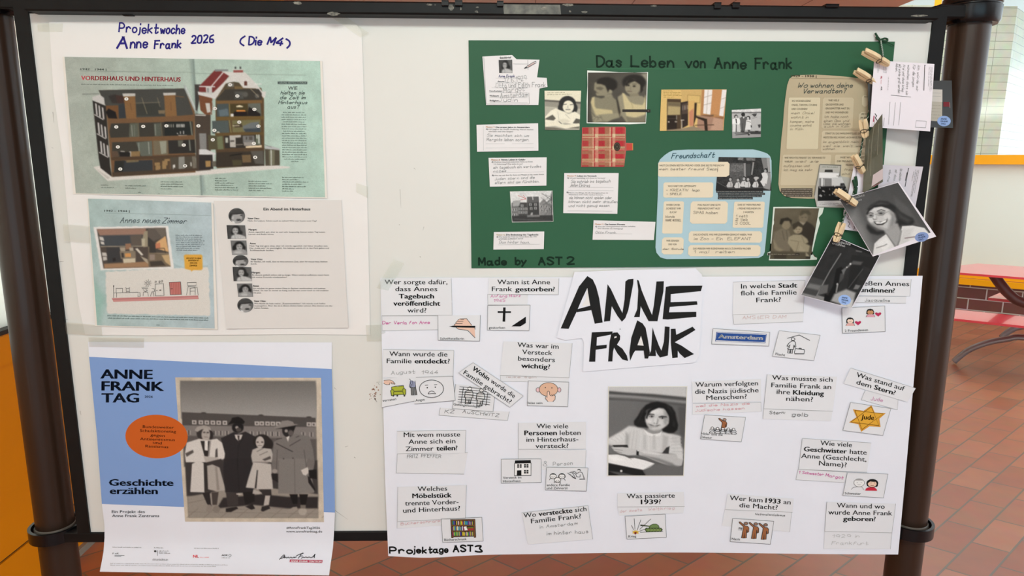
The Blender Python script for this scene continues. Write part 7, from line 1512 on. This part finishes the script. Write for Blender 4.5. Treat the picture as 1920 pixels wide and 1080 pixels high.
# ================================================================== twine, clothes pegs and postcards hanging at the right
GC = 'postcards pegged to the twine'
def post(name, label, pts, offs, m=None, nu=8, nv=8):
    tl, tr, br, bl = [np.array(p, float) for p in pts]
    o0, o1, o2, o3 = offs
    def h(x, y):
        # plane-ish stand-off from the corners: invert the bilinear map by a few Newton steps
        a_, b_ = .5, .5
        for _ in range(6):
            q = tl * (1 - a_) * (1 - b_) + tr * a_ * (1 - b_) + br * a_ * b_ + bl * (1 - a_) * b_ - np.array((x, y))
            da = (tr - tl) * (1 - b_) + (br - bl) * b_; db = (bl - tl) * (1 - a_) + (br - tr) * a_
            D = da[0] * db[1] - da[1] * db[0]
            a_ -= (q[0] * db[1] - q[1] * db[0]) / D; b_ -= (da[0] * q[1] - da[1] * q[0]) / D
        return o0 * (1 - a_) * (1 - b_) + o1 * a_ * (1 - b_) + o2 * a_ * b_ + o3 * (1 - a_) * b_
    s = Sheet('postcard', label, 'postcard', pts, h, m or M_gp, GC, wav=0., nu=nu, nv=nv)
    return s
M_gp = paper_mat('postcard back', tuple(v / GAIN for v in lin('#dcd6de')), .4, .35)
M_dark = mat('dark postcard front', tuple(v / GAIN for v in lin('#3a3a3a')), .3, spec=.4, noise=.1, nscale=20)
def badge(s, cx, cy, rx, ry, rot=0., c='#86a0cc'):
    a = Art(s, 'blue_badge'); a.ell(cx, cy, rx, ry, c, 28, rot); a.build()
    a = Art(s, 'badge_lettering')
    dx, dy = math.cos(rot), math.sin(rot)
    for i, (t, w) in enumerate((('ANNE', .46), ('FRANK', .55), ('TAG', .36))):
        oy = (i - .75) * ry * .46; x0, y0 = cx - rx * .5 * dx - oy * dy * .4, cy - rx * .5 * dy + oy + ry * .1
        a.text(t, x0, y0, x0 + rx * 2 * w * dx, y0 + rx * 2 * w * dy, ry * .32, '#1c2a4a', True)
    a.build()
# dark card behind
s = post('postcard', 'dark grey postcard with a blue round badge, behind the white card at the top right', pp('1627,152 1784.5,151 1787,240 1630,236'), (.017, .042, .044, .018), M_dark)
a = Art(s, 'document_print'); a.poly(pp('1740,167 1767,168 1766.5,228 1740,226'), '#aaa59a'); a.poly(pp('1740,167 1767,168 1767,191 1740,190'), '#bdb8b2'); a.line(pp('1742,174 1764,174.5'), .6, 140); a.line(pp('1742,180 1764,180.5'), .6, 150)
for i in range(5): a.micro(1742, 197 + i * 6, 1764, 198 + i * 6, .7, '#87827a')
a.rect(1769, 191, 1780, 200, '#6e2c33'); a.line(pp('1780.5,192 1781,202'), .6, '#b08a8a'); a.rect(1632, 153, 1637, 158, 120); a.build()
badge(s, 1770, 227, 12.6, 9.8, .02)
# white back with handwriting
s = post('postcard', 'white postcard back with upright handwriting and a stamp box, top right', pp('1639,113 1752,120 1744,246.5 1630.5,238'), (.024, .045, .050, .026))
a = Art(s, 'lettering')
P9 = lambda s: pp(s, 1580, 50, 5.4)
for s_ in ('355,370 350,460', '368,372 362,458', '415,400 410,465', '428,402 424,466', '440,405 437,468', '462,505 455,640', '875,405 865,600', '890,405 882,650', '902,408 895,640'): a.micro(*P9(s_)[0], *P9(s_)[1], .7, 140)
a.line(P9('832,390 822,645'), 1.2, 70); a.ell(1580 + 833 / 5.4, 50 + 392 / 5.4, 1, 1, 50); a.line(P9('490,693 690,712'), .8, 110)
for s_ in ('480,762 465,990', '535,768 515,1000', '588,765 568,998'): a.line(P9(s_), .6, 130)
a.line(P9('745,950 848,958 840,1025 735,1018'), .6, 130, True); a.text('NL', 1580 + 385 / 5.4, 50 + 500 / 5.4, 1580 + 384 / 5.4, 50 + 530 / 5.4, 3, '#cf4a5a', True); a.micro(*P9('388,535')[0], *P9('386,575')[0], .7, '#d08a90'); a.text('AOK', 1580 + 388 / 5.4, 50 + 605 / 5.4, 1580 + 386 / 5.4, 50 + 645 / 5.4, 2.6, 110, True)
a.line(P9('328,880 345,905 330,920 350,950'), 1.2, 50); a.line(P9('318,905 312,960'), 2, '#a64a62'); a.line(P9('422,925 415,1005'), .6, 120); a.build()
a = Art(s, 'handwriting')
for t, x0, y0, x1, y1 in (('ich würde mir', 762, 390, 742, 655), ('für die jungen', 715, 385, 705, 610), ('wünschen dass sie', 660, 385, 640, 690), ('frei und ohne krieg', 610, 385, 600, 660), ('mit würde groß werden', 570, 380, 560, 675), ('leben.', 540, 375, 536, 460)):
    q = P9(f'{x0},{y0} {x1},{y1}'); a.hand(t, *q[0], *q[1], 4.6, .55, 140, .5, .2)
a.build()
# card seen obliquely, hanging in glossy film
s = post('postcard', 'olive postcard in creased glossy film turned edge-on, with a small blue badge', pp('1623.5,256 1654.5,213 1655.5,341 1617,363'), (.026, .052, .062, .030), mat('creased film over olive card', tuple(v / GAIN for v in lin('#5f5e50')), .22, spec=.5, noise=.35, nscale=14, bump=.35, bscale=22))
a = Art(s, 'print'); a.poly(pp('1637,328 1655.3,316 1655.3,336 1634,350'), '#cbbfc4'); a.ell(1646, 331, 4.5, 8, '#7f95cc', 20, .1); a.line(pp('1645,326 1643,338'), .8, '#2c3c6a'); a.line(pp('1648,326 1646,337'), .8, '#2c3c6a'); a.micro(1638, 350, 1650, 343, 1, '#b06a7a')
for s_ in ('1640,225 1634,275 1632,330', '1648,232 1645,290', '1630,262 1626,320'): a.line(pp(s_), .9, '#8d8b7c')
a.build()
# lower white back
s = post('postcard', 'white postcard back with faint writing, hanging behind the laughing portrait card', pp('1652,309 1731,312.5 1712,410 1640,398'), (.022, .036, .030, .018), paper_mat('postcard back, lilac', tuple(v / GAIN for v in lin('#c6c1c9')), .4, .35))
a = Art(s, 'lettering')
V7 = lambda s: pp(s, 1540, 220, 5.4)
a.line(V7('882,520 848,700'), 1.3, 60); a.line(V7('868,560 850,640'), 1, 60); a.ell(1540 + 883 / 5.4, 220 + 518 / 5.4, .9, .9, 50)
for s_ in ('985,530 940,760', '970,530 915,800', '955,525 905,800', '935,545 915,640'): a.micro(*V7(s_)[0], *V7(s_)[1], .8, 120)
a.build()
a = Art(s, 'handwriting')
for t, x0, y0, x1, y1 in (('Ich wünsche', 800, 520, 785, 640), ('mir dass', 750, 530, 730, 640), ('alle frei', 690, 530, 665, 650)): q = V7(f'{x0},{y0} {x1},{y1}'); a.hand(t, *q[0], *q[1], 4.5, .6, 150, .5, .2)
a.build()
# narrow white card with green twine print
s = post('postcard', 'narrow white card strip beside the olive card', pp('1601.5,308 1621,312 1618,366 1589,371'), (.016, .020, .020, .014))
a = Art(s, 'print'); a.line(pp('1606,316 1603.5,341'), .8, 70); a.line(pp('1608,316 1605,340'), .5, 110); a.build()
# white scrap with marker scribble
s = post('postcard', 'white card corner with pencil scribble between the two lower portrait cards', pp('1582,393 1615,396 1609,434 1580,430'), (.010, .013, .012, .009))
a = Art(s, 'handwriting')
for s_ in ('1588,400 1592,406 1588,409 1593,412', '1590,415 1594,420 1589,424 1594,427', '1601,424 1603,428 1600,430'): a.line(chaikin(pp(s_)), .9, 60)
a.build()
# laughing portrait
s = post('postcard', 'black and white postcard of a laughing person with glasses and white collar', pp('1573.5,373.5 1685,341 1755.5,443.5 1636.5,481'), (.026, .040, .058, .034))
a = Art(s, 'white_edge'); a.build()
N9 = lambda s: pp(s, 1480, 380, 4.5)
V = lambda s: pp(s, 1540, 220, 5.4)
o = [('g', 1600, 470, 92, 1690, 350, 68), ('p', N9('480,120 640,420 720,440 660,260 560,60'), 118, 40), ('p', N9('880,-60 1000,40 1120,220 1020,140 900,40'), 84, 14), ('n', .03, 14),
     ('p', N9('652,60 690,18 760,-18 830,-10 890,25 935,75 990,108 1040,130 1057,160 1035,185 990,192 950,188 915,215 880,200 850,60 760,40 690,50'), 40, 9), ('p', N9('655,180 680,195 740,240 810,238 800,262 745,274 685,258 652,215'), 42, 9), ('p', N9('900,60 960,110 1030,145 1000,170 930,130'), 66, 18), ('p', N9('700,20 770,-5 840,10 760,20'), 70, 12), ('b', 2),
     ('p', N9('790,222 880,175 915,175 940,240 930,310 905,385 850,310 815,262'), 150, 8), ('p', N9('655,105 662,70 695,38 755,22 830,42 880,85 900,140 885,190 840,225 785,228 735,208 690,180 662,145'), 184, 8), ('p', N9('850,60 890,100 902,150 880,200 835,226 850,160'), 128, 20), ('p', N9('662,140 700,190 760,222 830,226 770,205 710,172'), 142, 12), ('e', 1480 + 740 / 4.5, 380 + 52 / 4.5, 12, 4, 198, 5), ('e', 1480 + 692 / 4.5, 380 + 146 / 4.5, 5, 5, 194, 6), ('e', 1480 + 828 / 4.5, 380 + 122 / 4.5, 7, 6, 194, 8), ('b', 2),
     ('p', N9('648,95 668,48 720,20 790,14 850,42 890,85 850,55 780,32 715,42 676,72 660,105'), 40, 6)]
o += [('e', 1480 + 688 / 4.5, 380 + 108 / 4.5, 6, 3.6, 132, 2.5), ('e', 1480 + 775 / 4.5, 380 + 88 / 4.5, 7, 4, 130, 2.5), ('l', N9('662,94 685,84 708,90'), 1.3, 62, 1.2), ('l', N9('742,72 775,58 808,70'), 1.4, 62, 1.2), ('e', 1480 + 688 / 4.5, 380 + 108 / 4.5, 2.6, 1.1, 46, 1), ('e', 1480 + 772 / 4.5, 380 + 90 / 4.5, 3, 1.2, 46, 1), ('l', N9('645,112 664,126 698,124 716,106 735,96 752,110 790,106 812,84 840,74'), .8, 108, 1.2), ('p', N9('714,100 728,105 730,138 708,136'), 196, 3), ('l', N9('706,134 714,143 734,139'), 1.3, 96, 1.6), ('l', N9('734,108 738,136'), 1.2, 150, 2), ('p', N9('712,156 745,165 790,157 830,134 824,162 790,188 742,190 722,178'), 60, 1.6), ('p', N9('722,164 770,166 822,142 814,162 778,177 736,177'), 228, 1.2), ('l', N9('716,155 712,172'), 1.1, 128, 1.5), ('l', N9('826,130 832,150'), 1.1, 140, 1.8), ('l', N9('745,198 785,192'), 1.4, 150, 2)]
o += [('p', N9('705,440 718,345 760,305 820,262 850,310 905,388 925,330 940,240 952,198 1040,193 1140,213 1232,320 1100,350 950,390 700,458'), 206, 3), ('p', N9('960,220 1050,215 1000,330 930,360'), 192, 14), ('p', N9('740,340 820,290 860,350 800,420'), 216, 12), ('l', N9('820,264 860,322 905,390 930,322 946,238'), 1.4, 98, 1.8), ('l', N9('735,382 800,362 822,350'), 1.4, 112, 1.2), ('l', N9('975,300 1060,288'), 1.3, '#5c4a4f', 1), ('b', 1)]
def sharpen(op, k):
    op = list(op)
    if op[0] == 'p' and len(op) > 3: op[3] = max(.8, op[3] * k)
    if op[0] == 'e' and len(op) > 6: op[6] = max(.8, op[6] * k)
    return tuple(op)
o = [sharpen(q, .4) for q in o]
picture(s, pp('1574.6,374.8 1683.5,342.6 1745,436 1636.8,479'), o, .8)
a = Art(s, 'lettering')
q = V('235,860 440,795'); a.text('Geschichte', *q[0], *q[1], 4.6, 165, False); q = V('255,890 410,840'); a.text('erzählen', *q[0], *q[1], 4.6, 165, False); a.build()
badge(s, 1480 + 1117 / 4.5, 380 + 289 / 4.5, 13, 9, -.2, '#7d90bd')
# dark lower card
s = post('postcard', 'nearly black postcard of a dim street scene, lowest of the hanging cards', pp('1561.5,441.5 1650.5,479 1597,578.5 1501,553.5'), (.024, .034, .044, .034))
o = [('f', 42), ('n', .08, 10), ('p', N9('360,285 770,440 760,470 380,320'), 30, 2), ('p', N9('180,620 290,655 300,700 225,810 100,785'), 62, 3), ('p', N9('170,680 270,700 250,740 140,715'), 105, 4), ('p', N9('110,760 230,790 220,812 95,785'), 120, 2), ('p', N9('560,400 615,410 610,420 562,412'), 90, 1), ('p', N9('530,440 760,470 700,560 520,500'), 36, 2), ('p', N9('510,520 540,490 620,500 600,530 540,530'), 78, 3), ('p', N9('520,520 620,530 560,700 480,760'), 34, 3), ('p', N9('560,690 600,700 580,730 540,730'), 105, 2), ('l', N9('435,430 340,580 275,700 215,815'), 1.6, 130, 1), ('l', N9('620,560 560,640 500,720'), .9, 92, 1.2), ('p', N9('265,700 330,690 320,760 240,780'), 88, 2), ('p', N9('240,780 310,800 300,840 215,815'), 120, 2), ('p', N9('395,560 440,540 470,580 420,700 400,770 330,840 300,830 370,700'), 24, 2), ('p', N9('430,600 470,590 455,640 415,690'), 66, 2), ('p', N9('440,570 480,545 520,505 522,525 480,560 455,610'), 100, 1.5), ('e', 1480 + 515 / 4.5, 380 + 517 / 4.5, 1.7, 1.7, 205, .9), ('e', 1480 + 485 / 4.5, 380 + 545 / 4.5, 1.3, 1.3, 190, .9), ('e', 1480 + 405 / 4.5, 380 + 688 / 4.5, 1.7, 2.2, 170, 1.2), ('p', N9('400,690 415,690 400,760 390,760'), 130, 1.5), ('p', N9('380,770 480,730 560,760 530,890 350,830'), 150, 4), ('p', N9('300,770 340,790 330,835 290,830'), 22, 1.2), ('p', N9('440,830 540,820 525,890 430,870'), 185, 3), ('l', N9('480,840 490,895'), .8, 150)]
o.append(('b', 1))
picture(s, pp('1562.3,442.8 1649,479.5 1596.3,577.2 1502.4,553'), o, .8)
a = Art(s, 'lettering'); q = N9('372,330 515,362'); a.text('Geschichte', *q[0], *q[1], 4.6, 205, False); q = N9('360,350 468,375'); a.text('erzählen', *q[0], *q[1], 4.6, 205, False); a.build()
badge(s, 1480 + 467 / 4.5, 380 + 820 / 4.5, 12, 9.4, .15, '#8fabdc')

# the twine
M_tw = mat('green and white baker twine', lin('#1d4a30'), .8, noise=.2, nscale=260, col2=lin('#123420'))
M_tw2 = mat('white twine strand', lin('#b9c4ba'), .8)
tw = empty('twine', on_board(1652, 100, .012)); tag(tw, 'green and white twine tied in a knot above the pegged postcards', 'twine')
path = [on_board(x, y, d) for x, y, d in ((1651, 76, .006), (1653, 88, .008), (1655, 104, .010), (1652, 122, .013), (1640, 170, .014), (1622, 240, .014), (1611, 300, .013), (1604, 335, .014), (1598, 372, .018), (1583, 405, .014), (1577, 430, .015), (1572, 448, .016))]
fine = cat_rom(path, 10)
MB().tube(fine, .0016, 8).build('strand', M_tw, tw, True)
hel = []
for i in range(len(fine) * 3):
    k = min(i / 3, len(fine) - 1.001); p = np.array(fine[int(k)]) * (1 - k % 1) + np.array(fine[int(k) + 1]) * (k % 1)
    hel.append(p + np.array([math.cos(i * .9) * .0013, -abs(math.sin(i * .9)) * .0013, 0]))
MB().tube(hel, .0007, 5).build('strand', M_tw2, tw, True)
kn = MB()
for loop in ('1641,62 1646,70 1651,75 1654,73', '1643,72 1648,74 1652,76', '1652,75 1658,72 1663,73 1664,76 1658,77 1653,76', '1650,77 1646,72 1642,70', '1653,74 1658,77 1672,83 1676,86'):
    kn.tube(cat_rom([on_board(x, y, .006) for x, y in pp(loop)], 5), .0018 if '1676' not in loop else .0006, 7)
kn.build('knot', M_tw, tw, True)
for lp in ('1604,331 1606,345 1604,362 1601,378', '1600,337 1604,352'):
    MB().tube(cat_rom([on_board(x, y, .021) for x, y in pp(lp)], 5), .0028, 8).build('strand', M_tw, tw, True)

# clothes pegs
M_wood = mat('pale beech wood', tuple(v / GAIN for v in lin('#e0c8a2')), .55, noise=.16, nscale=60, bump=.08, bscale=120)
M_wire = mat('spring wire', lin('#5c5348'), .35, metal=.8, noise=.1)
def peg(label, tail, jaw, off, roll=25., wid=.0078, cfrac=.62):
    A = np.array(on_board(*tail, off)); B = np.array(on_board(*jaw, off))
    ux = B - A; L = np.linalg.norm(ux); ux /= L
    vn = np.array([0, -1., 0]); vn -= ux * (vn @ ux); vn /= np.linalg.norm(vn); wv = np.cross(vn, ux)
    c, s_ = math.cos(math.radians(roll)), math.sin(math.radians(roll))
    up, sd = vn * c + wv * s_, -vn * s_ + wv * c
    r = empty('clothes_peg', A); tag(r, label, 'clothes peg', 'wooden clothes pegs on the twine')
    r.location = tuple(A)
    for k in (1, -1):
        # half peg: straight jaw, notch for the spring, tail that splays outwards
        t = .0048; prof = [(0, .0030), (.0, .0030 + t * .62), (L * .3, .0022 + t), (L * .55, .0016 + t), (L * .6, .0010 + t - .0012), (L * .66, .0010 + t - .0012), (L * .70, .0012 + t), (L * .93, .0008 + t * .8), (L, .0006 + t * .35),
                            (L, .0003), (L * .80, .0003), (L * .74, .0012), (L * .66, .0012), (L * .6, .0003), (L * .3, .0012)]
        v = []; f = []; n = len(prof)
        for sgn in (-1, 1):
            for x, z in prof: v.append(A + ux * x + up * (z * k) + sd * (sgn * wid / 2))
        f = [tuple(range(n)), tuple(range(2 * n - 1, n - 1, -1))] + [(i, n + i, n + (i + 1) % n, (i + 1) % n) for i in range(n)]
        mesh_obj('peg_half', v, f, M_wood, r)
    sp = MB(); C = A + ux * L * cfrac
    for sg in (-1, 1):
        sp.tube([C + up * (.0075 * math.cos(q)) * .85 + ux * .0030 * math.sin(q) + sd * sg * (wid / 2 + .0006) for q in [i * math.pi / 6 for i in range(13)]], .0007, 5)
    sp.tube([C + up * .0062 - sd * (wid / 2 + .001), C + up * .0062 + sd * (wid / 2 + .001)], .0008, 5); sp.tube([C - up * .0062 - sd * (wid / 2 + .001), C - up * .0062 + sd * (wid / 2 + .001)], .0008, 5)
    sp.build('spring', M_wire, r, True)
peg('wooden clothes peg just below the twine knot, uppermost of the pegs', (1619.5, 96), (1667, 121), .040, 28)
peg('wooden clothes peg tucked behind the white postcard, second from the top', (1604, 132.5), (1646, 158), .020, 25)
peg('wooden clothes peg hanging upright beside the olive card', (1617.5, 224), (1623.5, 258), .034, 40, .008)
peg('wooden clothes peg above the narrow white card strip', (1600.5, 291), (1619, 324.5), .028, 12, .008)
peg('wooden clothes peg holding the corner of the laughing portrait card', (1567.5, 357), (1606, 383.5), .040, 12, .0095)
peg('wooden clothes peg above the nearly black postcard, lowest of the pegs', (1579, 417.5), (1567, 454), .040, 42, .0095)

# clear sticky tape
GT = 'clear sticky tape holding the papers'
def tape(label, pts, off, base=None):
    s = Sheet('clear_tape', label, 'sticky tape', pp(pts), off, M_tape, GT, base=base, wav=0., nu=3, nv=2); return s
tape('clear tape across the upper left corner of the heading sheet', '70,44 118,44 117,60 71,59', .0034)
tape('clear tape strip from the frame across the upper right corner of the heading sheet', '610,24 636,22 692,62 676,70', .0362 * 0 + .0052)
tape('clear tape at the right edge of the heading sheet, beside the magazine spread', '668,343 690,350 690,372 668,360', .0034)
tape('clear tape at the left edge of the heading sheet, beside the blue magazine page', '118,420 168,424 169,456 120,452', .0075)
tape('clear tape at the lower left corner of the heading sheet', '122,604 190,610 192,630 124,626', .0036)
tape('clear tape across the upper left corner of the question sheet', '738,486 758,494 728,545 706,540', .0036)
tape('wide clear tape left of the question sheet, level with the writing hand card', '686,610 722,608 723,640 688,640', .0036)
tape('clear tape along the upper edge of the blue and white poster', '166,632 270,634 270,652 167,650', .0036)
